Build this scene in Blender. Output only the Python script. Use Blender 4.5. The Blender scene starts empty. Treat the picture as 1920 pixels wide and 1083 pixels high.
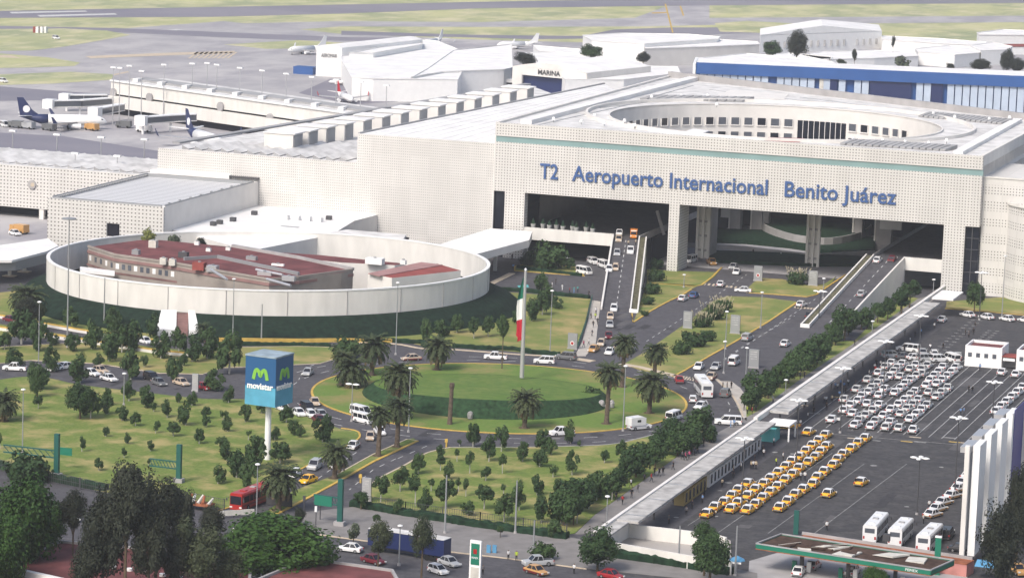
import bpy, bmesh, math, random
from mathutils import Vector, Matrix, noise
random.seed(7)
R = math.radians
SC = bpy.context.scene
COL = SC.collection
# ---------------------------------------------------------------- camera, world, sun, exposure
F_PX, PITCH, ROLL, YAW, CAM_H = 6270.0, R(8.721), R(2.064), R(17.83), 130.0
CXP, CYP = 960.0, 541.5
def _rz(v): return Vector((math.cos(YAW)*v[0]-math.sin(YAW)*v[1], math.sin(YAW)*v[0]+math.cos(YAW)*v[1], v[2]))
_u0 = Vector((0, math.sin(PITCH), math.cos(PITCH)))
_x0 = Vector((1, 0, 0))
IR = _rz(math.cos(ROLL)*_x0+math.sin(ROLL)*_u0)
IU = _rz(-math.sin(ROLL)*_x0+math.cos(ROLL)*_u0)
FW = _rz(Vector((0, math.cos(PITCH), -math.sin(PITCH))))
CAM = Vector((0, 0, CAM_H))
cd = bpy.data.cameras.new("camera"); cam = bpy.data.objects.new("camera", cd); COL.objects.link(cam)
cd.sensor_width = 36; cd.lens = F_PX/1920*36; cd.clip_start = 5; cd.clip_end = 40000
m = Matrix((IR, IU, -FW)).transposed().to_4x4(); m.translation = CAM
cam.matrix_world = m
SC.camera = cam
W = bpy.data.worlds.new("World"); SC.world = W; W.use_nodes = True
SUN_EL, SUN_AZ = 46, 196     # azimuth measured clockwise from +Y (depth)
_n = W.node_tree.nodes; _sky = _n.new("ShaderNodeTexSky"); _sky.sky_type = 'NISHITA'; _sky.sun_disc = False
_sky.sun_elevation = R(SUN_EL); _sky.sun_rotation = R(SUN_AZ); _sky.air_density = 1.0; _sky.dust_density = 4.0; _sky.ozone_density = 1.0
_n["Background"].inputs[1].default_value = 0.10
W.node_tree.links.new(_sky.outputs[0], _n["Background"].inputs[0])
sl = bpy.data.lights.new("sun", 'SUN'); sun = bpy.data.objects.new("sun", sl); COL.objects.link(sun)
sl.energy = 1.5; sl.angle = R(18); sl.color = (1.0, 0.955, 0.89)
_d = Vector((math.sin(R(SUN_AZ))*math.cos(R(SUN_EL)), math.cos(R(SUN_AZ))*math.cos(R(SUN_EL)), math.sin(R(SUN_EL))))
sun.rotation_euler = _d.to_track_quat('Z', 'Y').to_euler()
SC.view_settings.view_transform = 'Standard'; SC.view_settings.look = 'None'
SC.view_settings.exposure = 0.95; SC.view_settings.gamma = 1
# ---------------------------------------------------------------- surveying: photograph pixel -> point in the place
def ray(px, py): return IR*((px-CXP)/F_PX) - IU*((py-CYP)/F_PX) + FW
def G(px, py, z=0.0):
    d = ray(px, py); return CAM + d*((z-CAM_H)/d.z)
def onY(px, py, y):
    d = ray(px, py); return CAM + d*(y/d.y)
def onX(px, py, x):
    d = ray(px, py); return CAM + d*(x/d.x)
def pxm(p): return F_PX/(Vector(p)-CAM).length
def mpx(px, py, n): return n/pxm(G(px, py))
RAMPY0 = 786.0; DECK = 7.8
def ramp_z(y): return max(0.0, min(DECK, (y-RAMPY0)/(862-RAMPY0)*DECK))
def Gr(px, py):
    z = 0
    for _ in range(12): z = .5*z+.5*ramp_z(G(px, py, z).y)
    return G(px, py, z)
# ---------------------------------------------------------------- materials
MATS = {}
def mat(name, col, rough=.7, spec=.3, metal=0, var=0.0, scale=1.0, col2=None, streak=None):
    if name in MATS: return MATS[name]
    m = bpy.data.materials.new(name); m.use_nodes = True; nt = m.node_tree; b = nt.nodes["Principled BSDF"]
    b.inputs["Roughness"].default_value = rough; b.inputs["Metallic"].default_value = metal
    b.inputs["Specular IOR Level"].default_value = spec
    c = tuple(col)+(1,)
    if var or col2:
        geo = nt.nodes.new("ShaderNodeNewGeometry")
        no = nt.nodes.new("ShaderNodeTexNoise"); no.inputs["Scale"].default_value = scale; no.inputs["Detail"].default_value = 5
        if streak:
            mp = nt.nodes.new("ShaderNodeMapping"); mp.inputs["Scale"].default_value = (1, 1, streak); nt.links.new(geo.outputs["Position"], mp.inputs[0]); nt.links.new(mp.outputs[0], no.inputs["Vector"])
        else: nt.links.new(geo.outputs["Position"], no.inputs["Vector"])
        mr = nt.nodes.new("ShaderNodeMapRange"); mr.inputs[1].default_value = .32; mr.inputs[2].default_value = .68
        nt.links.new(no.outputs["Fac"], mr.inputs[0])
        mx = nt.nodes.new("ShaderNodeMix"); mx.data_type = 'RGBA'
        c2 = tuple(col2)+(1,) if col2 else tuple(min(1, x*(1+var)) for x in col)+(1,)
        c1 = c if col2 else tuple(x*(1-var) for x in col)+(1,)
        mx.inputs[6].default_value = c1; mx.inputs[7].default_value = c2
        nt.links.new(mr.outputs[0], mx.inputs[0]); nt.links.new(mx.outputs[2], b.inputs["Base Color"])
    else: b.inputs["Base Color"].default_value = c
    MATS[name] = m; return m
def _math(nt, op, a, b=None, c=None):
    n = nt.nodes.new("ShaderNodeMath"); n.operation = op
    for i, v in enumerate((a, b, c)):
        if v is None: continue
        if hasattr(v, 'node'): nt.links.new(v, n.inputs[i])
        else: n.inputs[i].default_value = v
    return n.outputs[0]
def perf_mat(name, col, px=.8, pz=.76, hx=.36, hz=.36, dark=(.11, .107, .10), rows=None):
    """concrete face pierced by a grid of small square holes, in world metres"""
    m = bpy.data.materials.new(name); m.use_nodes = True; nt = m.node_tree; b = nt.nodes["Principled BSDF"]
    b.inputs["Roughness"].default_value = .85; b.inputs["Specular IOR Level"].default_value = .2
    geo = nt.nodes.new("ShaderNodeNewGeometry")
    sp = nt.nodes.new("ShaderNodeSeparateXYZ"); nt.links.new(geo.outputs["Position"], sp.inputs[0])
    sn = nt.nodes.new("ShaderNodeSeparateXYZ"); nt.links.new(geo.outputs["True Normal"], sn.inputs[0])
    ax = _math(nt, 'ABSOLUTE', sn.outputs[0]); isx = _math(nt, 'GREATER_THAN', ax, .7)
    u = _math(nt, 'ADD', _math(nt, 'MULTIPLY', sp.outputs[1], isx), _math(nt, 'MULTIPLY', sp.outputs[0], _math(nt, 'SUBTRACT', 1.0, isx)))
    def cell(v, p, h):
        f = _math(nt, 'FRACT', _math(nt, 'DIVIDE', v, p)); d = _math(nt, 'ABSOLUTE', _math(nt, 'SUBTRACT', f, .5))
        return _math(nt, 'LESS_THAN', d, h/2)
    k = _math(nt, 'MULTIPLY', cell(u, px, hx), cell(sp.outputs[2], pz, hz))
    if rows:
        k = _math(nt, 'MULTIPLY', k, cell(sp.outputs[2], rows[0], rows[1]))
    vert = _math(nt, 'LESS_THAN', _math(nt, 'ABSOLUTE', sn.outputs[2]), .5)
    k = _math(nt, 'MULTIPLY', k, vert)
    no = nt.nodes.new("ShaderNodeTexNoise"); no.inputs["Scale"].default_value = .3; no.inputs["Detail"].default_value = 6
    mp = nt.nodes.new("ShaderNodeMapping"); mp.inputs["Scale"].default_value = (1, 1, .25); nt.links.new(geo.outputs["Position"], mp.inputs[0]); nt.links.new(mp.outputs[0], no.inputs["Vector"])
    m0 = nt.nodes.new("ShaderNodeMix"); m0.data_type = 'RGBA'
    # cast panels: each a slightly different tone, with a blind joint between them
    def fl(v, p): return _math(nt, 'FLOOR', _math(nt, 'DIVIDE', v, p))
    wn = nt.nodes.new("ShaderNodeTexWhiteNoise"); wn.noise_dimensions = '2D'; cb_ = nt.nodes.new("ShaderNodeCombineXYZ"); nt.links.new(fl(u, px*9), cb_.inputs[0]); nt.links.new(fl(sp.outputs[2], pz*6), cb_.inputs[1]); nt.links.new(cb_.outputs[0], wn.inputs["Vector"])
    tone = _math(nt, 'ADD', _math(nt, 'MULTIPLY', no.outputs["Fac"], .75), _math(nt, 'MULTIPLY', wn.outputs["Value"], .25))
    jt = _math(nt, 'GREATER_THAN', _math(nt, 'FRACT', _math(nt, 'DIVIDE', u, px*9)), .985); tone = _math(nt, 'SUBTRACT', tone, _math(nt, 'MULTIPLY', jt, .5))
    m0.inputs[6].default_value = tuple(x*.84 for x in col)+(1,); m0.inputs[7].default_value = tuple(min(1, x*1.12) for x in col)+(1,)
    nt.links.new(tone, m0.inputs[0])
    mx = nt.nodes.new("ShaderNodeMix"); mx.data_type = 'RGBA'
    nt.links.new(k, mx.inputs[0]); nt.links.new(m0.outputs[2], mx.inputs[6]); mx.inputs[7].default_value = dark+(1,)
    nt.links.new(mx.outputs[2], b.inputs["Base Color"])
    MATS[name] = m; return m
def stripe_mat(name, c1, c2, axis, period, duty, rough=.7):
    m = bpy.data.materials.new(name); m.use_nodes = True; nt = m.node_tree; b = nt.nodes["Principled BSDF"]
    b.inputs["Roughness"].default_value = rough
    geo = nt.nodes.new("ShaderNodeNewGeometry"); sp = nt.nodes.new("ShaderNodeSeparateXYZ"); nt.links.new(geo.outputs["Position"], sp.inputs[0])
    f = _math(nt, 'FRACT', _math(nt, 'DIVIDE', sp.outputs[axis], period)); k = _math(nt, 'LESS_THAN', f, duty)
    mx = nt.nodes.new("ShaderNodeMix"); mx.data_type = 'RGBA'; nt.links.new(k, mx.inputs[0])
    mx.inputs[6].default_value = c1+(1,); mx.inputs[7].default_value = c2+(1,)
    nt.links.new(mx.outputs[2], b.inputs["Base Color"]); MATS[name] = m; return m
def ground_mat(name, cols, scales, rough=.95, stretch=None):
    """three-tone patchy surface: big patches and fine grain"""
    m = bpy.data.materials.new(name); m.use_nodes = True; nt = m.node_tree; b = nt.nodes["Principled BSDF"]
    b.inputs["Roughness"].default_value = rough; b.inputs["Specular IOR Level"].default_value = .15
    geo = nt.nodes.new("ShaderNodeNewGeometry"); vec = geo.outputs["Position"]
    if stretch:
        mp = nt.nodes.new("ShaderNodeMapping"); mp.inputs["Scale"].default_value = stretch; nt.links.new(vec, mp.inputs[0]); vec = mp.outputs[0]
    cur = None
    for i, (c, s) in enumerate(zip(cols, scales)):
        if cur is None:
            rgb = nt.nodes.new("ShaderNodeRGB"); rgb.outputs[0].default_value = c+(1,); cur = rgb.outputs[0]; continue
        no = nt.nodes.new("ShaderNodeTexNoise"); no.inputs["Scale"].default_value = s; no.inputs["Detail"].default_value = 6; no.inputs["Roughness"].default_value = .65
        mp2 = nt.nodes.new("ShaderNodeMapping"); mp2.inputs["Location"].default_value = (37*i, 11*i, 0); nt.links.new(vec, mp2.inputs[0])
        nt.links.new(mp2.outputs[0], no.inputs["Vector"])
        mr = nt.nodes.new("ShaderNodeMapRange"); last = i == len(cols)-1 and len(cols) > 3; mr.inputs[1].default_value = .47 if last else .42; mr.inputs[2].default_value = .66 if last else .6
        nt.links.new(no.outputs["Fac"], mr.inputs[0])
        mx = nt.nodes.new("ShaderNodeMix"); mx.data_type = 'RGBA'; nt.links.new(mr.outputs[0], mx.inputs[0])
        nt.links.new(cur, mx.inputs[6]); mx.inputs[7].default_value = c+(1,); cur = mx.outputs[2]
    nt.links.new(cur, b.inputs["Base Color"]); MATS[name] = m; return m
def leaf_mat(name, c1, c2, scale=.5):
    m = bpy.data.materials.new(name); m.use_nodes = True; nt = m.node_tree; b = nt.nodes["Principled BSDF"]
    b.inputs["Roughness"].default_value = .7; b.inputs["Specular IOR Level"].default_value = .2
    oi = nt.nodes.new("ShaderNodeObjectInfo"); geo = nt.nodes.new("ShaderNodeNewGeometry")
    no = nt.nodes.new("ShaderNodeTexNoise"); no.inputs["Scale"].default_value = scale; no.inputs["Detail"].default_value = 3
    nt.links.new(geo.outputs["Position"], no.inputs["Vector"])
    k = _math(nt, 'ADD', _math(nt, 'MULTIPLY', oi.outputs["Random"], .4), _math(nt, 'MULTIPLY', no.outputs["Fac"], .7))
    mx = nt.nodes.new("ShaderNodeMix"); mx.data_type = 'RGBA'; nt.links.new(k, mx.inputs[0])
    mx.inputs[6].default_value = c1+(1,); mx.inputs[7].default_value = c2+(1,)
    nt.links.new(mx.outputs[2], b.inputs["Base Color"]); MATS[name] = m; return m
WALL = (.60, .585, .56)
mat('concrete_wall', (.65, .635, .60), .85, .2, var=.08, scale=.35, streak=.35)
mat('concrete_light', (.66, .64, .61), .85, .2, var=.06, scale=.2)
mat('concrete_grey', (.34, .33, .33), .9, .2, var=.12, scale=.3)
mat('roof_white', (.74, .73, .715), .8, .2, var=.09, scale=.12)
mat('roof_pale', (.60, .59, .575), .85, .2, var=.2, scale=.22)
mat('roof_grey', (.32, .32, .325), .8, .2, var=.15, scale=.15)
mat('white_paint', (.78, .78, .77), .5, .4, var=.03, scale=.5)
mat('marking_white', (.50, .50, .49), .8, .2, var=.25, scale=1.5)
mat('marking_worn', (.24, .24, .235), .9, .2, var=.35, scale=.8)
mat('yellow_kerb', (.50, .34, .08), .8, .2, var=.18, scale=.6)
mat('pale_kerb', (.50, .42, .32), .85, .2, var=.1, scale=.6)
mat('sidewalk', (.20, .19, .185), .9, .2, var=.14, scale=.4)
mat('sidewalk_pale', (.42, .39, .35), .9, .2, var=.12, scale=.4)
mat('glass_dark', (.012, .014, .022), .12, .6)
mat('glass_mid', (.09, .10, .12), .15, .6)
mat('glass_band', (.21, .32, .32), .35, .5, var=.08, scale=.2)
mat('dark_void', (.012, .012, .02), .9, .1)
mat('dark_metal', (.06, .06, .065), .6, .4)
mat('grey_metal', (.30, .31, .32), .5, .5, metal=.3)
mat('steel', (.5, .5, .51), .4, .5, metal=.5)
mat('green_metal', (.012, .09, .075), .5, .4)
mat('green_sign', (.01, .16, .10), .5, .4)
mat('letter_blue', (.045, .10, .26), .5, .4)
mat('hangar_blue', (.025, .09, .28), .5, .4, var=.1, scale=.1)
mat('door_pale', (.43, .50, .60), .6, .3, var=.08, scale=.2)
mat('red_roof', (.15, .052, .052), .85, .2, var=.3, scale=.25)
mat('red_roof_bright', (.25, .065, .055), .8, .2, var=.15, scale=.2)
mat('pink_roof', (.33, .19, .18), .85, .2, var=.15, scale=.2)
mat('maroon_wall', (.25, .15, .14), .9, .2, var=.15, scale=.3)
mat('beige_wall', (.30, .265, .235), .9, .2, var=.12, scale=.3)
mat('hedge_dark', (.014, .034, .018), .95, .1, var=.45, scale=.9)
mat('bank_dark', (.010, .022, .014), .95, .1, var=.5, scale=.9)
mat('asphalt_patch', (.045, .044, .048), .9, .2, var=.2, scale=.8)
mat('asphalt_pale', (.095, .092, .094), .9, .2, var=.2, scale=.8)
mat('planter_soil', (.10, .095, .06), .95, .1, var=.5, scale=1.2)
mat('hedge', (.024, .06, .022), .95, .1, var=.45, scale=.8)
mat('trunk', (.10, .075, .05), .95, .1, var=.25, scale=2)
mat('trunk_white', (.36, .35, .32), .9, .1)
mat('trunk_palm', (.11, .085, .065), .95, .1, var=.3, scale=3)
mat('tyre', (.015, .015, .015), .9, .2)
mat('hub', (.35, .35, .36), .4, .5, metal=.6)
mat('lamp_red', (.35, .015, .015), .3, .5)
mat('lamp_clear', (.75, .75, .72), .2, .6)
mat('orange', (.75, .26, .02), .5, .4)
mat('turquoise', (.10, .42, .42), .6, .3)
mat('rust', (.28, .10, .05), .9, .2, var=.3, scale=1)
mat('banner_blue', (.05, .05, .22), .6, .3)
mat('sky_blue', (.10, .30, .50), .5, .4, var=.1, scale=.3)
mat('cube_blue', (.09, .33, .47), .6, .3, var=.12, scale=.5)
mat('walk_roof', (.40, .39, .375), .9, .2, var=.3, scale=.45)
mat('mid_blue', (.016, .09, .22), .5, .4)
mat('cube_top', (.26, .33, .38), .6, .3, var=.2, scale=.6)
mat('mound_side', (.022, .05, .022), .95, .1, var=.5, scale=1.1)
mat('pot_white', (.36, .36, .35), .7, .2)
mat('lime', (.20, .46, .06), .5, .4)
mat('navy', (.012, .022, .09), .4, .5)
mat('flag_green', (.01, .14, .09), .8, .2)
mat('flag_white', (.72, .72, .70), .8, .2)
mat('flag_red', (.42, .015, .03), .8, .2)
mat('brown_roofing', (.07, .045, .035), .95, .1, var=.35, scale=.8)
mat('tin_pale', (.55, .53, .48), .7, .3, var=.15, scale=.8)
mat('yellow_wall', (.33, .25, .10), .8, .2)
mat('pink_wall', (.45, .20, .18), .8, .2, var=.2, scale=.5)
perf_mat('perf', WALL)
perf_mat('perf_box', WALL, 1.05, 1.0, .38, .36)
perf_mat('perf_rows', WALL, .8, .76, .36, .36, rows=(4.3, .58))
perf_mat('perf_fine', WALL, .62, .72, .34, .3, dark=(.16, .155, .15))
stripe_mat('slat_white', (.62, .62, .62), (.20, .20, .21), 1, 2.7, .24)
ground_mat('grass_airfield', [(.38, .39, .20), (.47, .46, .25), (.28, .31, .18), (.52, .48, .31)], [0, .012, .03, .06], stretch=(1, .5, 1))
ground_mat('lawn', [(.15, .205, .045), (.095, .165, .03), (.19, .225, .06), (.11, .155, .038), (.33, .28, .12)], [0, .25, .9, 2.2, .13])
ground_mat('lawn_round', [(.115, .195, .038), (.095, .17, .034), (.145, .2, .05), (.25, .205, .085)], [0, .3, 1.6, .07])
ground_mat('lawn_dry', [(.195, .215, .062), (.12, .18, .042), (.165, .185, .058), (.34, .27, .12)], [0, .16, 1.6, .08])
ground_mat('mound_green', [(.105, .175, .035), (.145, .19, .05), (.08, .145, .03)], [0, .08, .5])
ground_mat('asphalt', [(.066, .065, .07), (.048, .048, .053), (.082, .08, .082), (.042, .042, .045)], [0, .035, .3, .9])
ground_mat('asphalt_road', [(.082, .08, .09), (.064, .063, .07), (.098, .096, .104), (.06, .058, .064)], [0, .05, .35, 1.1])
ground_mat('apron', [(.37, .36, .365), (.43, .415, .415), (.30, .29, .31)], [0, .012, .05], stretch=(1, .5, 1))  # light concrete, paled further to stand in for distant haze
ground_mat('runway', [(.19, .185, .22), (.23, .22, .25)], [0, .01], stretch=(.5, 1, 1))  # lightened beyond plain asphalt, distant haze put into the colour
ground_mat('concrete_pad', [(.33, .31, .29), (.38, .355, .33)], [0, .03])
leaf_mat('leaf_young', (.013, .036, .013), (.055, .095, .03))
leaf_mat('leaf_hedge', (.012, .033, .012), (.045, .082, .024))
leaf_mat('leaf_dark', (.012, .017, .012), (.034, .040, .024), .3)
leaf_mat('leaf_bright', (.010, .034, .006), (.04, .088, .014), .35)
leaf_mat('leaf_olive', (.025, .038, .02), (.06, .072, .035), .3)
leaf_mat('leaf_yellow', (.13, .15, .035), (.20, .21, .06), .5)
leaf_mat('leaf_grey', (.06, .08, .05), (.10, .12, .075), .5)
leaf_mat('leaf_palm', (.022, .038, .018), (.06, .075, .03), .4)
leaf_mat('leaf_palm_dry', (.11, .085, .045), (.16, .12, .07), .4)
leaf_mat('leaf_plume', (.30, .27, .18), (.40, .36, .26), .4)
# ---------------------------------------------------------------- building blocks
class MB:
    def __init__(s): s.v = []; s.f = []; s.mi = []; s.mats = []
    def _m(s, m):
        if m not in s.mats: s.mats.append(m)
        return s.mats.index(m)
    def add(s, vs, fs, m='white_paint'):
        o = len(s.v); s.v += [tuple(v) for v in vs]; k = s._m(m)
        for f in fs: s.f.append([o+i for i in f]); s.mi.append(k)
        return s
    def box(s, x0, x1, y0, y1, z0, z1, m='white_paint'):
        return s.add([(x0, y0, z0), (x1, y0, z0), (x1, y1, z0), (x0, y1, z0), (x0, y0, z1), (x1, y0, z1), (x1, y1, z1), (x0, y1, z1)],
                     [(0, 3, 2, 1), (4, 5, 6, 7), (0, 1, 5, 4), (1, 2, 6, 5), (2, 3, 7, 6), (3, 0, 4, 7)], m)
    def prism(s, pts, z0, z1, m='white_paint', top=None):
        pts = [(p[0], p[1]) for p in pts]
        a = sum(pts[i][0]*pts[(i+1) % len(pts)][1]-pts[(i+1) % len(pts)][0]*pts[i][1] for i in range(len(pts)))
        if a < 0: pts = pts[::-1]
        n = len(pts); z0s = z0 if hasattr(z0, '__len__') else [z0]*n; z1s = z1 if hasattr(z1, '__len__') else [z1]*n
        if a < 0: z0s = list(z0s)[::-1]; z1s = list(z1s)[::-1]
        vs = [(p[0], p[1], z) for p, z in zip(pts, z0s)]+[(p[0], p[1], z) for p, z in zip(pts, z1s)]
        s.add(vs, [(i, (i+1) % n, n+(i+1) % n, n+i) for i in range(n)]+[tuple(range(n-1, -1, -1))], m)
        s.add(vs[n:], [tuple(range(n))], top or m)
        return s
    def tube(s, p0, p1, r0, r1=None, n=8, m='steel', caps=True):
        p0 = Vector(p0); p1 = Vector(p1); r1 = r0 if r1 is None else r1
        d = (p1-p0).normalized(); a = d.orthogonal().normalized(); b = d.cross(a)
        vs = [p0+(a*math.cos(t)+b*math.sin(t))*r0 for t in [2*math.pi*i/n for i in range(n)]]+[p1+(a*math.cos(t)+b*math.sin(t))*r1 for t in [2*math.pi*i/n for i in range(n)]]
        fs = [(i, (i+1) % n, n+(i+1) % n, n+i) for i in range(n)]
        if caps: fs += [tuple(range(n-1, -1, -1)), tuple(range(n, 2*n))]
        return s.add(vs, fs, m)
    def loft(s, rings, m='white_paint', caps=True, closed=True):
        n = len(rings[0]); vs = [p for r in rings for p in r]; fs = []
        for k in range(len(rings)-1):
            for i in range(n if closed else n-1):
                j = (i+1) % n; fs.append((k*n+i, k*n+j, (k+1)*n+j, (k+1)*n+i))
        if caps: fs += [tuple(range(n-1, -1, -1)), tuple(range((len(rings)-1)*n, len(rings)*n))]
        return s.add(vs, fs, m)
    def bar(s, p0, p1, w, h, m='white_paint'):
        """box from p0 to p1 (tops of its bottom centreline), w wide, h high"""
        p0 = Vector(p0); p1 = Vector(p1); d = p1-p0; d.z = 0; nrm = Vector((-d.y, d.x, 0)).normalized()*(w/2); up = Vector((0, 0, h))
        q = [p0-nrm, p1-nrm, p1+nrm, p0+nrm]
        return s.add(q+[a+up for a in q], [(0, 3, 2, 1), (4, 5, 6, 7), (0, 1, 5, 4), (1, 2, 6, 5), (2, 3, 7, 6), (3, 0, 4, 7)], m)
    def build(s, name, parent=None, smooth=False, fix=True):
        me = bpy.data.meshes.new(name)
        off = Vector(parent.location) if parent is not None else None
        vs = s.v if off is None or not s._rel else [tuple(Vector(v)-off) for v in s.v]
        me.from_pydata([tuple(v) for v in vs], [], s.f)
        for m_ in s.mats: me.materials.append(MATS[m_])
        me.polygons.foreach_set('material_index', s.mi)
        if smooth: me.polygons.foreach_set('use_smooth', [True]*len(s.f))
        if fix:
            bm = bmesh.new(); bm.from_mesh(me); bmesh.ops.recalc_face_normals(bm, faces=bm.faces); bm.to_mesh(me); bm.free()
        me.update()
        o = bpy.data.objects.new(name, me); COL.objects.link(o)
        if parent is not None: o.parent = parent
        return o
    _rel = False
class WB(MB):
    """mesh given in world coordinates, made relative to its (unrotated) parent"""
    _rel = True
def tag(o, label=None, cat=None, group=None, kind=None):
    if label: o['label'] = label
    if cat: o['category'] = cat
    if group: o['group'] = group
    if kind: o['kind'] = kind
    return o
def thing(name, label, cat, loc=(0, 0, 0), rz=0, group=None):
    o = bpy.data.objects.new(name, None); COL.objects.link(o); o.location = loc; o.rotation_euler = (0, 0, rz)
    o.empty_display_size = .3
    return tag(o, label, cat, group)
def struct(name, mb, **k): return tag(mb.build(name, **k), kind='structure')
def copy_tree(o, parent=None):
    c = o.copy(); COL.objects.link(c); c.parent = parent
    for k in ('label', 'category', 'group'):
        if parent is None and k in c: del c[k]
    for ch in o.children: copy_tree(ch, c)
    return c
ORD = ['first', 'second', 'third', 'fourth', 'fifth', 'sixth', 'seventh', 'eighth', 'ninth', 'tenth', 'eleventh', 'twelfth', 'thirteenth', 'fourteenth', 'fifteenth', 'sixteenth', 'seventeenth', 'eighteenth', 'nineteenth', 'twentieth'] + ['%dth' % i for i in range(21, 60)]
def rowlabels(pts, band, txt, where='row from the back'):
    """name every point by its row (counted down the photograph) and its place in that row"""
    rows = {}
    for i, p in enumerate(pts): rows.setdefault(int(p[1]//band), []).append(i)
    out = [None]*len(pts)
    for r, k in enumerate(sorted(rows)):
        for c, i in enumerate(sorted(rows[k], key=lambda j: pts[j][0])):
            out[i] = '%s, %s from left in %s %s' % (txt, ORD[c], ORD[r], where)
    return out
def smooth_px(pts, n=6, closed=False):
    out = []; N = len(pts)
    rng = range(N) if closed else range(N-1)
    for i in rng:
        p0 = pts[(i-1) % N] if closed or i > 0 else pts[i]; p1 = pts[i]; p2 = pts[(i+1) % N]; p3 = pts[(i+2) % N] if closed or i+2 < N else p2
        for k in range(n):
            t = k/n
            out.append(tuple(.5*((2*p1[a])+(-p0[a]+p2[a])*t+(2*p0[a]-5*p1[a]+4*p2[a]-p3[a])*t*t+(-p0[a]+3*p1[a]-3*p2[a]+p3[a])*t**3) for a in (0, 1)))
    if not closed: out.append(pts[-1])
    return out
def gp(pts, z=0): return [G(x, y, z) for x, y in pts]
def ribbon(mb, pts, w, z0, z1, m, closed=False):
    P = [Vector((p[0], p[1], 0)) for p in pts]; n = len(P); L = []; Rr = []
    for i in range(n):
        a = P[(i-1) % n] if closed or i > 0 else P[i]; b = P[(i+1) % n] if closed or i < n-1 else P[i]
        t = (b-a); t = t.normalized() if t.length > 1e-6 else Vector((1, 0, 0)); q = Vector((-t.y, t.x, 0))*(w/2)
        L.append(P[i]+q); Rr.append(P[i]-q)
    rings = [[(l.x, l.y, z0), (l.x, l.y, z1), (r.x, r.y, z1), (r.x, r.y, z0)] for l, r in zip(L, Rr)]
    if closed: rings.append(rings[0])
    mb.loft(rings, m, caps=not closed)
def text(name, s, m, parent, x0, x1, z, ypl, h=None, ext=.25, bold=0, rot=None, loc=None, width=None):
    cu = bpy.data.curves.new(name, 'FONT'); cu.body = s; cu.extrude = ext/2; cu.offset = bold; cu.size = 1; cu.resolution_u = 3
    o = bpy.data.objects.new(name, cu); COL.objects.link(o); bpy.context.view_layer.update()
    me = bpy.data.meshes.new_from_object(o.evaluated_get(bpy.context.evaluated_depsgraph_get()))
    bpy.data.objects.remove(o); bpy.data.curves.remove(cu)
    xs = [v.co.x for v in me.vertices]; w0 = max(xs)-min(xs); mn = min(xs)
    W_ = width if width else x1-x0
    sx = W_/w0; sz = h/.70 if h else sx
    M = rot if rot is not None else Matrix.Rotation(R(90), 4, 'X')
    base = Vector(loc) if loc is not None else Vector((x0, ypl, z))
    if parent is not None: base = base-Vector(parent.location)
    for v in me.vertices:
        q = Vector(((v.co.x-mn)*sx, v.co.y*sz, v.co.z)); v.co = (M @ q)+base
    me.materials.append(MATS[m]); ob = bpy.data.objects.new(name, me); COL.objects.link(ob)
    if parent is not None: ob.parent = parent
    return ob
# ================================================================ THE SETTING: ground, roads, lawns
g = MB(); g.add([(-16000, -6000, 0), (16000, -6000, 0), (16000, 22000, 0), (-16000, 22000, 0)], [(0, 1, 2, 3)], 'grass_airfield'); struct('ground', g)
def sheet(name, px, z, m, kind='structure', world=None):
    P = world or [G(x, y, 0) for x, y in px]
    mb = MB(); mb.prism([(p[0], p[1]) for p in P], z-.3, z, m); return struct(name, mb)
# the apron and the town's paved ground
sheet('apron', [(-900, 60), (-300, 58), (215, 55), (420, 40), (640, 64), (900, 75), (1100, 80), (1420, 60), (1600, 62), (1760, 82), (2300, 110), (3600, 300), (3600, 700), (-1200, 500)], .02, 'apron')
sheet('near_pavement', None, .05, 'asphalt_road', world=[(-900, 300), (500, 300), (500, 870), (-283, 870), (-283, 858), (-360, 858), (-380, 800), (-420, 780), (-900, 760)])
# far field: runway, taxiways, bands of concrete crossing the grass
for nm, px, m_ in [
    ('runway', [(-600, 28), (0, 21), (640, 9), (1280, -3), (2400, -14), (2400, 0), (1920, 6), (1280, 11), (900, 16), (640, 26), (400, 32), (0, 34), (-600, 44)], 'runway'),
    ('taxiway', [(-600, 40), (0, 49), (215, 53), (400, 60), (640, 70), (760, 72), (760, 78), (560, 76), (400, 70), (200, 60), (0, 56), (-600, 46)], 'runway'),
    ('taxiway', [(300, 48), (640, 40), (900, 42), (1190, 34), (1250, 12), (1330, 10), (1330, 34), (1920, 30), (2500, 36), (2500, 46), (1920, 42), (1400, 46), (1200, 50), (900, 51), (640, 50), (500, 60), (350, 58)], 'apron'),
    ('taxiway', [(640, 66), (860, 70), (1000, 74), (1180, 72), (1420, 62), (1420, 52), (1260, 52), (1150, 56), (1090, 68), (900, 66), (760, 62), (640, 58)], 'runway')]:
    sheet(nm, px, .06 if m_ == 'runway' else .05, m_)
# lawns of the airfield lying in the apron
for px in [[(-300, 56), (0, 55), (120, 54), (200, 58), (245, 66), (190, 76), (120, 88), (60, 95), (-300, 100)],
           [(-300, 100), (-20, 99), (90, 108), (150, 118), (140, 124), (60, 127), (-300, 132)],
           [(-300, 142), (0, 140), (130, 135), (215, 140), (208, 150), (100, 157), (-300, 168)],
           [(700, 158), (760, 162), (720, 172), (640, 166), (645, 160)],
           [(420, 84), (560, 76), (700, 84), (640, 90), (500, 92)],
           [(1340, 44), (1400, 40), (1600, 50), (1920, 48), (2300, 60), (2300, 66), (1920, 62), (1700, 60), (1500, 64), (1350, 60)]]:
    sheet('grass_strip', px, .08, 'grass_airfield')
mk = MB()
for px in [[(18, 23), (160, 20.5), (164, 22.5), (22, 26)], [(70, 29), (215, 25.5), (220, 28), (75, 32)], [(330, 55), (345, 56), (330, 57.5), (315, 56.5)]]:
    mk.prism([(p.x, p.y) for p in gp(px)], .06, .09, 'marking_white')
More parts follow.
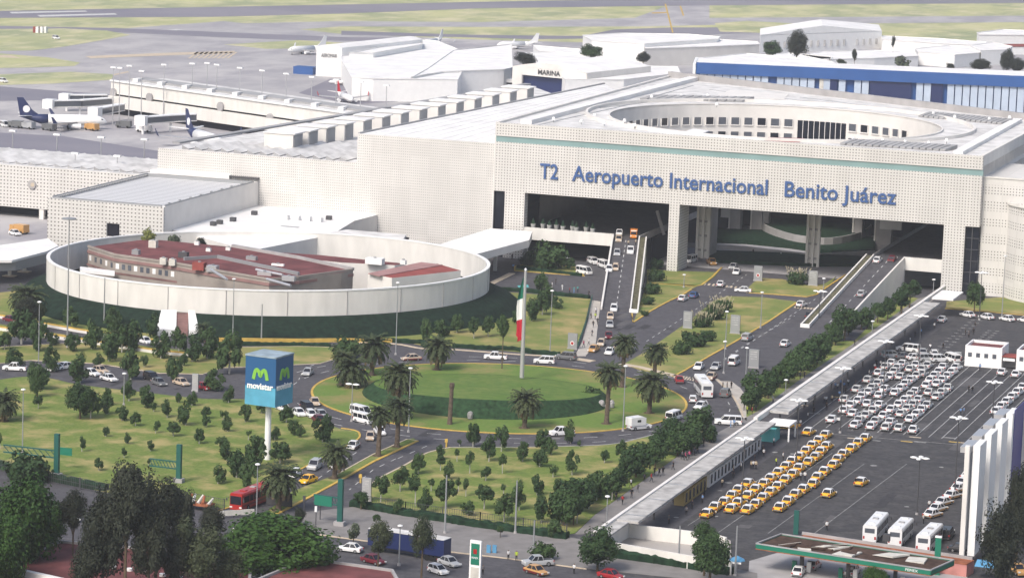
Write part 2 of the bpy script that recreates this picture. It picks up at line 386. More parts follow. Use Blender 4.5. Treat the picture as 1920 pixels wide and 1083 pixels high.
for px in [[(160, 106), (300, 100), (440, 96), (440, 100), (300, 105), (170, 110)], [(1222, 24), (1250, 23), (1250, 25), (1222, 26)], [(1246, 8), (1249, 8), (1263, 62), (1260, 62)], [(1274, 12), (1277, 12), (1283, 30), (1280, 30)], [(210, 140), (240, 134), (242, 136), (214, 142)], [(0, 104), (20, 104), (40, 110), (0, 108)]]:
    mk.prism([(p.x, p.y) for p in gp(px)], .06, .09, 'yellow_kerb' if px[0][0] > 1200 else 'pale_kerb')
for k in range(9):
    x = 352+k*9; mk.prism([(p.x, p.y) for p in gp([(x, 110), (x+5, 110), (x+22, 98), (x+17, 98)])], .06, .09, 'pale_kerb')
struct('airfield_markings', mk)
# dark seam of newer asphalt on the apron in front of the aircraft
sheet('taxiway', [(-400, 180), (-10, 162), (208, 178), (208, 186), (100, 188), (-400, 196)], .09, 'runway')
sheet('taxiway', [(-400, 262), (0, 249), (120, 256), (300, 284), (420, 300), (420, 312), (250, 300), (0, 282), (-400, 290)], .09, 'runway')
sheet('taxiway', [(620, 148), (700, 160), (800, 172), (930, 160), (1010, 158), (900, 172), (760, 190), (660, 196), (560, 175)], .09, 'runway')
sheet('concrete_pad', [(740, 158), (880, 164), (960, 156), (960, 150), (740, 150)], .1, 'concrete_pad')

CEN = Vector((-214.9, 662.0)); RI = 39.6; RO = 54.5
def circ(c, r, n=96, a0=0, a1=2*math.pi): return [(c[0]+r*math.cos(a0+(a1-a0)*i/n), c[1]+r*math.sin(a0+(a1-a0)*i/n)) for i in range(n if abs(a1-a0-2*math.pi) < 1e-6 else n+1)]
KH = .17
kerbs = []
def lawn(name, pts, m='lawn', z=.16, kerb=None, closed=True, w=.4, kz=None):
    P = [(p[0], p[1]) for p in pts]
    mb = MB(); mb.prism(P, 0, z, m); o = struct(name, mb)
    if kerb:
        k = MB(); ribbon(k, P, w, 0, kz or z+.05, kerb, closed); tag(k.build('kerb'), kind='structure')
    return o
def pxl(px, n=5, z=0, sm=True): return [(p.x, p.y) for p in gp(smooth_px(px, n) if sm else px, z)]
def kerb(px, m='yellow_kerb', w=.42, h=.2, sm=True, z=0):
    k = MB(); P = pxl(px, 5, z, sm); ribbon(k, P, w, z, z+h, m); return tag(k.build('kerb'), kind='structure')
# --- roundabout island
lawn('roundabout_island', circ(CEN, RI), 'lawn_round', .16, 'yellow_kerb', w=.5)
# raised green mound in its middle: a tilted disc whose front is a dark planted slope
top = [(700, 737), (676, 744), (698, 757), (773, 752), (840, 757.5), (960, 758.5), (1030, 750), (1085, 735), (1113, 722), (1117, 712), (1098, 703), (1040, 697), (953, 693), (860, 695), (800, 702), (745, 715)]
mt = smooth_px(top, 4, True)
def mound_z(y): return 3.4-max(0, (y-700)/60*1.2)
# build it as a low truncated cone: foot circle, hedge slope, tilted lawn on top
c1 = Vector((-217.3, 661)); n = 80; foot = []; rim_ = []
for i in range(n):
    a = 2*math.pi*i/n; ca, sa = math.cos(a), math.sin(a)
    foot.append((c1.x+26.6*ca, c1.y+25.5*sa, .1))
    hz = max(.35, 1.8-1.6*(sa*math.cos(.3)-ca*math.sin(.3)))
    rr = 1-.045*hz
    rim_.append((c1.x+26.6*rr*ca, c1.y+25.5*rr*sa, hz))
mb = MB(); mb.loft([foot, rim_], 'mound_side', caps=False)
inner = [(x*.985+c1.x*.015, y*.985+c1.y*.015, z+.02) for x, y, z in rim_]
mb.loft([rim_, inner], 'mound_side', caps=False)
zc = sum(p[2] for p in inner)/n
mb.add(inner+[(c1.x, c1.y, zc+.25)], [(i, (i+1) % n, n) for i in range(n)], 'mound_green')
struct('roundabout_mound', mb)
# --- lawns (traced along their kerbs)
lawn('lower_lawn', pxl([(668, 944), (700, 905), (760, 872), (800, 850), (845, 839), (920, 838), (1020, 838), (1140, 834), (1200, 822), (1262, 806), (1300, 808), (1330, 790)], 4)+pxl([(1335, 800), (1262, 862), (1200, 905), (1115, 965), (1078, 1000), (1065, 1002), (900, 975), (770, 958), (690, 950)], 1, sm=False), 'lawn', .14)
kerb([(668, 944), (700, 905), (760, 872), (800, 850), (845, 839)], 'pale_kerb')
kerb([(845, 839), (920, 839.5), (1020, 838), (1140, 834), (1200, 822), (1262, 806)], 'concrete_grey', w=.3)
# left big lawn
lawn('west_lawn', pxl([(-60, 722), (60, 706), (150, 722), (260, 735), (380, 748), (470, 750), (540, 765), (600, 790), (640, 805), (668, 808)], 4)+pxl([(672, 812), (672, 822), (655, 833), (622, 852), (560, 882), (470, 935), (420, 955), (330, 935), (210, 925), (90, 900), (-60, 862)], 1, sm=False), 'lawn', .14)
kerb([(640, 803), (664, 807), (674, 814), (668, 826), (622, 852), (560, 882), (470, 935), (410, 958)])
# palm median of the south-west road
lawn('palm_median', pxl([(783, 827), (700, 866), (640, 900), (575, 935), (510, 969)], 1, sm=False)+pxl([(500, 960), (547, 922), (630, 890), (700, 852), (763, 825), (775, 822)], 1, sm=False), 'lawn', .15)
kerb([(510, 969), (575, 935), (640, 900), (700, 866), (783, 827)], w=.6, sm=False); kerb([(783, 827), (763, 824), (700, 852), (630, 891)], 'pale_kerb', w=.3, sm=False)
# strip between the upper-left road and the ring
lawn('north_west_strip', pxl([(-60, 655), (60, 648), (200, 640), (300, 640), (330, 648), (420, 652), (560, 650), (640, 652), (650, 668), (600, 682), (520, 686), (420, 690), (380, 702), (300, 700), (180, 682), (60, 676), (-60, 688)], 1, sm=False), 'lawn_dry', .14, 'pale_kerb', w=.3)
lawn('north_west_strip', pxl([(300, 640), (-60, 628), (-60, 560), (40, 560), (100, 575), (290, 615)], 1, sm=False), 'lawn_dry', .12)
lawn('west_verge', pxl([(-60, 556), (0, 549), (88, 540), (80, 600), (-60, 612)], 1, sm=False), 'lawn_dry', .13)
# lawn north of the ring, under the embankment
lawn('north_lawn', pxl([(923, 546), (1000, 552), (1107, 561), (1098, 600), (1086, 640), (1070, 668)], 1, sm=False)+pxl([(1040, 667), (973, 660), (853, 650), (793, 648), (737, 638), (640, 636), (560, 640), (640, 600), (860, 575)], 1, sm=False), 'lawn_dry', .13)
kerb([(1080, 674), (1030, 668), (973, 665), (853, 656), (793, 654), (737, 645), (640, 643)], 'pale_kerb', w=.8)
# central lawn between the two approach roads
cl = [(1170, 683), (1210, 660), (1250, 632), (1290, 604), (1318, 581), (1340, 563), (1363, 556), (1430, 558), (1493, 566), (1490, 573), (1440, 604), (1380, 640), (1330, 668), (1280, 698), (1268, 705), (1230, 700), (1200, 694)]
lawn('central_lawn', pxl(cl, 1, sm=False), 'lawn_dry', .15)
kerb([(1493, 568), (1440, 604), (1380, 640), (1330, 668), (1280, 697), (1262, 706)], w=.5, sm=False)
kerb([(1165, 683), (1200, 689), (1240, 699), (1276, 707)], 'pale_kerb', w=2.0, sm=False)
kerb([(1080, 673), (1112, 678)], 'pale_kerb', w=2.2, sm=False)
# wedge beside the left ramp
lawn('ramp_wedge', pxl([(1188, 604), (1220, 582), (1250, 566), (1280, 553), (1300, 541), (1310, 536), (1213, 530), (1196, 583)], 1, sm=False), 'lawn_dry', .15)
kerb([(1185, 588), (1187, 605), (1220, 583.5), (1250, 567), (1280, 553), (1296, 543)], w=.5, sm=False)
# grass under the bridge
lawn('bridge_verge', pxl([(1213, 505), (1250, 508), (1345, 511), (1352, 504), (1340, 519), (1318, 535), (1300, 537), (1213, 530)], 1, sm=False), 'lawn_dry', .15)
kerb([(1353, 502), (1334, 521), (1315, 535), (1300, 537.5), (1213, 531)], w=.5, sm=False)
lawn('bridge_island', pxl([(1397, 546), (1413, 530), (1428, 522), (1467, 524), (1517, 536), (1545, 533), (1567, 520), (1560, 530), (1545, 540), (1528, 552), (1513, 556), (1460, 553)], 1, sm=False), 'lawn_dry', .15)
kerb([(1400, 549), (1460, 553), (1513, 557), (1530, 553), (1550, 539), (1585, 516)], w=.5, sm=False)
# green beneath the bridge, the dim light put into its dark colour
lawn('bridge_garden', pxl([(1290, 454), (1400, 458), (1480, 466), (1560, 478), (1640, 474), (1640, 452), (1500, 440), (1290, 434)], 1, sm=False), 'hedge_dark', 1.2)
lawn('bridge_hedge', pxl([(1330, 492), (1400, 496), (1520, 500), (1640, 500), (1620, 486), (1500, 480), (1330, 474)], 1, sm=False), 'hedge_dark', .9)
# tree strip and footpath beside the covered walkway
lawn('hedge_strip', pxl([(1602, 640), (1560, 640), (1470, 690), (1400, 740), (1392, 755), (1384, 768), (1400, 785)], 1, sm=False)+pxl([(1420, 772), (1500, 712), (1600, 645), (1680, 592), (1722, 560), (1700, 556), (1650, 590)], 1, sm=False), 'lawn', .14)
kerb([(1600, 612), (1560, 638), (1470, 690), (1400, 738), (1385, 752)], 'pale_kerb', w=.3, sm=False)
lawn('footpath', pxl([(1078, 1002), (1115, 966), (1200, 906), (1300, 836), (1420, 772), (1500, 712), (1600, 645), (1722, 560), (1760, 552), (1772, 548), (1120, 1000)], 1, sm=False), 'sidewalk', .16)
lawn('bus_corner', pxl([(1330, 701), (1352, 715), (1372, 716), (1388, 728), (1398, 742), (1400, 790), (1392, 782), (1384, 765), (1376, 748), (1352, 722)], 1, sm=False), 'sidewalk_pale', .16)
kerb([(1345, 712), (1372, 740), (1388, 765), (1393, 782)], 'pale_kerb', sm=False)
# path beside the left ramp
lawn('ramp_footpath', pxl([(1109, 563), (1126, 566), (1117, 646), (1098, 668), (1078, 668), (1092, 640), (1103, 600)], 1, sm=False), 'sidewalk_pale', .16)
# entrance court island
lawn('court_island', pxl([(965, 500), (1000, 494), (1080, 502), (1093, 516), (1096, 518), (1000, 511), (965, 508)], 1, sm=False), 'lawn_dry', .15, 'yellow_kerb')
kerb([(918, 534), (960, 513)], 'pale_kerb', w=1.8, sm=False)
# far right verge of the taxi lot
lawn('lot_verge', pxl([(1773, 578), (1840, 583), (1925, 590), (2050, 602), (2050, 560), (1880, 558), (1775, 566)], 1, sm=False), 'lawn_dry', .15)
kerb([(1772, 579), (1840, 584), (1925, 592), (2050, 604)], w=.5, sm=False)
# --- the taxi lot
lot = [(-147.5, 520), (-20, 520), (60, 600), (60, 840), (-110, 838), (-147.5, 842)]
sheet('taxi_lot', None, .09, 'asphalt', world=lot)
# street and pavement in the foreground
lawn('street_pavement', pxl([(560, 962), (668, 950), (780, 966), (960, 985), (1070, 1008), (1130, 1020), (1250, 1040), (1420, 1075), (1420, 1100), (1100, 1066), (950, 1046), (800, 1028), (600, 1002), (560, 985)], 1, sm=False), 'sidewalk', .15)
kerb([(600, 1003), (800, 1030), (950, 1047), (1100, 1067)], 'pale_kerb', w=.3, sm=False)
# road markings ---------------------------------------------------
rm = MB()
def mline(px, w=.16, m='marking_white', dash=None, z=.065, sm=False, zf=None):
    P = [Vector((p.x, p.y, 0)) for p in gp(smooth_px(px, 6) if sm else px)]
    if dash is None: ribbon(rm, [(p.x, p.y) for p in P], w, z-.02, z, m); return
    on, off = dash; acc = 0; seg = []
    for a, b in zip(P, P[1:]):
        L = (b-a).length; t = 0
        while t < L:
            ph = acc % (on+off); step = min(L-t, (on-ph) if ph < on else (on+off-ph))
            if ph < on: ribbon(rm, [tuple((a+(b-a)*(t/L)))[:2], tuple((a+(b-a)*((t+step)/L)))[:2]], w, z-.02, z, m)
            t += step+1e-6; acc += step+1e-6
def arcline(r, dash, a0=0, a1=2*math.pi):
    n = max(8, int(abs(a1-a0)*r/1.0)); P = circ(CEN, r, n, a0, a1)
    on, off = dash; k = 0; s = abs(a1-a0)*r/n; acc = 0
    i = 0
    while i < len(P)-1:
        j = min(len(P)-1, i+max(1, int(on/s))); ribbon(rm, P[i:j+1], .17, .045, .065, 'marking_white'); i = j+max(1, int(off/s))
arcline(44.3, (3.5, 6)); arcline(48.8, (3.5, 6))
D = (2.4, 3.4)
mline([(1212, 640), (1290, 590), (1400, 515)], .17, dash=D); mline([(1240, 648), (1300, 610), (1340, 578)], .17, dash=D)
mline([(1335, 690), (1420, 634), (1530, 560)], .17, dash=D); mline([(1300, 712), (1400, 645), (1490, 592)], .17, dash=D)
mline([(742, 860), (700, 880), (655, 918)], .17, dash=D); mline([(800, 836), (740, 862)], .17, dash=D)
mline([(668, 848), (620, 880), (585, 905)], .17, dash=D)
mline([(1060, 1058), (900, 1040), (760, 1022)], .15, dash=D)
mline([(560, 712), (575, 690), (620, 672)], .16, dash=D, sm=True)
for k in range(9):
    x = 1318+k*8.3; rm.prism([(p.x, p.y) for p in gp([(x, 534+k*.9), (x+4, 534.4+k*.9), (x+6.5, 531+k*.9), (x+2.5, 530.6+k*.9)])], .045, .07, 'pale_kerb')
for k in range(7):
    x = 1488+k*6; rm.prism([(p.x, p.y) for p in gp([(x, 577+k*.5), (x+4, 577.4+k*.5), (x+6, 575+k*.5), (x+2, 574.6+k*.5)])], .045, .07, 'pale_kerb')
for k in range(8):
    x = 1262+k*5; rm.prism([(p.x, p.y) for p in gp([(x, 708+k*.8), (x+3, 708.4+k*.8), (x+8, 703+k*.8), (x+5, 702.6+k*.8)])], .045, .07, 'pale_kerb')
rm.prism([(p.x, p.y) for p in gp([(1378, 761.5), (1392, 758), (1405, 762), (1392, 759.6)])], .045, .07, 'marking_white')
rm.prism([(p.x, p.y) for p in gp([(970, 536), (990, 534), (992, 539), (973, 540)])], .07, .09, 'turquoise')
struct('road_markings', rm)
rm = MB(); z_ = .11
for k in range(-9, 9):                                # the lot's lane lines
    p = G(1717.3+24.1*k, 817.6+2.2*k)
    y1 = 762 if k > -1 else 770
    rm.box(p.x-.055, p.x+.055, p.y, y1+(10 if k > 1 else 0), .08, .11, 'marking_white')
a, b = G(1560, 814), G(1905, 843)
rm.bar((a.x, a.y, .08), (b.x, b.y, .08), .18, .03, 'marking_worn')
for px in [[(1200, 975), (1380, 848), (1480, 780), (1545, 735)], [(1290, 985), (1500, 850)], [(1330, 1010), (1560, 850)], [(1440, 1000), (1620, 870)], [(1500, 1020), (1700, 870)]]:
    mline(px, .14, 'marking_worn', z=.11)
for i, (x, y) in enumerate([(1600, 822), (1640, 826), (1700, 828), (1716, 820), (1725, 829), (1790, 829), (1812, 831), (1780, 821), (1470, 803), (1505, 760), (1527, 775), (1575, 745)]):
    p = G(x, y); rm.box(p.x-1.2, p.x+1.2, p.y-.35, p.y+.35, .08, .112, ['pale_kerb', 'marking_worn', 'yellow_kerb'][i % 3])
for x0, y0, x1, y1, n_ in [(1690, 660, 1770, 595, 14), (1755, 655, 1795, 620, 10)]:     # worn parking ticks at the back of the lot
    for k in range(n_):
        t = k/(n_-1); p = G(x0+(x1-x0)*t+60, y0+(y1-y0)*t); rm.box(p.x-.5, p.x+.5, p.y-.08, p.y+.08, .08, .112, 'marking_white'); rm.box(p.x+1.4, p.x+2.4, p.y-.08, p.y+.08, .08, .112, 'marking_white')
for x, y in [(1453, 848), (1486, 851), (1366, 905), (1342, 968), (1638, 873), (1400, 800), (1700, 950), (1440, 910), (1765, 876), (1300, 905), (1268, 970), (1350, 920)]:
    p = G(x, y); rm.prism(circ((p.x, p.y), random.uniform(.45, .9), 10), .08, .111, 'marking_worn')
struct('lot_markings', rm)

pm = MB(); rnd = random.Random(11)
for k in range(46):
    x, y = rnd.uniform(-145, -100), rnd.uniform(560, 800); w, h = rnd.uniform(.8, 3.5), rnd.uniform(2, 14); pm.box(x, x+w, y, y+h, .085, .096+k*.0001, ['asphalt_patch', 'asphalt_pale'][k % 2])
for k in range(60):
    x, y = rnd.choice([(rnd.uniform(560, 1300), rnd.uniform(1010, 1080)), (rnd.uniform(1180, 1480), rnd.uniform(560, 640)), (rnd.uniform(600, 1250), rnd.uniform(815, 832)), (rnd.uniform(540, 640), rnd.uniform(690, 780)), (rnd.uniform(100, 500), rnd.uniform(690, 740)), (rnd.uniform(1130, 1170), rnd.uniform(590, 640))])
    p = G(x, y); w, h = rnd.uniform(.6, 2.5), rnd.uniform(1.5, 9); pm.box(p.x, p.x+w, p.y, p.y+h, .045, .056+k*.0001, ['asphalt_patch', 'asphalt_pale'][k % 2])
struct('asphalt_patches', pm)
# ================================================================ TERMINAL HOTEL BLOCK
Y0 = 858.95
XL, XR = -282.6, -149.2
def part(root, name, fn, smooth=False, label=None):
    mb = WB(); fn(mb); o = mb.build(name, root, smooth=smooth)
    if label: o['label'] = label
    return o
hotel = thing('terminal_building', 'long pierced white concrete terminal front spanning the roads with blue lettering', 'building', (-216, Y0, 0))
CC = Vector((-218.2, 914.5)); CR = 46.5
BL, BR = G(1310, 150, 36.5), G(1914, 229, 36.5)
def f(mb):   # pierced front, built as butting slabs
    mb.box(XL, XR, Y0, Y0+1.2, 18.2, 31.6, 'perf'); mb.box(XL, XR, Y0, Y0+1.2, 33.2, 36.8, 'perf')
    mb.box(-279.3, -273.6, Y0, Y0+3, 0, 18.2, 'perf'); mb.box(-158.5, -152.9, Y0, Y0+3, 0, 18.2, 'perf')
    mb.box(-232.9, -230.0, Y0, Y0+10, 0, 18.2, 'perf')
part(hotel, 'front_wall', f)
part(hotel, 'glass_band', lambda mb: mb.box(XL+.2, XR+.15, Y0+.25, Y0+1, 31.6, 33.2, 'glass_band'))
def f(mb):
    mb.box(-152.9, XR-.1, Y0+1, Y0+1.3, 0, 18.2, 'glass_dark')
    for z in (3, 6, 9, 12, 15): mb.box(-152.9, XR-.1, Y0+.9, Y0+1, z, z+.15, 'dark_metal')
    mb.box(-151.2, -151, Y0+.85, Y0+.95, 0, 18.2, 'dark_metal')
part(hotel, 'corner_glazing', f)
part(hotel, 'corner_glazing', lambda mb: mb.box(XL+.02, -279.3, Y0+1, Y0+1.3, 0, 18.2, 'glass_dark'))
def f(mb):   # roof slab with the round court cut out of it
    out = [(XL, Y0+1.2), (XR, Y0+1.2), (XR, G(1920, 250, 36).y+8), (-158+9, 965), (BL.x-11, BL.y+5)]
    # ring of quads between outline and circle
    n = 96; ci = [(CC.x+CR*math.cos(2*math.pi*i/n), CC.y+CR*math.sin(2*math.pi*i/n)) for i in range(n)]
    def hit(a):
        d = Vector((math.cos(a), math.sin(a))); best = 1e9
        for i in range(len(out)):
            p, q = Vector(out[i]), Vector(out[(i+1) % len(out)]); e = q-p; den = d.x*e.y-d.y*e.x
            if abs(den) < 1e-9: continue
            w = p-CC; t = (w.x*e.y-w.y*e.x)/den; s_ = (w.x*d.y-w.y*d.x)/den
            if t > 0 and -1e-6 <= s_ <= 1+1e-6: best = min(best, t)
        return CC+d*best
    angs = sorted([2*math.pi*i/n for i in range(n)]+[math.atan2(p[1]-CC.y, p[0]-CC.x) % (2*math.pi) for p in out])
    oo = [hit(a) for a in angs]; ii = [CC+Vector((math.cos(a), math.sin(a)))*CR for a in angs]; N = len(angs)
    for z, fl in ((36.3, 0), (18.2, 1)):
        mb.add([(p.x, p.y, z) for p in oo]+[(p.x, p.y, z) for p in ii], [(i, (i+1) % N, N+(i+1) % N, N+i) for i in range(N)], 'roof_pale' if not fl else 'dark_void')  # underside near-black: the underpass shade is put into its colour
part(hotel, 'roof', f)
def f(mb):
    n = 96
    def cyl(r, z0, z1, m_, a0=0, a1=2*math.pi):
        vs = []
        for i in range(n+1):
            a = a0+(a1-a0)*i/n; vs += [(CC.x+r*math.cos(a), CC.y+r*math.sin(a), z0), (CC.x+r*math.cos(a), CC.y+r*math.sin(a), z1)]
        mb.add(vs, [(2*i, 2*i+2, 2*i+3, 2*i+1) for i in range(n)], m_)
    cyl(CR, 20, 36.5, 'concrete_light')
    # parapet lip
    for (r0, r1, z0, z1) in ((CR, CR+.5, 36.25, 36.75),):
        rings = []
        for i in range(n+1):
            a = 2*math.pi*i/n; c_, s_ = math.cos(a), math.sin(a)
            rings.append([(CC.x+r0*c_, CC.y+r0*s_, z0), (CC.x+r0*c_, CC.y+r0*s_, z1), (CC.x+r1*c_, CC.y+r1*s_, z1), (CC.x+r1*c_, CC.y+r1*s_, z0)])
        mb.loft(rings, 'concrete_light', caps=False)
part(hotel, 'court_wall', f)
def f(mb):   # outer curb ring around the court roof
    rings = []; n = 96
    for i in range(n+1):
        a = 2*math.pi*i/n; c_, s_ = math.cos(a), math.sin(a); r0, r1 = 54.2, 54.9
        cx, cy = CC.x+.5, CC.y+3.5
        rings.append([(cx+r0*c_, cy+r0*s_, 36.28), (cx+r0*c_, cy+r0*s_, 37.2), (cx+r1*c_, cy+r1*s_, 37.2), (cx+r1*c_, cy+r1*s_, 36.28)])
    mb.loft(rings, 'concrete_light', caps=False)
part(hotel, 'roof_curb', f)
def f(mb):
    for z, r0 in ((19.0, 20.0),):
        n = 64
        P0 = [(CC.x+(CR-.05)*math.cos(2*math.pi*i/n), CC.y+(CR-.05)*math.sin(2*math.pi*i/n), z) for i in range(n)]; P1 = [(CC.x+r0*math.cos(2*math.pi*i/n), CC.y+r0*math.sin(2*math.pi*i/n), z) for i in range(n)]
        mb.add(P0+P1, [(i, (i+1) % n, n+(i+1) % n, n+i) for i in range(n)], 'concrete_grey')
part(hotel, 'court_light_baffle', f)  # unseen slab added to cut the daylight falling through the court
# court windows on the far half
wi = 0
for row, (z0, z1) in enumerate(((30.6, 32.7), (26.4, 28.5), (22.3, 24.3))):
    for k in range(-13, 14):
        a = math.pi/2+.32+k*.0853          # centred on the glazed stair as the photo shows
        if abs(k) > 12 or -2 < k-(-1) < 3 and False: continue
        mid = R(86)
        if abs(a-mid) < .165: continue
        p = CC+Vector((math.cos(a), math.sin(a)))*(CR-.02); t = Vector((-math.sin(a), math.cos(a))); nn = Vector((math.cos(a), math.sin(a)))
        mb = WB(); w = 1.2
        q = [p-t*w, p+t*w, p+t*w-nn*.1, p-t*w-nn*.1]
        mb.prism([(x.x, x.y) for x in q], z0, z1, 'glass_mid' if (k*7+row*3) % 4 else 'glass_dark')
        o = mb.build('window', hotel)
        mb = WB()
        for s_ in (-1, 1):
            e = p+t*(w+.09)*s_; q = [e-t*.09, e+t*.09, e+t*.09-nn*.35, e-t*.09-nn*.35]; mb.prism([(x.x, x.y) for x in q], z0, z1, 'concrete_light')
        q = [p-t*(w+.2), p+t*(w+.2), p+t*(w+.2)-nn*.4, p-t*(w+.2)-nn*.4]; mb.prism([(x.x, x.y) for x in q], z0-.3, z0-.003, 'concrete_light')
        fr = mb.build('frame', hotel); fr.parent = o
for j in range(9):
    a = R(86)+(-4+j)*.036; p = CC+Vector((math.cos(a), math.sin(a)))*(CR-.02); t = Vector((-math.sin(a), math.cos(a))); nn = Vector((math.cos(a), math.sin(a)))
    mb = WB(); q = [p-t*.72, p+t*.72, p+t*.72-nn*.12, p-t*.72-nn*.12]; mb.prism([(x.x, x.y) for x in q], 22, 32.6, 'glass_dark')
    q = [p+t*.74, p+t*.9, p+t*.9-nn*.3, p+t*.74-nn*.3]; mb.prism([(x.x, x.y) for x in q], 22, 32.6, 'concrete_light')
    mb.build('stair_glazing', hotel)
def f(mb):   # side wall on the right with office windows between fins, and rear walls
    ye = G(1920, 250, 36).y+8
    mb.box(XR-.9, XR-.001, Y0+1.2, ye, 34.0, 36.9, 'concrete_light'); mb.box(XR-.9, XR-.3, Y0+1.2, ye, 18.2, 34, 'glass_mid')
    y = Y0+1.2; k = 0
    while y < ye-1:
        wd = .9 if k % 10 == 0 else .35
        mb.box(XR-.3, XR-.002, y, y+wd, 18.2, 34.0, 'concrete_light'); y += 1.5 if k % 10 else 2.0; k += 1
    for z in (30.2, 26.4, 22.6, 18.8): mb.box(XR-.3, XR+.02, Y0+1.2, ye, z, z+1.1, 'concrete_light')
part(hotel, 'side_wall', f)
def f(mb):
    P = [(XR, G(1920, 250, 36).y+8), (-149, 965), (BL.x-11, BL.y+5), (XL, Y0+1.2)]
    for a, b in zip(P[:3], P[1:3]): mb.bar((a[0], a[1], 0), (b[0], b[1], 0), 1.6, 38.2, 'concrete_grey')
    mb.bar((P[2][0], P[2][1], 0), (P[3][0], P[3][1], 0), .8, 36.9, 'concrete_light')
part(hotel, 'rear_wall', f)
for u, v, w, h_ in (((986, 232), (1310, 148), 3.2, 1.2), ((1796, 290), (1908, 228), 2.6, 1.0)):
    a, b = G(*u, 36.4), G(*v, 36.4); part(hotel, 'roof_parapet', lambda mb: mb.bar((a.x, a.y, 36.3), (b.x, b.y, 36.3), w, h_, 'roof_white'))
for (x0, y0), (x1, y1) in (((1200, 186), (1395, 190)), ((1722, 218), (1880, 232)), ((1575, 270), (1775, 282))):
    def f(mb):
        a, b = G(x0, y0, 36.6), G(x1, y1, 36.6); d = (b-a); n_ = 12 if x0 < 1300 else 16
        for k in range(n_):
            p = a+d*(k/n_); q = a+d*((k+.8)/n_)
            mb.prism([(p.x, p.y), (q.x, q.y), (q.x+2, q.y+6.5), (p.x+2, p.y+6.5)], [36.4]*4, [36.9, 36.9, 37.6, 37.6], 'roof_grey')
    part(hotel, 'solar_panel', f)
for px in [(1038, 225), (1090, 229), (1133, 232), (1190, 237), (1115, 218), (1222, 183), (1278, 182), (1327, 181), (1655, 266), (1697, 268), (1742, 270), (1775, 265), (1600, 262), (1750, 215), (1790, 221), (1855, 225), (1893, 222), (1344, 197), (1171, 228)]:
    p = G(px[0], px[1], 37); mb = WB(); mb.tube((p.x, p.y, 36.3), (p.x, p.y, 37.0), .12, n=6, m='grey_metal'); mb.tube((p.x, p.y, 37.0), (p.x, p.y, 37.8), .55, .35, 8, 'white_paint'); mb.build('roof_vent', hotel)
part(hotel, 'red_roof_patch', lambda mb: mb.prism([(p.x, p.y) for p in gp([(1432, 264), (1440, 257), (1508, 259), (1500, 266)], 36.5)], 36.31, 36.45, 'red_roof_bright'))
part(hotel, 'roof_patch', lambda mb: mb.prism([(p.x, p.y) for p in gp([(1270, 252), (1300, 241), (1330, 245), (1300, 256)], 36.5)], 36.31, 36.5, 'roof_white'))
part(hotel, 'roof_patch', lambda mb: mb.prism([(p.x, p.y) for p in gp([(1340, 180), (1370, 168), (1480, 176), (1470, 185), (1400, 183)], 36.5)], 36.31, 36.42, 'concrete_light'))
# decks of the upper road, beams, soffit structure
part(hotel, 'deck_beam', lambda mb: mb.box(-273.6, -248.6, Y0+.3, Y0+1.0, 5.5, 8.8, 'concrete_wall'))
part(hotel, 'deck_beam', lambda mb: mb.box(-168.7, -158.5, Y0+.3, Y0+1.0, 5.4, 8.8, 'concrete_wall'))
def f(mb):
    mb.box(-273.6, -241.2, Y0+1.0, 961, 7.0, 7.8, 'asphalt'); mb.box(-241.2, -241.0, Y0+1, 961, 7.0, 8.8, 'concrete_grey')  # darker asphalt on this deck, shade put into the colour
part(hotel, 'upper_deck', f)
part(hotel, 'upper_deck', lambda mb: (mb.box(-177, -158.5, Y0+1.0, 960, 7.0, 7.8, 'asphalt_road'), mb.box(-177.2, -177, Y0+1, 960, 7.0, 8.8, 'concrete_grey')))
def f(mb): mb.box(XL+1, XR-1, 962, 962.6, 0, 18.1, 'dark_void'); mb.box(XL+.1, XL+.6, Y0+3.1, 962, 0, 18.1, 'glass_dark')  # inner walls painted near-black to carry the deep shade
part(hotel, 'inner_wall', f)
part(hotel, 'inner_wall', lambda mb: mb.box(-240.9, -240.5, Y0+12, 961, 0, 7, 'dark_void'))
for x, y in [(1316, 484), (1522, 500)]:
    p = G(x, y); mb = WB()
    for dx in (-2, -.4, 1.2):
        mb.box(p.x+dx, p.x+dx+.7, p.y, p.y+.8, 0, 18.1, 'concrete_wall')
    mb.box(p.x-1.95, p.x+1.85, p.y+.81, p.y+1.2, 0, 18.1, 'concrete_wall')
    for z in range(2, 18, 4): mb.box(p.x-2, p.x+1.9, p.y+.1, p.y+.7, z, z+.5, 'concrete_grey')
    mb.box(p.x+1.95, p.x+2.15, p.y, p.y+7.5, 0, 18.1, 'concrete_grey') if x < 1400 else None
    mb.build('bridge_column', hotel)
for x, y, w in [(1418, 437, 3.0), (1607, 455, 2.4), (1377, 436, 3.0), (1655, 460, 4.5), (1435, 437, 1.5)]:
    p = G(x, y); mb = WB(); mb.box(p.x-w/2, p.x+w/2, p.y, p.y+3, 0, 18.1, 'concrete_grey'); mb.box(p.x-w/2-.4, p.x-w/2, p.y-.3, p.y+.2, 0, 18.1, 'concrete_wall'); mb.build('bridge_column', hotel)
a, b = onY(1286, 392, 945), onY(1375, 392, 945); part(hotel, 'ring_beam', lambda mb: mb.box(a.x, b.x, 945, 946, a.z-1.6, 18.1, 'concrete_light'))
a, b = onY(1650, 418, 935), onY(1690, 432, 935); part(hotel, 'ring_beam', lambda mb: mb.box(a.x, b.x, 935, 936, b.z, 18.1, 'concrete_light'))
a = onY(1232, 395, 880); b = onY(1245, 440, 880); part(hotel, 'strut', lambda mb: mb.tube(b, a, .5, m='concrete_grey'))
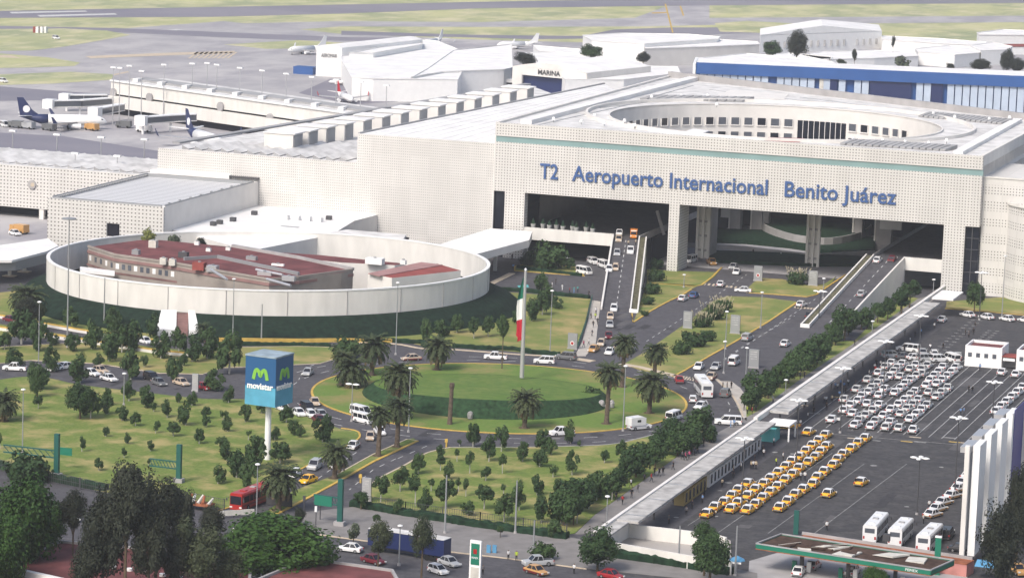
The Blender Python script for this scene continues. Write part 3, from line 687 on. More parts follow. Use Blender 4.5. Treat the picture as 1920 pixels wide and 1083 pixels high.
def f(mb):
    L = [pxl([(1425, 430), (1432, 440), (1460, 452), (1500, 462), (1560, 466), (1620, 452), (1630, 430), (1580, 405), (1500, 398), (1450, 408)], 4)]
    P = L[0]; ribbon(mb, P, .5, 0, 3.2, 'concrete_grey', True); mb.prism(P, 0, 2.9, 'hedge_dark')  # planting painted darker for the dim light down here
part(hotel, 'court_planter', f)
def f(mb):
    a = [G(x, y) for x, y in [(1285, 463), (1400, 470), (1520, 484), (1640, 478)]]
    ribbon(mb, [(p.x, p.y) for p in a], .5, 0, 1.3, 'concrete_grey')
part(hotel, 'garden_wall', f)
for s_, x0, x1, yy in [('T2', 1013, 1047, 0), ('Aeropuerto Internacional', 1073.5, 1440, 0), ('Benito Juárez', 1472, 1681, 0)]:
    a, b = onY(x0, 320+(x0-1013)*.07, Y0), onY(x1, 320+(x1-1013)*.07, Y0)
    o = text('lettering', s_, 'letter_blue', hotel, a.x, b.x, 22.55, Y0-.3, h=4.1, ext=.2, bold=.012)
for k in range(9):       # white planters on the left deck's edge
    x = -271.5+k*2.05+(k % 3)*.25; mb = WB(); zz = 7.8
    mb.tube((x, Y0+2+(k % 2)*1.5, zz), (x, Y0+2+(k % 2)*1.5, zz+1.9), .4, .75, 8, 'pot_white'); mb.tube((x, Y0+2+(k % 2)*1.5, zz+1.9), (x, Y0+2+(k % 2)*1.5, zz+3.4), .6, .1, 7, 'hedge_dark')
    o = tag(mb.build('planter_pot'), 'tall white tapered plant pot on the upper deck, %s from the left end' % ORD[k], 'plant pot', 'white plant pots on the deck')

# ================================================================ annex on the right of the front
an = thing('annex_building', 'pierced concrete annex right of the terminal front, half behind the round tower', 'building', (-140, Y0, 0))
def f(mb): mb.box(XR+.02, -100, Y0+2.2, Y0+40, 0, 31.0, 'perf_rows'); mb.box(XR-.005, -100, Y0+2.0, Y0+2.2, 31.0, 31.4, 'concrete_wall')
part(an, 'wall', f)
tw = thing('round_tower', 'round pierced concrete tower at the right edge behind the taxi lot', 'tower', (-126, 846, 0))
c = G(1866, 560); cc = (c.x+18, c.y+12)
def f(mb):
    n = 64; mb.prism(circ(cc, 18.5, n), 0, 24.5, 'perf_rows', top='roof_pale')
part(tw, 'wall', f)
def f(mb):
    n = 64; ribbon(mb, circ(cc, 18.6, n), .6, 24.5, 25.3, 'concrete_wall', True)
part(tw, 'parapet', f)

# ================================================================ terminal hall left of the front
hall = thing('terminal_hall', 'tall pierced white wall of the terminal hall with a broad blank roof', 'building', (-320, Y0, 0))
HL = -322.6
def f(mb):
    mb.box(HL, XL-.01, Y0+.3, Y0+1.2, 0, 31.0, 'perf_fine'); mb.box(-382.4, HL, Y0+.3, Y0+1.2, 0, 23.0, 'perf_fine')
    mb.box(XL-.25, XL+.15, Y0-.1, Y0+.3, 0, 31.0, 'concrete_light')
part(hall, 'front_wall', f)
h1, h2 = G(1133, 157, 31), G(1175, 180, 31)
def f(mb):
    P = [(HL, Y0+1.2), (XL, Y0+1.2), (XL, 905), (h2.x, h2.y), (h1.x, h1.y)]
    mb.prism(P, 22, 30.9, 'roof_white')
    ribbon(mb, [P[0], P[4]], .6, 30.9, 31.3, 'roof_grey')
part(hall, 'hall_roof', f)
p1, p2, p3 = G(1000, 178, 23), G(860, 168, 23), G(300, 278, 23)
def f(mb):
    mb.prism([(HL, Y0+1.2), (HL+1, 900), (h1.x-3, h1.y-2), (G(990, 158, 23).x, G(990, 158, 23).y), (p3.x+1, p3.y+8), (-382.4, Y0+1.2)], 15, 22.8, 'roof_pale')
    a, b = G(330, 268, 23), G(990, 158, 23); mb.bar((a.x, a.y, 22.8), (b.x, b.y, 22.8), 2.4, .5, 'roof_grey')
part(hall, 'lower_roof', f)
# saw-tooth louvers running back over the lower roof
for k in range(13):
    a = onY(395+k*21.5, 283+k*.5, 866) if False else Vector((-376+k*3.95, Y0+2.5, 22.9))
    mb = WB(); L = 14+k*3 if k < 12 else 50
    mb.prism([(a.x, a.y), (a.x+2.0, a.y), (a.x+2.9, a.y+L), (a.x+.9, a.y+L)], 22.85, [24.0, 23.1, 23.1, 24.0], 'roof_grey', top='roof_pale'); mb.build('roof_louver', hall)
a0, a1 = G(523, 281, 23), G(965, 191, 23)
for k in range(14):
    t = (k/13)**1.12; p = a0+(a1-a0)*t; mb = WB()
    mb.box(p.x-4.6, p.x+4.2, p.y, p.y+7.5, 22.8, 27.6, 'concrete_light'); mb.box(p.x+4.2, p.x+4.4, p.y+.8, p.y+6.7, 23.2, 27.2, 'roof_grey'); mb.box(p.x-4.9, p.x+4.9, p.y-.3, p.y+7.8, 27.6, 27.9, 'roof_white')
    mb.build('roof_ventilator', hall)
# ================================================================ white box building on the left
box = thing('baggage_hall', 'white pierced box building with ribbed grey roof left of the round wall', 'building', (-368, 794.6, 0))
BX0, BX1, BYF = -384.9, -351.6, 794.5
def f(mb):
    mb.box(BX0, -367.8, BYF, BYF+.8, 0, 15.6, 'perf_box'); mb.box(-364.1, BX1-.01, BYF, BYF+.8, 0, 15.6, 'perf_box')
    mb.box(-367.8, -364.1, BYF, BYF+.8, 10.3, 15.6, 'perf_box'); mb.box(-367.8, -364.1, BYF, BYF+.8, 0, 6.8, 'perf_box')
    mb.box(BX1-.8, BX1, BYF+.8, Y0, 0, 15.8, 'concrete_light'); mb.box(BX0, BX0+.8, BYF+.8, Y0, 0, 15.6, 'perf_box')
part(box, 'wall', f)
part(box, 'opening', lambda mb: mb.box(-367.8, -364.1, BYF+.6, BYF+.78, 6.8, 10.3, 'dark_void'))
def f(mb):
    mb.box(BX0+.8, BX1-.8, BYF+.8, Y0-.1, 14.6, 15.1, 'slat_white')
part(box, 'roof', f)
def f(mb):
    for y in (BYF+1, Y0-3): mb.bar((BX0+1, y, 15.1), (BX1-1, y, 15.1), .5, .9, 'grey_metal')
    for x in (BX0+.9, BX1-.2): mb.bar((x, BYF+1, 15.8), (x, Y0-3, 15.8), .25, .35, 'grey_metal')
    for k in range(9): mb.box(-352.3, -351.9, BYF+4+k*7, BYF+4.8+k*7, 15.8, 16.4, 'grey_metal')
part(box, 'roof_frame', f)
def f(mb): mb.box(-384, -360, Y0-1.2, Y0+.28, 15.9, 17.0, 'roof_white'); mb.box(-360, -351.4, Y0-1.2, Y0+.28, 16.4, 16.8, 'dark_metal'); [mb.box(-360+k*1.9, -359.8+k*1.9, Y0-1.1, Y0-.9, 15.2, 16.4, 'grey_metal') for k in range(5)]
part(box, 'roof_walkway', f)
# low flat-roofed link behind the round wall
lk = thing('link_building', 'low pale flat roofed link between the box building and the round wall', 'building', (-330, 830, 0))
def f(mb): mb.prism([(BX1+.02, BYF+6)]+[(p.x, p.y) for p in gp([(470, 470), (560, 452), (622, 440), (664, 414)], 9)]+[(G(664, 414, 9).x+1, Y0+.25), (BX1+.02, Y0+.25)], 0, 9.0, 'concrete_light', top='roof_white')
part(lk, 'wall', f)
def f(mb):
    P = [(p.x, p.y) for p in gp([(612, 437), (757, 447), (762, 440), (650, 430)], 9.4)]; mb.prism(P, 8.7, 9.4, 'roof_pale'); mb.prism([(x+.5, y+.6) for x, y in P], 7.2, 8.697, 'dark_void')
part(lk, 'canopy', f)
for k in range(4):
    p = G(532+k*21, 405+k*1.5, 10); mb = WB(); mb.box(p.x-1, p.x+1, p.y, p.y+2, 9.0, 10.2, 'white_paint'); mb.build('rooftop_unit', lk)
for px in [(435, 412), (615, 409), (475, 400), (410, 417), (398, 420)]:
    p = G(px[0], px[1], 9.5); mb = WB(); mb.box(p.x-.7, p.x+.7, p.y, p.y+1.4, 9.0, 10.1, 'dark_metal'); mb.build('rooftop_unit', lk)
part(lk, 'gutter', lambda mb: mb.box(*(lambda p: (p.x-2.5, p.x+2.5, p.y, p.y+1.2))(G(542, 425, 9.1)), 9.0, 9.12, 'roof_grey'))
# entrance canopy at the hall
ec = thing('entrance_canopy', 'pale flat entrance canopy between round wall and left deck', 'canopy', (-275, 825, 0))
def f(mb): mb.prism([(p.x, p.y) for p in gp([(818, 462), (920, 430), (998, 436), (992, 452), (872, 484), (850, 480)], 8)], 6.3, 8.3, 'concrete_light', top='roof_white')
part(ec, 'roof_slab', f)
for px in [(928, 508), (985, 496), (966, 484)]:
    p = G(*px); mb = WB(); mb.box(p.x-.45, p.x+.45, p.y-.3, p.y+.3, 0, 6.3, 'concrete_wall'); mb.build('pillar', ec)

# ================================================================ the round wall, its planted bank and the red building
EA, EB, ET = 54.5, 49.7, R(-139.9); EC = Vector((-306.6, 757.9))
def ell(k, a, add=0):
    x, y = (EA+add)*k*math.cos(a), (EB+add)*k*math.sin(a); return (EC.x+x*math.cos(ET)-y*math.sin(ET), EC.y+x*math.sin(ET)+y*math.cos(ET))
rw = thing('round_wall', 'tall pale round concrete wall standing on a dark planted bank', 'wall', (EC.x, EC.y, 0))
def f(mb):
    n = 128
    for i in range(n):
        pass
    rings = []
    for i in range(n+1):
        a = 2*math.pi*i/n; o_, i_ = ell(1, a, .3), ell(1, a, -.35)
        rings.append([(o_[0], o_[1], 3.6), (o_[0], o_[1], 10), (i_[0], i_[1], 10), (i_[0], i_[1], 3.6)])
    mb.loft(rings, 'concrete_wall', caps=False)
part(rw, 'wall', f)
def f(mb):
    rings = []; n = 128
    for i in range(n+1):
        a = 2*math.pi*i/n; o_, i_ = ell(1, a, .42), ell(1, a, -.45)
        rings.append([(o_[0], o_[1], 10.003), (o_[0], o_[1], 10.3), (i_[0], i_[1], 10.3), (i_[0], i_[1], 10.003)])
    mb.loft(rings, 'white_paint', caps=False)
part(rw, 'coping', f)
def f(mb):
    for k in range(24):
        a = 2*math.pi*k/24+.05; o_ = ell(1, a, .36); mb.tube((o_[0], o_[1], 3.8), (o_[0], o_[1], 9.9), .09, n=5, m='concrete_grey')
part(rw, 'downpipe', f)
bank = MB(); n = 128; r1 = []; r2 = []; r0 = []; r3 = []
for i in range(n):
    a = 2*math.pi*i/n; j = noise.noise(Vector((math.cos(a)*9, math.sin(a)*9, 0)))
    for L, add, z in ((r0, 8.6+j, .0), (r1, 5.6+j*.8, 2.3+j*.3), (r2, 1.8, 4.1+j*.25), (r3, .2, 4.25)): p = ell(1, a, add); L.append((p[0], p[1], z))
bank.loft([r0, r1, r2, r3], 'bank_dark', caps=False); struct('planted_bank', bank)
st = thing('stair_entrance', 'white walled stair cutting through the planted bank below the round wall', 'stairway', (-312, 706, 0))
q = G(331, 588, 4.2); q.z = 0; od = Vector((-q.x, -q.y, 0)).normalized(); sd = Vector((-od.y, od.x, 0))
if sd.x < 0: sd = -sd
def slope(s0, s1, z0, z1, w0, w1, m_):
    a = q-od*.5; b = q+od*6.5
    def g_(mb): mb.prism([tuple(a+sd*s0)[:2], tuple(a+sd*s1)[:2], tuple(b+sd*(s1+w1))[:2], tuple(b+sd*(s0+w0))[:2]], 0, [z1, z1, z0, z0], m_)
    return g_
part(st, 'side_wall', slope(-3.5, 0, 1.6, 5.0, -1.0, 0, 'white_paint')); part(st, 'side_wall', slope(2.7, 4.2, 1.6, 5.0, .2, 1.0, 'white_paint'))
def f(mb):
    for k in range(12):
        a = q-od*(.5)+od*(k*7/12); b = a+od*(7/12); z = 4.4-k*.3; mb.prism([tuple(a+sd*.01)[:2], tuple(a+sd*2.69)[:2], tuple(b+sd*2.69)[:2], tuple(b+sd*.01)[:2]], 0, z, 'maroon_wall')
part(st, 'steps', f)
rb = thing('red_roofed_building', 'beige and maroon office building with red roof inside the round wall', 'building', (-300, 756, 0))
ZR = 9.6
RP = [(165, 462), (300, 455), (430, 462), (640, 516), (690, 520), (645, 530), (520, 523), (400, 505), (330, 494), (215, 478)]
q0 = [(165, 463), (215, 479), (330, 495), (420, 511), (505, 525), (560, 521), (640, 511), (662, 507), (560, 485), (436, 463), (300, 450), (262, 450)]
def f(mb): P = gp(q0, ZR); mb.prism([(p.x, p.y) for p in P], 2, ZR, 'beige_wall', top='red_roof')
part(rb, 'wall', f)
def f(mb):
    P = [(p.x, p.y) for p in gp([(436, 463), (560, 485), (662, 507)], ZR)]; ribbon(mb, P, .8, ZR, ZR+.7, 'concrete_grey')
    P = [(p.x, p.y) for p in gp([(165, 463), (215, 479), (330, 495), (420, 511), (505, 525), (560, 521), (662, 507)], ZR)]; ribbon(mb, P, .4, ZR, ZR+.5, 'beige_wall'); ribbon(mb, P, .5, 8.2, 8.9, 'maroon_wall')
    P = [(p.x, p.y) for p in gp([(345, 488), (408, 484), (560, 516)], ZR)]; ribbon(mb, P, .6, ZR, ZR+.8, 'grey_metal')
part(rb, 'parapet', f)
def f(mb):
    P = [Vector((p.x, p.y, 0)) for p in gp([(165, 463), (215, 479), (330, 495)], ZR)]
    for a, b, cnt in ((P[0], P[1], 5), (P[1], P[2], 10)):
        d = (b-a).normalized(); n_ = Vector((d.y, -d.x, 0))
        for k in range(cnt):
            c_ = a+(b-a)*((k+.5)/cnt)+n_*.02; mb.bar((c_-d*.5)+Vector((0, 0, 6.4)), (c_+d*.5)+Vector((0, 0, 6.4)), .12, 1.3, 'glass_mid' if k % 3 else 'white_paint')
            mb.bar((c_-d*2)+Vector((0, 0, 5.0)), (c_+d*2)+Vector((0, 0, 5.0)), .1, .5, 'maroon_wall')
part(rb, 'window', f)
def f(mb): P = gp([(480, 470), (600, 478), (700, 488), (760, 494), (740, 497), (640, 492), (520, 480)], ZR-.5); mb.prism([(p.x, p.y) for p in P], 2, ZR-.5, 'concrete_light', top='red_roof')
part(rb, 'rear_wing', f)
def f(mb): P = gp([(686, 545), (686, 511), (720, 504), (822, 495), (868, 506), (738, 520)], ZR); mb.prism([(p.x, p.y) for p in gp([(690, 512), (735, 521), (864, 507), (820, 494)], ZR+.3)], 2, ZR+.3, 'concrete_light', top='red_roof_bright')
part(rb, 'side_block', f)
def f(mb): mb.prism([(p.x, p.y) for p in gp([(690, 512), (712, 517), (830, 496), (790, 491)], ZR+.5)], ZR+.31, ZR+.5, 'pink_roof')
part(rb, 'faded_roofing', f)
for i, (x, y, w, d, h_, m_) in enumerate([(253, 476, 1.8, 1.4, 1.2, 'grey_metal'), (285, 463, 2, 1.6, 1.8, 'tin_pale'), (305, 492, 1.6, 1, 1.3, 'tin_pale'), (322, 494, 1.6, 1, 1.3, 'tin_pale'), (371, 503, 3, 2, 1.6, 'red_roof_bright'), (396, 506, 2.6, 2, 1.2, 'steel'), (342, 482, 2.4, 1.4, 1.4, 'dark_metal'), (520, 497, 3.2, .8, .5, 'roof_white'), (390, 470, 1.2, .8, .8, 'roof_white'), (427, 468, 1.2, .8, .8, 'roof_white'), (470, 486, 2.6, 1.4, .9, 'grey_metal'), (368, 458, 1.2, .9, .9, 'roof_white'), (540, 523, 3.2, 1.2, .9, 'steel'), (495, 515, 3.5, .8, .9, 'steel'), (700, 492, 4.4, 2.2, 1.2, 'roof_white'), (755, 492, 1.4, 1, .8, 'roof_white')]):
    p = G(x, y, ZR+.2); mb = WB(); mb.box(p.x-w/2, p.x+w/2, p.y, p.y+d, ZR-.3, ZR+h_, m_); mb.tube((p.x, p.y+d/2, ZR+h_), (p.x, p.y+d/2, ZR+h_+.25), .4, .4, 8, 'grey_metal'); mb.build('air_conditioner', rb)
for px in [((425, 528), (395, 512)), ((530, 520), (480, 512)), ((545, 540), (500, 530))]:
    a, b = G(*px[0], ZR), G(*px[1], ZR); mb = WB(); mb.tube((a.x, a.y, ZR+.6), (b.x, b.y, ZR+.9), .35, m='steel'); mb.build('duct', rb)
def f(mb): P = gp([(150, 500), (215, 508), (215, 513), (150, 506)], 6); mb.prism([(p.x, p.y) for p in P], 5.4, 6.1, 'white_paint')
part(rb, 'awning', f)
# ================================================================ pier wing far left with its facade
lf = thing('pier_facade_building', 'pierced white wing at the left edge above a dark open bay', 'building', (-405, Y0, 0))
def f(mb):
    a = onY(0, 398, Y0); mb.box(-520, BX0+1, Y0+.2, Y0+1.2, 3.0, 15.0, 'perf_box'); mb.box(-419, -417.6, Y0+.4, Y0+1.6, 0, 3, 'concrete_wall'); mb.box(-520, -384, Y0+7, Y0+7.5, 0, 4, 'dark_void'); mb.box(-520, -384, Y0+1.2, Y0+7, 3.01, 3.3, 'concrete_grey')
part(lf, 'wall', f)
def f(mb): mb.box(-520, -383, Y0+1.2, Y0+40, 14.0, 14.7, 'roof_pale')
part(lf, 'roof', f)
for k in range(24):
    x = -392-k*4.1; mb = WB(); mb.prism([(x, Y0+5), (x+2, Y0+5), (x+6, Y0+34), (x+4, Y0+34)], 14.7, [15.7, 14.9, 14.9, 15.7], 'roof_grey', top='roof_pale'); mb.build('roof_louver', lf)
mb = MB(); p = onY(60, 346, Y0); mb.tube((p.x, Y0+.2, p.z), (p.x, Y0-.3, p.z), 1.25, n=20, m='concrete_grey'); mb.tube((p.x+.3, Y0-.3, p.z), (p.x+.3, Y0-.35, p.z), .6, n=12, m='pale_kerb')
tag(mb.build('wall_disc'), 'round grey disc mounted on the pierced wall at far left', 'sign')
# far-left elevated pavement canopy beside the round wall
wc = thing('walkway_canopy', 'long white flat canopy on pillars at the left edge beside the round wall', 'canopy', (-385, 790, 0))
def f(mb): P = gp([(-80, 488), (22, 487), (88, 470), (110, 460), (90, 446), (-80, 470)], 6.5); mb.prism([(p.x, p.y) for p in P], 5.8, 6.4, 'roof_white')
part(wc, 'roof_slab', f)
def f(mb): P = gp([(-80, 500), (22, 497), (84, 482)], 5); ribbon(mb, [(p.x, p.y+2) for p in P], .3, 3.4, 5.8, 'grey_metal')
part(wc, 'truss', f)
for px in [(18, 518), (46, 510)]:
    p = G(*px); mb = WB(); mb.tube((p.x, p.y, 0), (p.x, p.y, 5.8), .5, n=10, m='concrete_wall'); mb.box(p.x-1.5, p.x+1.5, p.y-1.2, p.y+1.2, 0, .3, 'pale_kerb'); mb.build('pillar', wc)
# ================================================================ concourse pier with jet bridges
pier = thing('concourse_pier', 'long two-tier pale concourse pier beside the parked aircraft', 'building', (-500, 1100, 0))
pa, pb = G(208, 152, 12.2), G(640, 212, 12.2); dd = (pb-pa); dd.z = 0; dn = dd.normalized(); pnn = Vector((dn.y, -dn.x, 0))
if pnn.y > 0: pnn = -pnn
pb2 = pa+dn*190
def f(mb):
    back = -pnn*26
    mb.prism([tuple(pa)[:2], tuple(pb2)[:2], tuple(pb2+back)[:2], tuple(pa+back)[:2]], 7.6, 12.2, 'concrete_wall', top='roof_pale')
    s = 1.2; mb.prism([tuple(pa+pnn*s)[:2], tuple(pb2+pnn*s)[:2], tuple(pb2-pnn*25)[:2], tuple(pa-pnn*25)[:2]], 2.6, 6.9, 'concrete_wall')
    mb.prism([tuple(pa-pnn*.8)[:2], tuple(pb2-pnn*.8)[:2], tuple(pb2-pnn*25)[:2], tuple(pa-pnn*25)[:2]], 0, 7.6, 'dark_void')
part(pier, 'wall', f)
def f(mb): mb.bar(tuple(pa+Vector((0, 0, 12.21-pa.z))), tuple(pb2+Vector((0, 0, 12.21-pb2.z))), 1.2, .5, 'white_paint'); q = -pnn*13; a, b = pa+q, pb2+q; mb.bar((a.x, a.y, 12.21), (b.x, b.y, 12.21), 8, .7, 'roof_grey')
part(pier, 'parapet', f)
for x, y in [(214, 174), (282, 183), (415, 200), (508, 222)]:
    t = ((onY(x, y, 1100).x-pa.x)/dn.x); d_ = ray(x, y); w_ = CAM-pa; n3 = Vector((pnn.x, pnn.y, 0)); tt = -(w_.dot(n3))/d_.dot(n3); p = CAM+d_*tt
    mb = WB(); mb.tube(p+n3*.1, p+n3*.8, 1.7, n=18, m='concrete_grey'); mb.build('wall_disc', pier)
for k in range(12):
    p = pa+dn*(6+k*14)-pnn*8; mb = WB(); mb.box(p.x-1, p.x+1, p.y-2.5, p.y+2.5, 12.2, 13.4, 'roof_white'); mb.build('skylight', pier)
def jetbridge(pts, lab):
    P = [G(x, y, 4.5) for x, y in pts]; r = thing('jet_bridge', lab, 'jet bridge', (P[0].x, P[0].y, 0), group='boarding bridges of the pier')
    for a, b in zip(P, P[1:]):
        mb = WB(); mb.bar((a.x, a.y, 3.6), (b.x, b.y, 3.6), 3.0, .35, 'concrete_light'); mb.bar((a.x, a.y, 3.95), (b.x, b.y, 3.95), 2.6, 2.0, 'glass_mid'); mb.bar((a.x, a.y, 5.95), (b.x, b.y, 5.95), 3.2, .35, 'white_paint')
        mb.build('tunnel', r)
        L = (b-a).length; k = 0
        for j in range(1+int(L//7)):
            p = a+(b-a)*min(1, j*7/L); mb = WB(); mb.box(p.x-.25, p.x+.25, p.y-1.55, p.y-1.4, 3.6, 6.2, 'white_paint'); mb.build('frame', r)
    for p in P[:-1]: mb = WB(); mb.tube((p.x, p.y, 0), (p.x, p.y, 3.6), .45, n=8, m='white_paint'); mb.build('leg', r)
    mb = WB(); p = P[0]; mb.box(p.x-2.4, p.x+1.6, p.y-2, p.y+2, 3.2, 6.6, 'white_paint'); mb.build('cabin', r)
jetbridge([(95, 197), (150, 196), (205, 192)], 'glazed white boarding bridge behind the tail of the parked aircraft')
jetbridge([(180, 212), (228, 203)], 'short boarding bridge with sloping nose touching the parked aircraft')
jetbridge([(268, 228), (320, 224), (365, 222)], 'boarding bridge on the apron beside the single dark blue tail')
jetbridge([(125, 186), (200, 186)], 'farthest boarding bridge at the end of the pier')
# ================================================================ ramps
def ramp(L0, L1, R0, R1, lab, planter):
    r = thing('ramp', lab, 'ramp', (L0.x, L0.y, 0))
    part(r, 'roadway', lambda mb: mb.prism([(L0.x, L0.y), (R0.x, R0.y), (R1.x, R1.y), (L1.x, L1.y)], 0, [.075, .075, DECK, DECK], 'asphalt_road'))
    def wall(a, b, za, zb, w=.45, m_='concrete_light'):
        def f(mb):
            d = (b-a).normalized(); n_ = Vector((-d.y, d.x, 0))*w/2
            mb.prism([tuple(a-n_)[:2], tuple(b-n_)[:2], tuple(b+n_)[:2], tuple(a+n_)[:2]], 0, [za, zb, zb, za], m_)
        return f
    for side, (a, b) in (('left', (L0, L1)), ('right', (R0, R1))):
        a = a.copy(); b = b.copy(); a.z = b.z = 0
        if planter == side:
            o_ = Vector((1.9 if side == 'right' else -1.9, 0, 0))
            part(r, 'parapet', wall(a, b, .9, DECK+1.0, .35)); part(r, 'parapet', wall(a+o_, b+o_, .9, DECK+1.0, .35))
            e = (a+a+o_)/2; part(r, 'planter', lambda mb: mb.prism([(a.x, a.y), (a.x+o_.x, a.y), (b.x+o_.x, b.y), (b.x, b.y)], 0, [.6, .6, DECK+.7, DECK+.7], 'planter_soil'))
            part(r, 'planter_end', lambda mb: mb.box(min(a.x, a.x+o_.x)-.2, max(a.x, a.x+o_.x)+.2, a.y-.4, a.y, 0, .95, 'white_paint'))
        else: part(r, 'parapet', wall(a, b, .75, DECK+1.0))
    def f(mb):
        n_ = 14
        for k in range(n_):
            t = (k+.2)/n_; u = (k+.62)/n_; P = []
            for q in (t, u):
                l = L0+(L1-L0)*q; r_ = R0+(R1-R0)*q; c_ = (l+r_)/2; P.append((c_.x, c_.y, .075+(DECK-.075)*q+.02))
            w = .1; mb.add([(P[0][0]-w, P[0][1], P[0][2]), (P[0][0]+w, P[0][1], P[0][2]), (P[1][0]+w, P[1][1], P[1][2]), (P[1][0]-w, P[1][1], P[1][2])], [(0, 1, 2, 3)], 'marking_white')
    part(r, 'lane_marking', f)
    return r
ramp(Vector((-229.4, RAMPY0, 0)), Vector((-248.5, Y0+1, 0)), Vector((-221.9, RAMPY0, 0)), Vector((-241.1, Y0+1, 0)), 'left approach ramp rising to the upper deck under the terminal front', 'right')
ramp(Vector((-176.7, RAMPY0, 0)), Vector((-176.9, Y0+1, 0)), Vector((-169.4, RAMPY0, 0)), Vector((-168.6, Y0+1, 0)), 'right exit ramp coming down beside the trees and footpath', 'left')
# ================================================================ covered walkway along the taxi lot
cw = thing('covered_walkway', 'very long pale flat roofed walkway along the left side of the taxi lot', 'walkway roof', (-152, 690, 0))
def f(mb):
    mb.box(-153.9, -149.9, 541.5, 640, 3.9, 4.35, 'walk_roof'); mb.box(-153.9, -149.9, 652, 812, 3.9, 4.35, 'walk_roof')
part(cw, 'roof_slab', lambda mb: mb.box(-153.9, -149.9, 541.5, 641, 3.9, 4.35, 'walk_roof'))
part(cw, 'roof_slab', lambda mb: mb.box(-153.7, -149.7, 651, 812, 4.3, 4.75, 'walk_roof'))
part(cw, 'roof_slab', lambda mb: mb.box(-153, -147.6, 818, 832, 4.6, 5.0, 'roof_white'))
part(cw, 'gutter', lambda mb: mb.box(-154.5, -153.9, 530, 641, 3.7, 4.6, 'concrete_light'))
part(cw, 'gutter', lambda mb: mb.box(-154.5, -153.7, 641.1, 841, 4.0, 5.0, 'concrete_light'))
part(cw, 'end_roof', lambda mb: mb.box(-153.9, -151.5, 529, 541, 3.9, 4.2, 'walk_roof'))
for k, y in enumerate(list(range(546, 641, 14))+list(range(655, 812, 16))):
    z = 4.35 if y < 642 else 4.75
    part(cw, 'roof_joint', lambda mb: mb.box(-153.5, -150, y, y+.5, z+.003, z+.03, 'grey_metal'))
    part(cw, 'pillar', lambda mb: mb.box(-153.2, -152.9, y+3, y+3.3, 0, z-.45, 'dark_metal'))
def booth(y0, y1, m_):
    b = thing('ticket_booth', 'pale ticket counter wall with dark openings under the walkway roof, %s' % m_[1], 'booth', (-150.6, y0, 0), group='ticket booths under the walkway roof')
    part(b, 'wall', lambda mb: mb.box(-152.9, -151.0, y0, y1, .1, 2.6, m_[0]))
    n_ = int((y1-y0)/2.6)
    for k in range(n_): part(b, 'window', lambda mb: mb.box(-151.0, -150.94, y0+1+k*2.6, y0+2+k*2.6, .6, 2.3, 'glass_dark'))
booth(576, 592, ('yellow_wall', 'yellow section nearest the street')); booth(594, 634, ('concrete_light', 'longest white section'))
kb = thing('kiosk', 'light blue kiosk with white roof in the gap of the walkway', 'kiosk', (-151, 645, 0))
part(kb, 'wall', lambda mb: mb.box(-153.5, -150.2, 642, 646.5, .1, 2.7, 'turquoise')); part(kb, 'roof', lambda mb: mb.box(-152.4, -147.6, 643.5, 650, 3.2, 3.5, 'roof_white'))
for x, y in ((-147.8, 644), (-147.8, 649.6)): part(kb, 'post', lambda mb: mb.box(x-.15, x+.15, y-.15, y+.15, .1, 3.2, 'white_paint'))
# walled yard at the walkway's street end
wy = thing('walled_yard', 'white walled concrete yard at the street end of the covered walkway', 'wall', (-148, 536, 0))
ya, yb, yc, yd = G(1178, 975, 3.2), G(1328, 992, 3.2), G(1362, 1000, 3.2), G(1130, 1003, 3.2)
for a, b in ((ya, yb), (yb, yc), (ya, yd)): part(wy, 'wall', lambda mb: mb.bar((a.x, a.y, 0), (b.x, b.y, 0), .5, 2.6, 'concrete_wall'))
P = gp([(1195, 984), (1330, 998), (1370, 1012), (1372, 1062), (1250, 1050), (1125, 1012)], .3); part(wy, 'yard_floor', lambda mb: mb.prism([(p.x, p.y) for p in P], 0, .25, 'concrete_pad'))
a, b, c_ = G(1130, 1012, 2.4), G(1290, 1040, 2.4), G(1372, 1052, 2.4)
for u, v in ((a, b), (b, c_)): part(wy, 'street_wall', lambda mb: mb.bar((u.x, u.y, 0), (v.x, v.y, 0), .4, 2.4, 'concrete_wall'))
# ================================================================ small white office blocks in the lot
def office(x0, x1, y0, y1, lab, nw):
    o = thing('office_block', lab, 'building', (x0, y0, 0))
    part(o, 'wall', lambda mb: mb.box(x0, x1, y0, y1, .1, 4.2, 'white_paint'))
    for a in ((x0, x1, y0, y0+.35), (x0, x1, y1-.35, y1), (x0, x0+.35, y0+.35, y1-.35), (x1-.35, x1, y0+.35, y1-.35)): part(o, 'parapet', lambda mb: mb.box(a[0], a[1], a[2], a[3], 4.2, 4.9, 'white_paint'))
    part(o, 'roof', lambda mb: mb.box(x0+.35, x1-.35, y0+.35, y1-.35, 4.2, 4.25, 'red_roof'))
    for k in range(nw): xx = x0+.7+k*(x1-x0-1)/max(1, nw); part(o, 'window', lambda mb: mb.box(xx, xx+.9, y0-.04, y0, 2.3, 3.3, 'glass_mid'))
o1, o2 = G(1808, 686), G(1875, 694)
office(o1.x, o2.x, o1.y, o1.y+9, 'small white block with four windows at the back of the white taxis', 4)
o3 = G(1905, 694); office(o3.x, o3.x+9, o3.y-.5, o3.y+8, 'small white block cut by the right edge of the photo', 2)
lnk = thing('gate_shelter', 'low shelter with red roof between the two small white blocks', 'shelter', (o2.x, o2.y, 0))
part(lnk, 'roof', lambda mb: mb.box(o2.x+.02, o3.x-.02, o2.y+1.5, o2.y+6, 2.9, 3.1, 'red_roof_bright')); part(lnk, 'fascia', lambda mb: mb.box(o2.x+.3, o3.x-.3, o2.y+1.3, o2.y+1.5, 2.1, 2.7, 'white_paint')); part(lnk, 'back_wall', lambda mb: mb.box(o2.x+.02, o3.x-.02, o2.y+5, o2.y+5.3, .1, 2.9, 'concrete_grey'))
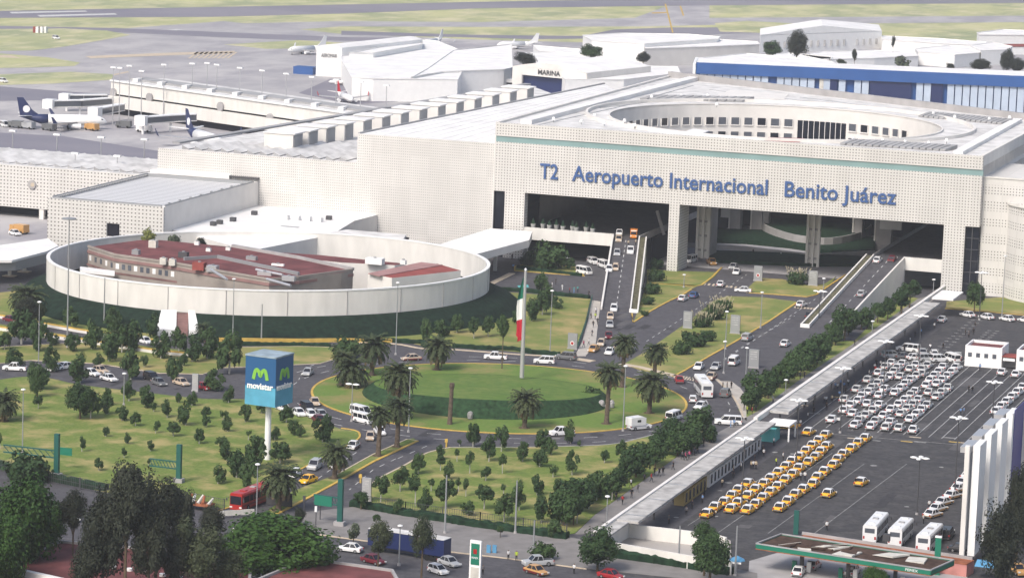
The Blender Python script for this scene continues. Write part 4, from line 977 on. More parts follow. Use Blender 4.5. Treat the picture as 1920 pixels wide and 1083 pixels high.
# ================================================================ tall white panelled billboard building at the right
wb = thing('white_panel_building', 'tall white ribbed panel wall with blue banner at the right edge', 'building', (-94, 560, 0))
WX = -94.0
for k in range(4):
    y = 554.5+k*10.8
    part(wb, 'panel', lambda mb: mb.box(WX-1.2, WX, y, y+6.2, 1.5, 20.6, 'white_paint'))
    part(wb, 'panel_back', lambda mb: mb.box(WX-3.4, WX-2.6, y+5.6, y+10.8, 1.0, 19.0, 'concrete_grey'))
    part(wb, 'top_frame', lambda mb: mb.box(WX-3.4, WX-1.65, y, y+7, 19.2, 20.2, 'steel'))
part(wb, 'edge_post', lambda mb: mb.box(WX-2.4, WX-1.61, 553.4, 554.45, 0, 20.6, 'concrete_light'))
part(wb, 'banner', lambda mb: mb.box(WX, WX+.12, 588.6, 612, 4, 21, 'banner_blue'))
part(wb, 'body', lambda mb: mb.box(WX+.0, WX+25, 598.5, 640, 0, 19, 'concrete_light'))
# ================================================================ movistar cube
cb = thing('billboard_cube', 'blue cube shaped advertising sign on a tall white post left of the roundabout', 'billboard', (G(501, 862).x, G(501, 862).y, 0), R(-8))
MB().tube((0, 0, 0), (0, 0, 11.0), .62, .55, 14, 'white_paint').build('post', cb)
Lc = 3.3; zc0, zc1 = 11.0, 20.6
def f(mb): mb.box(-Lc, Lc, -Lc, Lc, zc0+.01, zc0+3.6, 'cube_blue'); mb.box(-Lc, Lc, -Lc, Lc, zc0+3.62, zc1-.3, 'mid_blue')
MB2 = MB(); f(MB2); MB2.build('cube', cb)
MB2 = MB(); MB2.box(-Lc-.1, Lc+.1, -Lc-.1, Lc+.1, zc1-.3, zc1, 'cube_top'); MB2.build('cube_top', cb)
def em(fc):
    """the m mark: two rounded humps"""
    mb = MB(); P = []
    pts = [(-1.5, -.95), (-1.15, .6), (-.75, 1.0), (-.3, .55), (0, -.25), (.3, .55), (.75, 1.0), (1.15, .6), (1.5, -.95)]
    sp = smooth_px(pts, 5)
    for i, (x, y) in enumerate(sp):
        a = sp[max(0, i-1)]; b = sp[min(len(sp)-1, i+1)]; t = Vector((b[0]-a[0], b[1]-a[1])).normalized(); n_ = Vector((-t.y, t.x))*.34
        P.append(((x+n_.x, y+n_.y), (x-n_.x, y-n_.y)))
    rings = [[(l[0], 0, l[1]), (r[0], 0, r[1]), (r[0], -.1, r[1]), (l[0], -.1, l[1])] for l, r in P]
    if fc: rings = [[(-q[1], q[0], q[2]) for q in r] for r in rings]
    off = (Lc, 0, 16.9) if fc else (0, -Lc, 16.9)
    mb.loft([[(q[0]*(1 if fc else 1.0)+off[0], q[1]*1.0+off[1], q[2]*.95+off[2]) for q in r] for r in rings], 'lime'); return mb.build('emblem', cb)
em(0); em(1)
cb_loc = cb.location.copy(); cb.location = (0, 0, 0)
text('lettering', 'movistar', 'white_paint', cb, 0, 0, 0, 0, h=1.15, ext=.12, bold=.03, width=5.6, loc=(-2.8, -Lc-.05, 14.2))
text('lettering', 'movistar', 'white_paint', cb, 0, 0, 0, 0, h=1.15, ext=.12, bold=.03, width=5.6, loc=(Lc+.05, -2.8, 14.2), rot=Matrix.Rotation(R(90), 4, 'Z') @ Matrix.Rotation(R(90), 4, 'X'))
cb.location = cb_loc
# ================================================================ flagpole with flag
p = G(978, 716); fp = thing('flagpole', 'tall pale flagpole on the roundabout mound', 'flagpole', (p.x, p.y, 0)); part(fp, 'pole', lambda mb: mb.tube((p.x, p.y, 1), (p.x, p.y, 24.6), .5, .28, 12, 'steel')); part(fp, 'finial', lambda mb: mb.tube((p.x, p.y, 24.6), (p.x, p.y, 25), .38, .2, 10, 'steel'))
def flag():
    mb = MB(); n = 30; mats_ = ['flag_green', 'flag_white', 'flag_red']; H0 = 23.0; H1 = 9.3
    for k in range(n):
        t0, t1 = k/n, (k+1)/n
        def row(t):
            w = .25+.95*math.sin(min(1, t*1.25)*math.pi*.62)*(1 if t < .93 else .6); z = H0-(H0-H1)*t; out = []
            for j in range(7): u = j/6; out.append((p.x-.35-u*w*1.15, p.y-.2+.5*math.sin(u*9+t*7)*u, z-.5*u))
            return out
        a, b = row(t0), row(t1); mb.add(a+b, [(j, j+1, 8+j, 7+j) for j in range(6)], mats_[min(2, int(t0*3))])
    return tag(mb.build('flag', smooth=True), 'limp green white and red flag hanging from the tall flagpole', 'flag')
flag()
# ================================================================ street gantries and sign boards
def gantry(px, h, arm, lab, signs=()):
    b = G(*px); g_ = thing('sign_gantry', lab, 'sign gantry', (b.x, b.y, 0), group='green steel sign gantries')
    part(g_, 'post', lambda mb: mb.box(b.x-.45, b.x+.45, b.y-.35, b.y+.35, .3, h, 'green_metal')); part(g_, 'footing', lambda mb: mb.box(b.x-.9, b.x+.9, b.y-.7, b.y+.7, 0, .9, 'concrete_grey'))
    d = Vector((arm[0], arm[1], 0)); e = b+d; z = arm[2]
    def f(mb):
        for zz in (z, z+1.3): mb.bar((b.x, b.y, zz), (e.x, e.y, zz), .3, .22, 'green_metal')
        n_ = 9
        for k in range(n_): q = b+d*(k/n_); r_ = b+d*((k+1)/n_); mb.tube((q.x, q.y, z+.1), (r_.x, r_.y, z+1.3), .07, n=4, m='green_metal')
    part(g_, 'arm', f)
    for t0, t1 in signs: q = b+d*t0; r_ = b+d*t1; part(g_, 'sign_panel', lambda mb: mb.bar((q.x, q.y-.25, z-.3), (r_.x, r_.y-.25, z-.3), .12, 1.7, 'green_sign'))
gantry((637, 986), 8.4, (-5.2, 0.6, 3.6), 'green gantry post with arm over the street by the roundabout exit', ((.3, .95),))
gantry((335, 905), 7.2, (-6, .3, 2.5), 'green gantry post at the lower edge of the west lawn')
gantry((106, 895), 8.2, (-11, .4, 3.6), 'green gantry at far left with a side sign')
p = G(118, 880); tag((MB().box(p.x-.8, p.x+1.8, p.y-.1, p.y, 2.8, 4.2, 'green_sign')).build('road_sign'), 'green road sign mounted beside the far left gantry', 'road sign')
def totem(px, w, h, lab, red=True, col='grey_metal'):
    b = G(*px); s_ = pxm(b); W_, H_ = w/s_, h/s_; t = thing('sign_totem', lab, 'sign', (b.x, b.y, 0), group='grey upright sign boards')
    part(t, 'board', lambda mb: mb.box(b.x-W_/2, b.x+W_/2, b.y-.2, b.y+.25, .2, H_, col)); part(t, 'plinth', lambda mb: mb.box(b.x-W_/2-.1, b.x+W_/2+.1, b.y-.35, b.y+.4, 0, .35, 'concrete_grey'))
    if red:
        def f(mb): mb.tube((b.x, b.y-.2, H_*.4), (b.x, b.y-.26, H_*.4), W_*.22, n=16, m='white_paint'); mb.tube((b.x, b.y-.26, H_*.4), (b.x, b.y-.3, H_*.4), W_*.15, n=16, m='lamp_red')
        part(t, 'emblem', f)
    else:
        for k in range(4): part(t, 'text_line', lambda mb: mb.box(b.x-W_*.38, b.x+W_*.3, b.y-.24, b.y-.2, H_*(.85-k*.12), H_*(.85-k*.12)+.12, 'marking_white'))
totem((1073, 655), 18, 31, 'grey totem with red and white emblem north of the roundabout ring')
totem((1421, 527), 16, 29, 'grey totem with red and white emblem under the terminal front')
totem((1524, 536), 17, 29, 'grey slab sign beside the plumed grasses near the right ramp', False)
totem((1289, 616), 17, 33, 'grey slab sign left of the plumed grasses on the central lawn', False)
totem((1378, 626), 18, 36, 'grey slab sign right of the plumed grasses on the central lawn', False)
totem((1413, 690), 19, 36, 'grey slab sign beside the exit road near the hedge trees', False)
totem((687, 940), 18, 46, 'white framed sign board at the corner of the lower lawn', False, 'steel')
totem((366, 734), 12, 34, 'short grey box sign beside the north west road', False, 'steel')
# ================================================================ lamps
def lamp(px, topy, kind, lab, base=None):
    b = G(*px); h = 1.0
    # height from the photograph
    lo, hi = 0, 60
    for _ in range(40):
        m_ = (lo+hi)/2; q = Vector((b.x, b.y, m_))-CAM; yy = CYP-F_PX*(q.dot(IU))/q.dot(FW)
        lo, hi = (m_, hi) if yy > topy else (lo, m_)
    h = lo; r = thing('street_lamp', lab, 'street lamp', (b.x, b.y, 0), group={'quad': 'four armed lamps of the taxi lot', 'globe': 'single lamps', 'mast': 'tall plain masts', 'double': 'double lamps'}[kind])
    part(r, 'post', lambda mb: mb.tube((b.x, b.y, 0), (b.x, b.y, h), .14 if kind != 'mast' else .2, .08 if kind != 'mast' else .12, 8, 'grey_metal' if kind != 'quad' else 'dark_metal'))
    part(r, 'base', lambda mb: mb.tube((b.x, b.y, 0), (b.x, b.y, .5), .32, .25, 8, 'concrete_grey'))
    heads = {'quad': [(1.1, 0), (-1.1, 0), (0, 1.1), (0, -1.1)], 'double': [(.8, 0), (-.8, 0)], 'globe': [(0, 0)], 'mast': []}[kind]
    for dx, dy in heads:
        def f(mb):
            if dx or dy: mb.tube((b.x, b.y, h-.15), (b.x+dx*.5, b.y+dy*.5, h), .06, n=5, m='white_paint')
            mb.loft([[(b.x+dx+c_*s_*(.75 if dx else .5), b.y+dy+d_*s_*(.75 if dy else .5), h+z) for c_, d_ in [(math.cos(a*math.pi/4), math.sin(a*math.pi/4)) for a in range(8)]] for s_, z in ((.5, -.16), (.95, -.05), (.9, .1), (.4, .2))], 'white_paint')
        part(r, 'lamp_head', f)
    return r
for px, ty, kd, lb in [((1719, 965), 858, 'quad', 'four armed lamp in the middle of the taxi lot'), ((1790, 925), 783, 'quad', 'four armed lamp standing by the two men in white shirts'), ((1860, 800), 716, 'quad', 'four armed lamp farthest right behind the white panel wall'),
    ((1535, 604), 546, 'quad', 'four armed lamp over the far end of the walkway roof'), ((1722, 690), 592, 'quad', 'four armed lamp above the walkway roof beside the ramp trees'), ((1655, 760), 640, 'quad', 'four armed lamp over the rearmost white taxis'), ((1575, 812), 690, 'quad', 'four armed lamp among the front white taxis'), ((1492, 880), 750, 'quad', 'four armed lamp rising through the yellow taxis'), ((1390, 960), 822, 'quad', 'four armed lamp over the street end of the walkway'),
    ((1836, 600), 511, 'quad', 'four armed lamp on the verge before the round tower'), ((1878, 600), 480, 'globe', 'slender lamp in front of the round tower'),
    ((1168, 808), 686, 'globe', 'lamp on the right side of the roundabout island'), ((766, 810), 690, 'globe', 'lamp behind the front left palms of the island'), ((659, 790), 720, 'double', 'double lamp on the left of the roundabout island'), ((742, 665), 530, 'globe', 'tall lamp in front of the round wall near the red block'), ((1031, 662), 545, 'globe', 'slender lamp on the north lawn'), ((1426, 615), 548, 'globe', 'lamp in the middle of the central lawn'), ((1360, 655), 584, 'globe', 'lamp on the right kerb of the central lawn'), ((1357, 700), 640, 'globe', 'lamp beside the bus stop corner'), ((1398, 712), 652, 'globe', 'lamp above the slab sign by the exit road'), ((1634, 648), 602, 'globe', 'lamp on the footpath beside the walkway roof'), ((1472, 750), 712, 'globe', 'lamp on the footpath near the blue kiosk'), ((1543, 560), 522, 'globe', 'lamp on the grass island under the terminal front'), ((1749, 560), 524, 'globe', 'lamp at the dark opening beside the right pillar'),
    ((1282, 540), 515, 'globe', 'lamp in front of the central pillar'), ((1137, 985), 930, 'globe', 'lamp on the footpath end near the street'),
    ((436, 650), 523, 'globe', 'tall lamp before the middle of the round wall'), ((195, 612), 520, 'mast', 'plain mast before the left part of the round wall'), ((490, 640), 570, 'mast', 'short plain mast before the round wall'), ((72, 700), 566, 'globe', 'lamp beside the yellow railed road at left'), ((126, 652), 404, 'mast', 'very tall mast rising in front of the box building'), ((834, 1000), 890, 'mast', 'pale concrete mast on the street pavement'), ((232, 760), 700, 'globe', 'lamp among the trees of the west lawn'), ((42, 850), 730, 'globe', 'slender lamp on the left end of the west lawn'), ((966, 1000), 900, 'mast', 'bare mast on the pavement before the lower lawn'), ((1000, 1035), 975, 'mast', 'short bare mast beside the pavement corner'), ((748, 1060), 985, 'globe', 'curved lamp by the blue trailer'), ((1272, 1060), 985, 'mast', 'thin mast behind the street wall of the yard'), ((1378, 1080), 985, 'mast', 'rust red mast beside the blue parasol'), ((480, 1000), 870, 'globe', 'lamp beside the red bus')]:
    lamp(px, ty, kd, lb)
# halo of arms on the very tall mast
b = G(126, 652); tag(MB().tube((b.x, b.y, 29.0), (b.x, b.y, 29.25), 1.6, 1.6, 16, 'grey_metal').build('lamp_ring'), 'round ring of floodlights at the top of the very tall mast', 'floodlight')
fl = [(213, 127), (225, 128), (243, 124), (266, 134), (308, 122), (361, 120), (389, 119), (407, 122), (450, 128), (492, 133), (537, 139), (585, 145), (631, 150), (677, 154), (725, 161), (24, 246), (107, 253), (190, 258), (271, 262), (141, 288), (220, 293)]
for i, (x, y) in enumerate(fl):
    far = y < 200; H_ = 21 if far else (19 if y < 280 else 17.5)
    b = G(x, y, H_); r = thing('floodlight_mast', ('apron floodlight, %s from the left in the row behind the pier' % ORD[i]) if far else ('apron floodlight, %s from the left behind the left wing' % ORD[i-15]), 'floodlight', (b.x, b.y, 0), group='apron floodlight masts')
    part(r, 'mast', lambda mb: mb.tube((b.x, b.y, 0), (b.x, b.y, H_), .22, .14, 8, 'steel')); part(r, 'lamp_head', lambda mb: mb.box(b.x-1.05, b.x+1.05, b.y-.5, b.y+.5, H_-.15, H_+.35, 'white_paint'))
# ================================================================ fences and railings
def fence(px, h, lab, m_='dark_metal', step=3, name='fence'):
    P = gp(px); r = thing(name, lab, 'fence', (P[0].x, P[0].y, 0))
    for a, b in zip(P, P[1:]):
        def f(mb):
            for z in (.35, h*.5, h-.08): mb.bar((a.x, a.y, z), (b.x, b.y, z), .06, .07, m_)
            d = b-a; n_ = max(1, int(d.length/.45))
            for k in range(n_): q = a+d*(k/n_); mb.box(q.x-.025, q.x+.025, q.y-.025, q.y+.025, .1, h, m_)
        part(r, 'railing', f)
        d = b-a; n_ = max(1, int(d.length/step))
        for k in range(n_+1): q = a+d*(k/n_); part(r, 'post', lambda mb: mb.box(q.x-.08, q.x+.08, q.y-.08, q.y+.08, 0, h+.1, m_))
    return r
fence([(672, 950), (760, 964), (900, 984), (1062, 1006)], 2.3, 'dark railing fence along the street side of the lower lawn', step=6)
fence([(-10, 880), (90, 905), (210, 930), (330, 940), (420, 958)], 2.2, 'dark railing fence along the bottom of the west lawn', step=6)
fence([(1110, 562), (1100, 605), (1084, 650)], 1.2, 'green railing beside the footpath of the left ramp', 'green_metal')
yr = thing('yellow_guardrail', 'yellow railed parapet of the road at the far left', 'guardrail', (G(0, 595).x, G(0, 595).y, 0))
for ya_ in ([(-60, 577), (0, 590), (150, 617), (293, 637)], [(-60, 602), (0, 612), (110, 628), (290, 655), (360, 662)]):
    P = gp(ya_, 1)
    for a, b in zip(P, P[1:]): part(yr, 'rail', lambda mb: (mb.bar((a.x, a.y, 0), (b.x, b.y, 0), .3, .8, 'concrete_light'), mb.bar((a.x, a.y, .803), (b.x, b.y, .803), .22, .35, 'yellow_kerb')))
tag(MB().prism([(p.x, p.y) for p in gp([(-60, 581), (0, 594), (150, 621), (293, 641), (400, 655), (400, 661), (290, 652), (110, 626), (0, 608), (-60, 598)])], .05, .2, 'asphalt_road').build('side_road'), kind='structure')
for px, m_ in [([(560, 642), (640, 641), (735, 642)], 'yellow_kerb'), ([(410, 640), (560, 642)], 'yellow_kerb')]:
    k = MB(); P = pxl(px, 1, sm=False); ribbon(k, P, .5, 0, .9, m_); tag(k.build('guardrail'), 'low yellow barrier at the foot of the planted bank, %s part' % ('right' if px[0][0] > 500 else 'left'), 'barrier')
# ================================================================ distant hangars
def hangar(front, h, depth, lab, roof='arch', wallm='white_paint', roofm='roof_white', rise=3.0, dirpx=None, name='hangar'):
    """front: two bottom corners (pixels on the ground); depth in metres away from the viewer"""
    a, b = G(*front[0]), G(*front[1]); d = (b-a).normalized(); n_ = Vector((-d.y, d.x, 0))
    if n_.y < 0: n_ = -n_
    if dirpx: q = G(*dirpx)-b; q.z = 0; n_ = q.normalized()
    r = thing(name, lab, 'hangar', (a.x, a.y, 0))
    c_ = b+n_*depth; e = a+n_*depth
    part(r, 'wall', lambda mb: mb.prism([tuple(v)[:2] for v in (a, b, c_, e)], 0, h, wallm))
    def f(mb):
        rings = []; N = 12
        for s_ in range(2):
            row = []
            for k in range(N+1):
                t = k/N; z = h+.02+(rise*math.sin(math.pi*t) if roof == 'arch' else rise*(1-abs(2*t-1)))
                base = (a+(b-a)*t) if s_ == 0 else (e+(c_-e)*t); row.append((base.x, base.y, z))
            rings.append(row)
        mb.loft(rings, roofm, caps=False, closed=False)
        for row in rings: mb.add(row+[(row[0][0], row[0][1], h)], [tuple(range(len(row)))], wallm)
    part(r, 'roof', f)
    return r, a, b, c_, e
hg, a, b, c_, e = hangar(((592, 143), (640, 145)), 12.5, 70, 'large white hangar with lettered gable at the left of the hangar row', 'arch', rise=1.2, dirpx=(780, 128))
text('lettering', 'AEROMAR', 'dark_metal', hg, 0, 0, 0, 0, h=1.6, ext=.1, width=(b-a).length*.62, loc=a+(b-a)*.2+Vector((0, -.3, 8.3)), rot=Matrix.Rotation(math.atan2((b-a).y, (b-a).x), 4, 'Z') @ Matrix.Rotation(R(90), 4, 'X'))
def shed(pts, h, lab, m_='white_paint', top='roof_white', z=0, name='hangar', zt=None):
    P = [G(x, y, h) for x, y in pts]; r = thing(name, lab, 'hangar' if name == 'hangar' else 'building', (P[0].x, P[0].y, 0))
    part(r, 'wall', lambda mb: mb.prism([(p.x, p.y) for p in P], 0, zt or h, m_, top=top))
    part(r, 'roof_edge', lambda mb: ribbon(mb, [(p.x, p.y) for p in P], .6, h+.01 if not zt else max(zt)+.01, (h if not zt else max(zt))+.35, top, True) if not zt else mb.box(P[0].x-.3, P[0].x+.3, P[0].y-.3, P[0].y+.3, h, h+.5, top))
    return r, P
shed([(640, 112), (640, 84), (790, 76), (820, 78), (850, 90), (880, 105), (858, 150), (700, 148), (660, 146)], 9, 'broad low white hangar roof behind the parked small aircraft')
shed([(655, 100), (790, 75), (792, 84), (700, 100)], 11, 'narrow white building behind the broad hangar roof')
r, P = shed([(772, 146), (800, 130), (850, 95), (958, 84), (960, 128), (945, 131), (830, 135)], 9.5, 'white vaulted hangar with dark green arched door')
r2 = G(800, 146, 0); part(r, 'door', lambda mb: mb.loft([[(r2.x-8+16*t, r2.y-3.0, 0), (r2.x-8+16*t, r2.y-3.0, 5.5+1.6*math.sin(math.pi*t))] for t in [k/12 for k in range(13)]], 'dark_void', caps=False, closed=False))
gr = thing('green_hangar_wall', 'long low building with green band beside the arched door hangar', 'building', (G(840, 160).x, G(840, 160).y, 0))
a, b = G(838, 152), G(948, 148)
part(gr, 'wall', lambda mb: mb.bar((a.x, a.y, 0), (b.x, b.y, 0), 8, 4.4, 'concrete_light')); part(gr, 'green_band', lambda mb: mb.bar((a.x, a.y, 4.403), (b.x, b.y, 4.403), 8.2, 2.2, 'green_sign')); 
a, b = G(755, 164), G(862, 166)
g2 = thing('perimeter_building', 'low beige building in front of the arched door hangar', 'building', (a.x, a.y, 0)); part(g2, 'wall', lambda mb: mb.bar((a.x, a.y, 0), (b.x, b.y, 0), 6, 4.2, 'concrete_light')); part(g2, 'roof', lambda mb: mb.bar((a.x, a.y, 4.203), (b.x, b.y, 4.203), 6.4, .4, 'roof_pale'))
a, b = G(884, 170), G(966, 172); g3 = thing('white_arcade', 'low white arcade building left of the dark open hangar', 'building', (a.x, a.y, 0))
part(g3, 'wall', lambda mb: mb.bar((a.x, a.y, 0), (b.x, b.y, 0), 5, 4.0, 'glass_dark')); part(g3, 'roof', lambda mb: mb.bar((a.x, a.y, 4.003), (b.x, b.y, 4.003), 6, 1.4, 'white_paint'))
for k in range(6): q = a+(b-a)*(k/5); part(g3, 'pillar', lambda mb: mb.box(q.x-.4, q.x+.4, q.y-3.3, q.y-2.6, 0, 4.0, 'white_paint'))
# hangar lettered MARINA with a dark open mouth
ma = thing('navy_hangar', 'pale hangar with wide dark open mouth and black lettering on its front', 'hangar', (G(960, 172).x, G(960, 172).y, 0))
A_, B_ = G(960, 176), G(1098, 190); D_ = (B_-A_).normalized(); L_ = (B_-A_).length; hM = 11.5
T_ = G(1125, 160)-G(1045, 172); BK = Vector((.25, 1, 0)).normalized()*52
part(ma, 'front_wall', lambda mb: (mb.bar(A_, A_+D_*(L_*.13), .5, hM, 'concrete_light'), mb.bar(A_+D_*(L_*.86), B_, .5, hM, 'concrete_light'), mb.bar(A_+D_*(L_*.13)+Vector((0, 0, 8.3)), A_+D_*(L_*.86)+Vector((0, 0, 8.3)), .5, hM-8.3, 'concrete_light')))
part(ma, 'opening', lambda mb: mb.bar(A_+D_*(L_*.13)+Vector((0, 2, 0)), A_+D_*(L_*.86)+Vector((0, 2, 0)), .5, 8.3, 'navy'))
part(ma, 'side_wall', lambda mb: mb.bar(B_, B_+BK, .5, hM, 'concrete_light'))
def f(mb):
    rings = [];
    for off in (Vector((0, -.3, 0)), BK): rings.append([tuple(A_+(B_-A_)*t+off+Vector((0, 0, hM+.05+2.4*math.sin(math.pi*t)))) for t in [k/10 for k in range(11)]])
    mb.loft(rings, 'roof_white', caps=False, closed=False); mb.add(rings[0]+[], [tuple(range(11))], 'concrete_light')
part(ma, 'roof', f)
text('lettering', 'MARINA', 'dark_metal', ma, 0, 0, 0, 0, h=1.9, ext=.1, bold=.02, width=L_*.3, loc=A_+D_*(L_*.35)+Vector((0, -.5, 9.2)), rot=Matrix.Rotation(math.atan2(D_.y, D_.x), 4, 'Z') @ Matrix.Rotation(R(90), 4, 'X'))
r, P = shed([(1040, 128), (1100, 122), (1270, 126), (1275, 138), (1170, 150), (1060, 150)], 9, 'long white hangar roof behind the lettered open hangar')
r, P = shed([(985, 100), (1045, 98), (1118, 108), (1115, 121), (1000, 122)], 8, 'low white hangar with red and grey lettering on its side')
q0_, q1_ = G(1048, 121, 0), G(1108, 122, 0)
text('lettering', 'AEROMAR', 'grey_metal', r, 0, 0, 0, 0, h=2.2, ext=.1, width=(q1_-q0_).length*.7, loc=P[3]*.42+P[4]*.58+Vector((0, -.6, -4.5)), rot=Matrix.Rotation(math.atan2((P[3]-P[4]).y, (P[3]-P[4]).x), 4, 'Z') @ Matrix.Rotation(R(90), 4, 'X'))
shed([(1000, 86), (1120, 96), (1118, 104), (1010, 96)], 6, 'narrow white shed behind the low lettered hangar')
shed([(1093, 67), (1165, 63), (1290, 65), (1350, 70), (1345, 74), (1208, 83), (1110, 77)], 9.5, 'very large white warehouse at the back centre')
r, P = shed([(1209, 84), (1345, 74.5), (1420, 79), (1424, 84), (1330, 88), (1209, 92)], 8, 'grey white warehouse with small dark emblem right of the large warehouse', m_='concrete_light')
p = G(1302, 122, 3.5); part(r, 'emblem', lambda mb: mb.tube((p.x+4, p.y-6, 4.8), (p.x+4, p.y-6.3, 4.8), 1.2, n=10, m='navy'))
# its long windowed flank is turned to us
hb = thing('windowed_hangar', 'big white gabled hangar with one row of tall windows behind the blue hangar', 'hangar', (G(1425, 125).x, G(1425, 125).y, 0))
a, b, c_ = G(1424, 101), G(1524, 98), G(1652, 92)
bk = Vector((-.25, 1, 0)).normalized()*45
part(hb, 'wall', lambda mb: mb.prism([tuple(v)[:2] for v in (a, c_, c_+bk, a+bk)], 0, 9.0, 'white_paint'))
def f(mb):
    for s_ in (0,):
        P_ = [a, (a+c_)*.5, c_]; A0 = [(v.x, v.y-.2, z) for v, z in zip(P_, (9.1, 12.8, 9.1))]; A1 = [(v.x+bk.x, v.y+bk.y, z) for v, z in zip(P_, (9.1, 12.8, 9.1))]
        mb.loft([A0, A1], 'roof_white', caps=False, closed=False); mb.add(A0, [(0, 1, 2)], 'white_paint')
part(hb, 'roof', f)
dn_ = (c_-a); 
for k in range(18):
    q = a+dn_*((k+.6)/18.5); 
    if k % 9 != 4: part(hb, 'window', lambda mb: mb.box(q.x-.9, q.x+.9, q.y-.35, q.y-.02 if False else q.y+.1, 2.5, 5.5, 'roof_grey'))
for pts, h, lab in [([(1500, 104), (1540, 98), (1640, 95), (1712, 98), (1722, 106), (1640, 110), (1540, 112)], 5, 'low white flat roofs in front of the windowed hangar'), ([(1652, 68), (1760, 73), (1850, 80), (1846, 86), (1760, 82), (1655, 75)], 6, 'long low white roof right of the windowed hangar'), ([(1716, 92), (1780, 86), (1850, 92), (1836, 100), (1790, 104), (1722, 98)], 6, 'white shed with stepped roof behind the blue hangar'), ([(1820, 86), (1862, 80), (1898, 88), (1890, 94), (1840, 96)], 7, 'pale office building with small square windows'), ([(1832, 62), (1880, 56), (1990, 61), (1990, 67), (1835, 66)], 8, 'white hangar with grey door panels at the right edge')]:
    shed(pts, h, lab)
shed([(1868, 84), (1990, 84), (1990, 88), (1868, 88)], 4, 'low building with red roof at the right edge', top='red_roof_bright', name='red_roof_shed')
shed([(1430, 104), (1480, 100), (1560, 108), (1556, 114), (1440, 112)], 5, 'low white roof between the tall dark tree and the blue hangar')
shed([(1310, 110), (1400, 101), (1560, 116), (1568, 124), (1320, 118)], 17, 'white hangar roof rising behind the left half of the blue band')
# seams and stains of the big roofs are modelled as thin raised joints
for x0_, y0_, x1_, y1_ in [(1235, 178, 1300, 160), (1000, 236, 1180, 196), (1330, 168, 1600, 200), (1230, 190, 1125, 202), (1500, 182, 1640, 200)]:
    a, b = G(x0_, y0_, 36.4), G(x1_, y1_, 36.4); part(hotel, 'roof_seam', lambda mb: mb.bar((a.x, a.y, 36.302), (b.x, b.y, 36.302), .35, .1, 'grey_metal'))
for k in range(9):
    a = Vector((XL-3.6-k*4.2, Y0+2, 30.9)); t = (k+.5)/9.5; b = Vector((h2.x+(h1.x-h2.x)*t, h2.y+(h1.y-h2.y)*t, 30.9)); part(hall, 'roof_seam', lambda mb: mb.bar((a.x, a.y, 30.902), (b.x, b.y, 30.902), .12, .05, 'roof_pale'))
# ================================================================ long blue maintenance hangar
bh = thing('blue_hangar', 'very long hangar with bright blue band and pale sliding doors', 'hangar', (-250, 1262, 0))
HB = 19.5; U, V_ = G(1306, 117, HB), G(1925, 143, HB); du = (V_-U); du.z = 0; Lb = du.length; du.normalize(); nb = Vector((-du.y, du.x, 0))
V2 = U+du*(Lb*1.25)
def seg(mb, t0, t1, z0, z1, m_, off=0, th=.5):
    a = U+du*(Lb*t0)-nb*off; b = U+du*(Lb*t1)-nb*off; mb.bar((a.x, a.y, z0), (b.x, b.y, z0), th, z1-z0, m_)
part(bh, 'blue_band', lambda mb: seg(mb, 0, 1.25, HB-4.4, HB, 'hangar_blue', .5, 1.4))
part(bh, 'body', lambda mb: mb.prism([tuple(v)[:2] for v in (U+nb*1, V2+nb*1, V2+nb*30, U+nb*30)], 0, HB-.5, 'hangar_blue', top='roof_white'))
part(bh, 'end_wall', lambda mb: mb.bar((U.x-.6, U.y-1, 0), (U.x-.6+nb.x*30, U.y+nb.y*30, 0), 1.1, HB-.4, 'white_paint'))
t = .012
dk = [(.235, .255, 'v'), (.395, .43, 'g'), (.445, .475, 'x')]
k = 0
while t < 1.24:
    voids = [(.22, .238), (.375, .39), (.407, .432), (.46, .485), (.525, .66), (.685, .693), (.713, .753)]
    w = .0235
    vd = [v for v in voids if v[0] <= t+w*.5 <= v[1]]
    if not vd:
        part(bh, 'door_leaf', lambda mb: seg(mb, t, t+w*.86, 0, HB-4.42, 'door_pale', .2, .3)) if k < 60 else None
    t += w; k += 1
part(bh, 'opening', lambda mb: seg(mb, .53, .655, 0, HB-4.42, 'navy', .25, .2))
part(bh, 'opening', lambda mb: seg(mb, .715, .75, 0, HB-4.42, 'navy', .25, .2))
part(bh, 'opening', lambda mb: seg(mb, .408, .43, 0, HB-4.42, 'navy', .25, .2))
part(bh, 'opening', lambda mb: seg(mb, .376, .389, 0, HB-4.42, 'tin_pale', .25, .2))
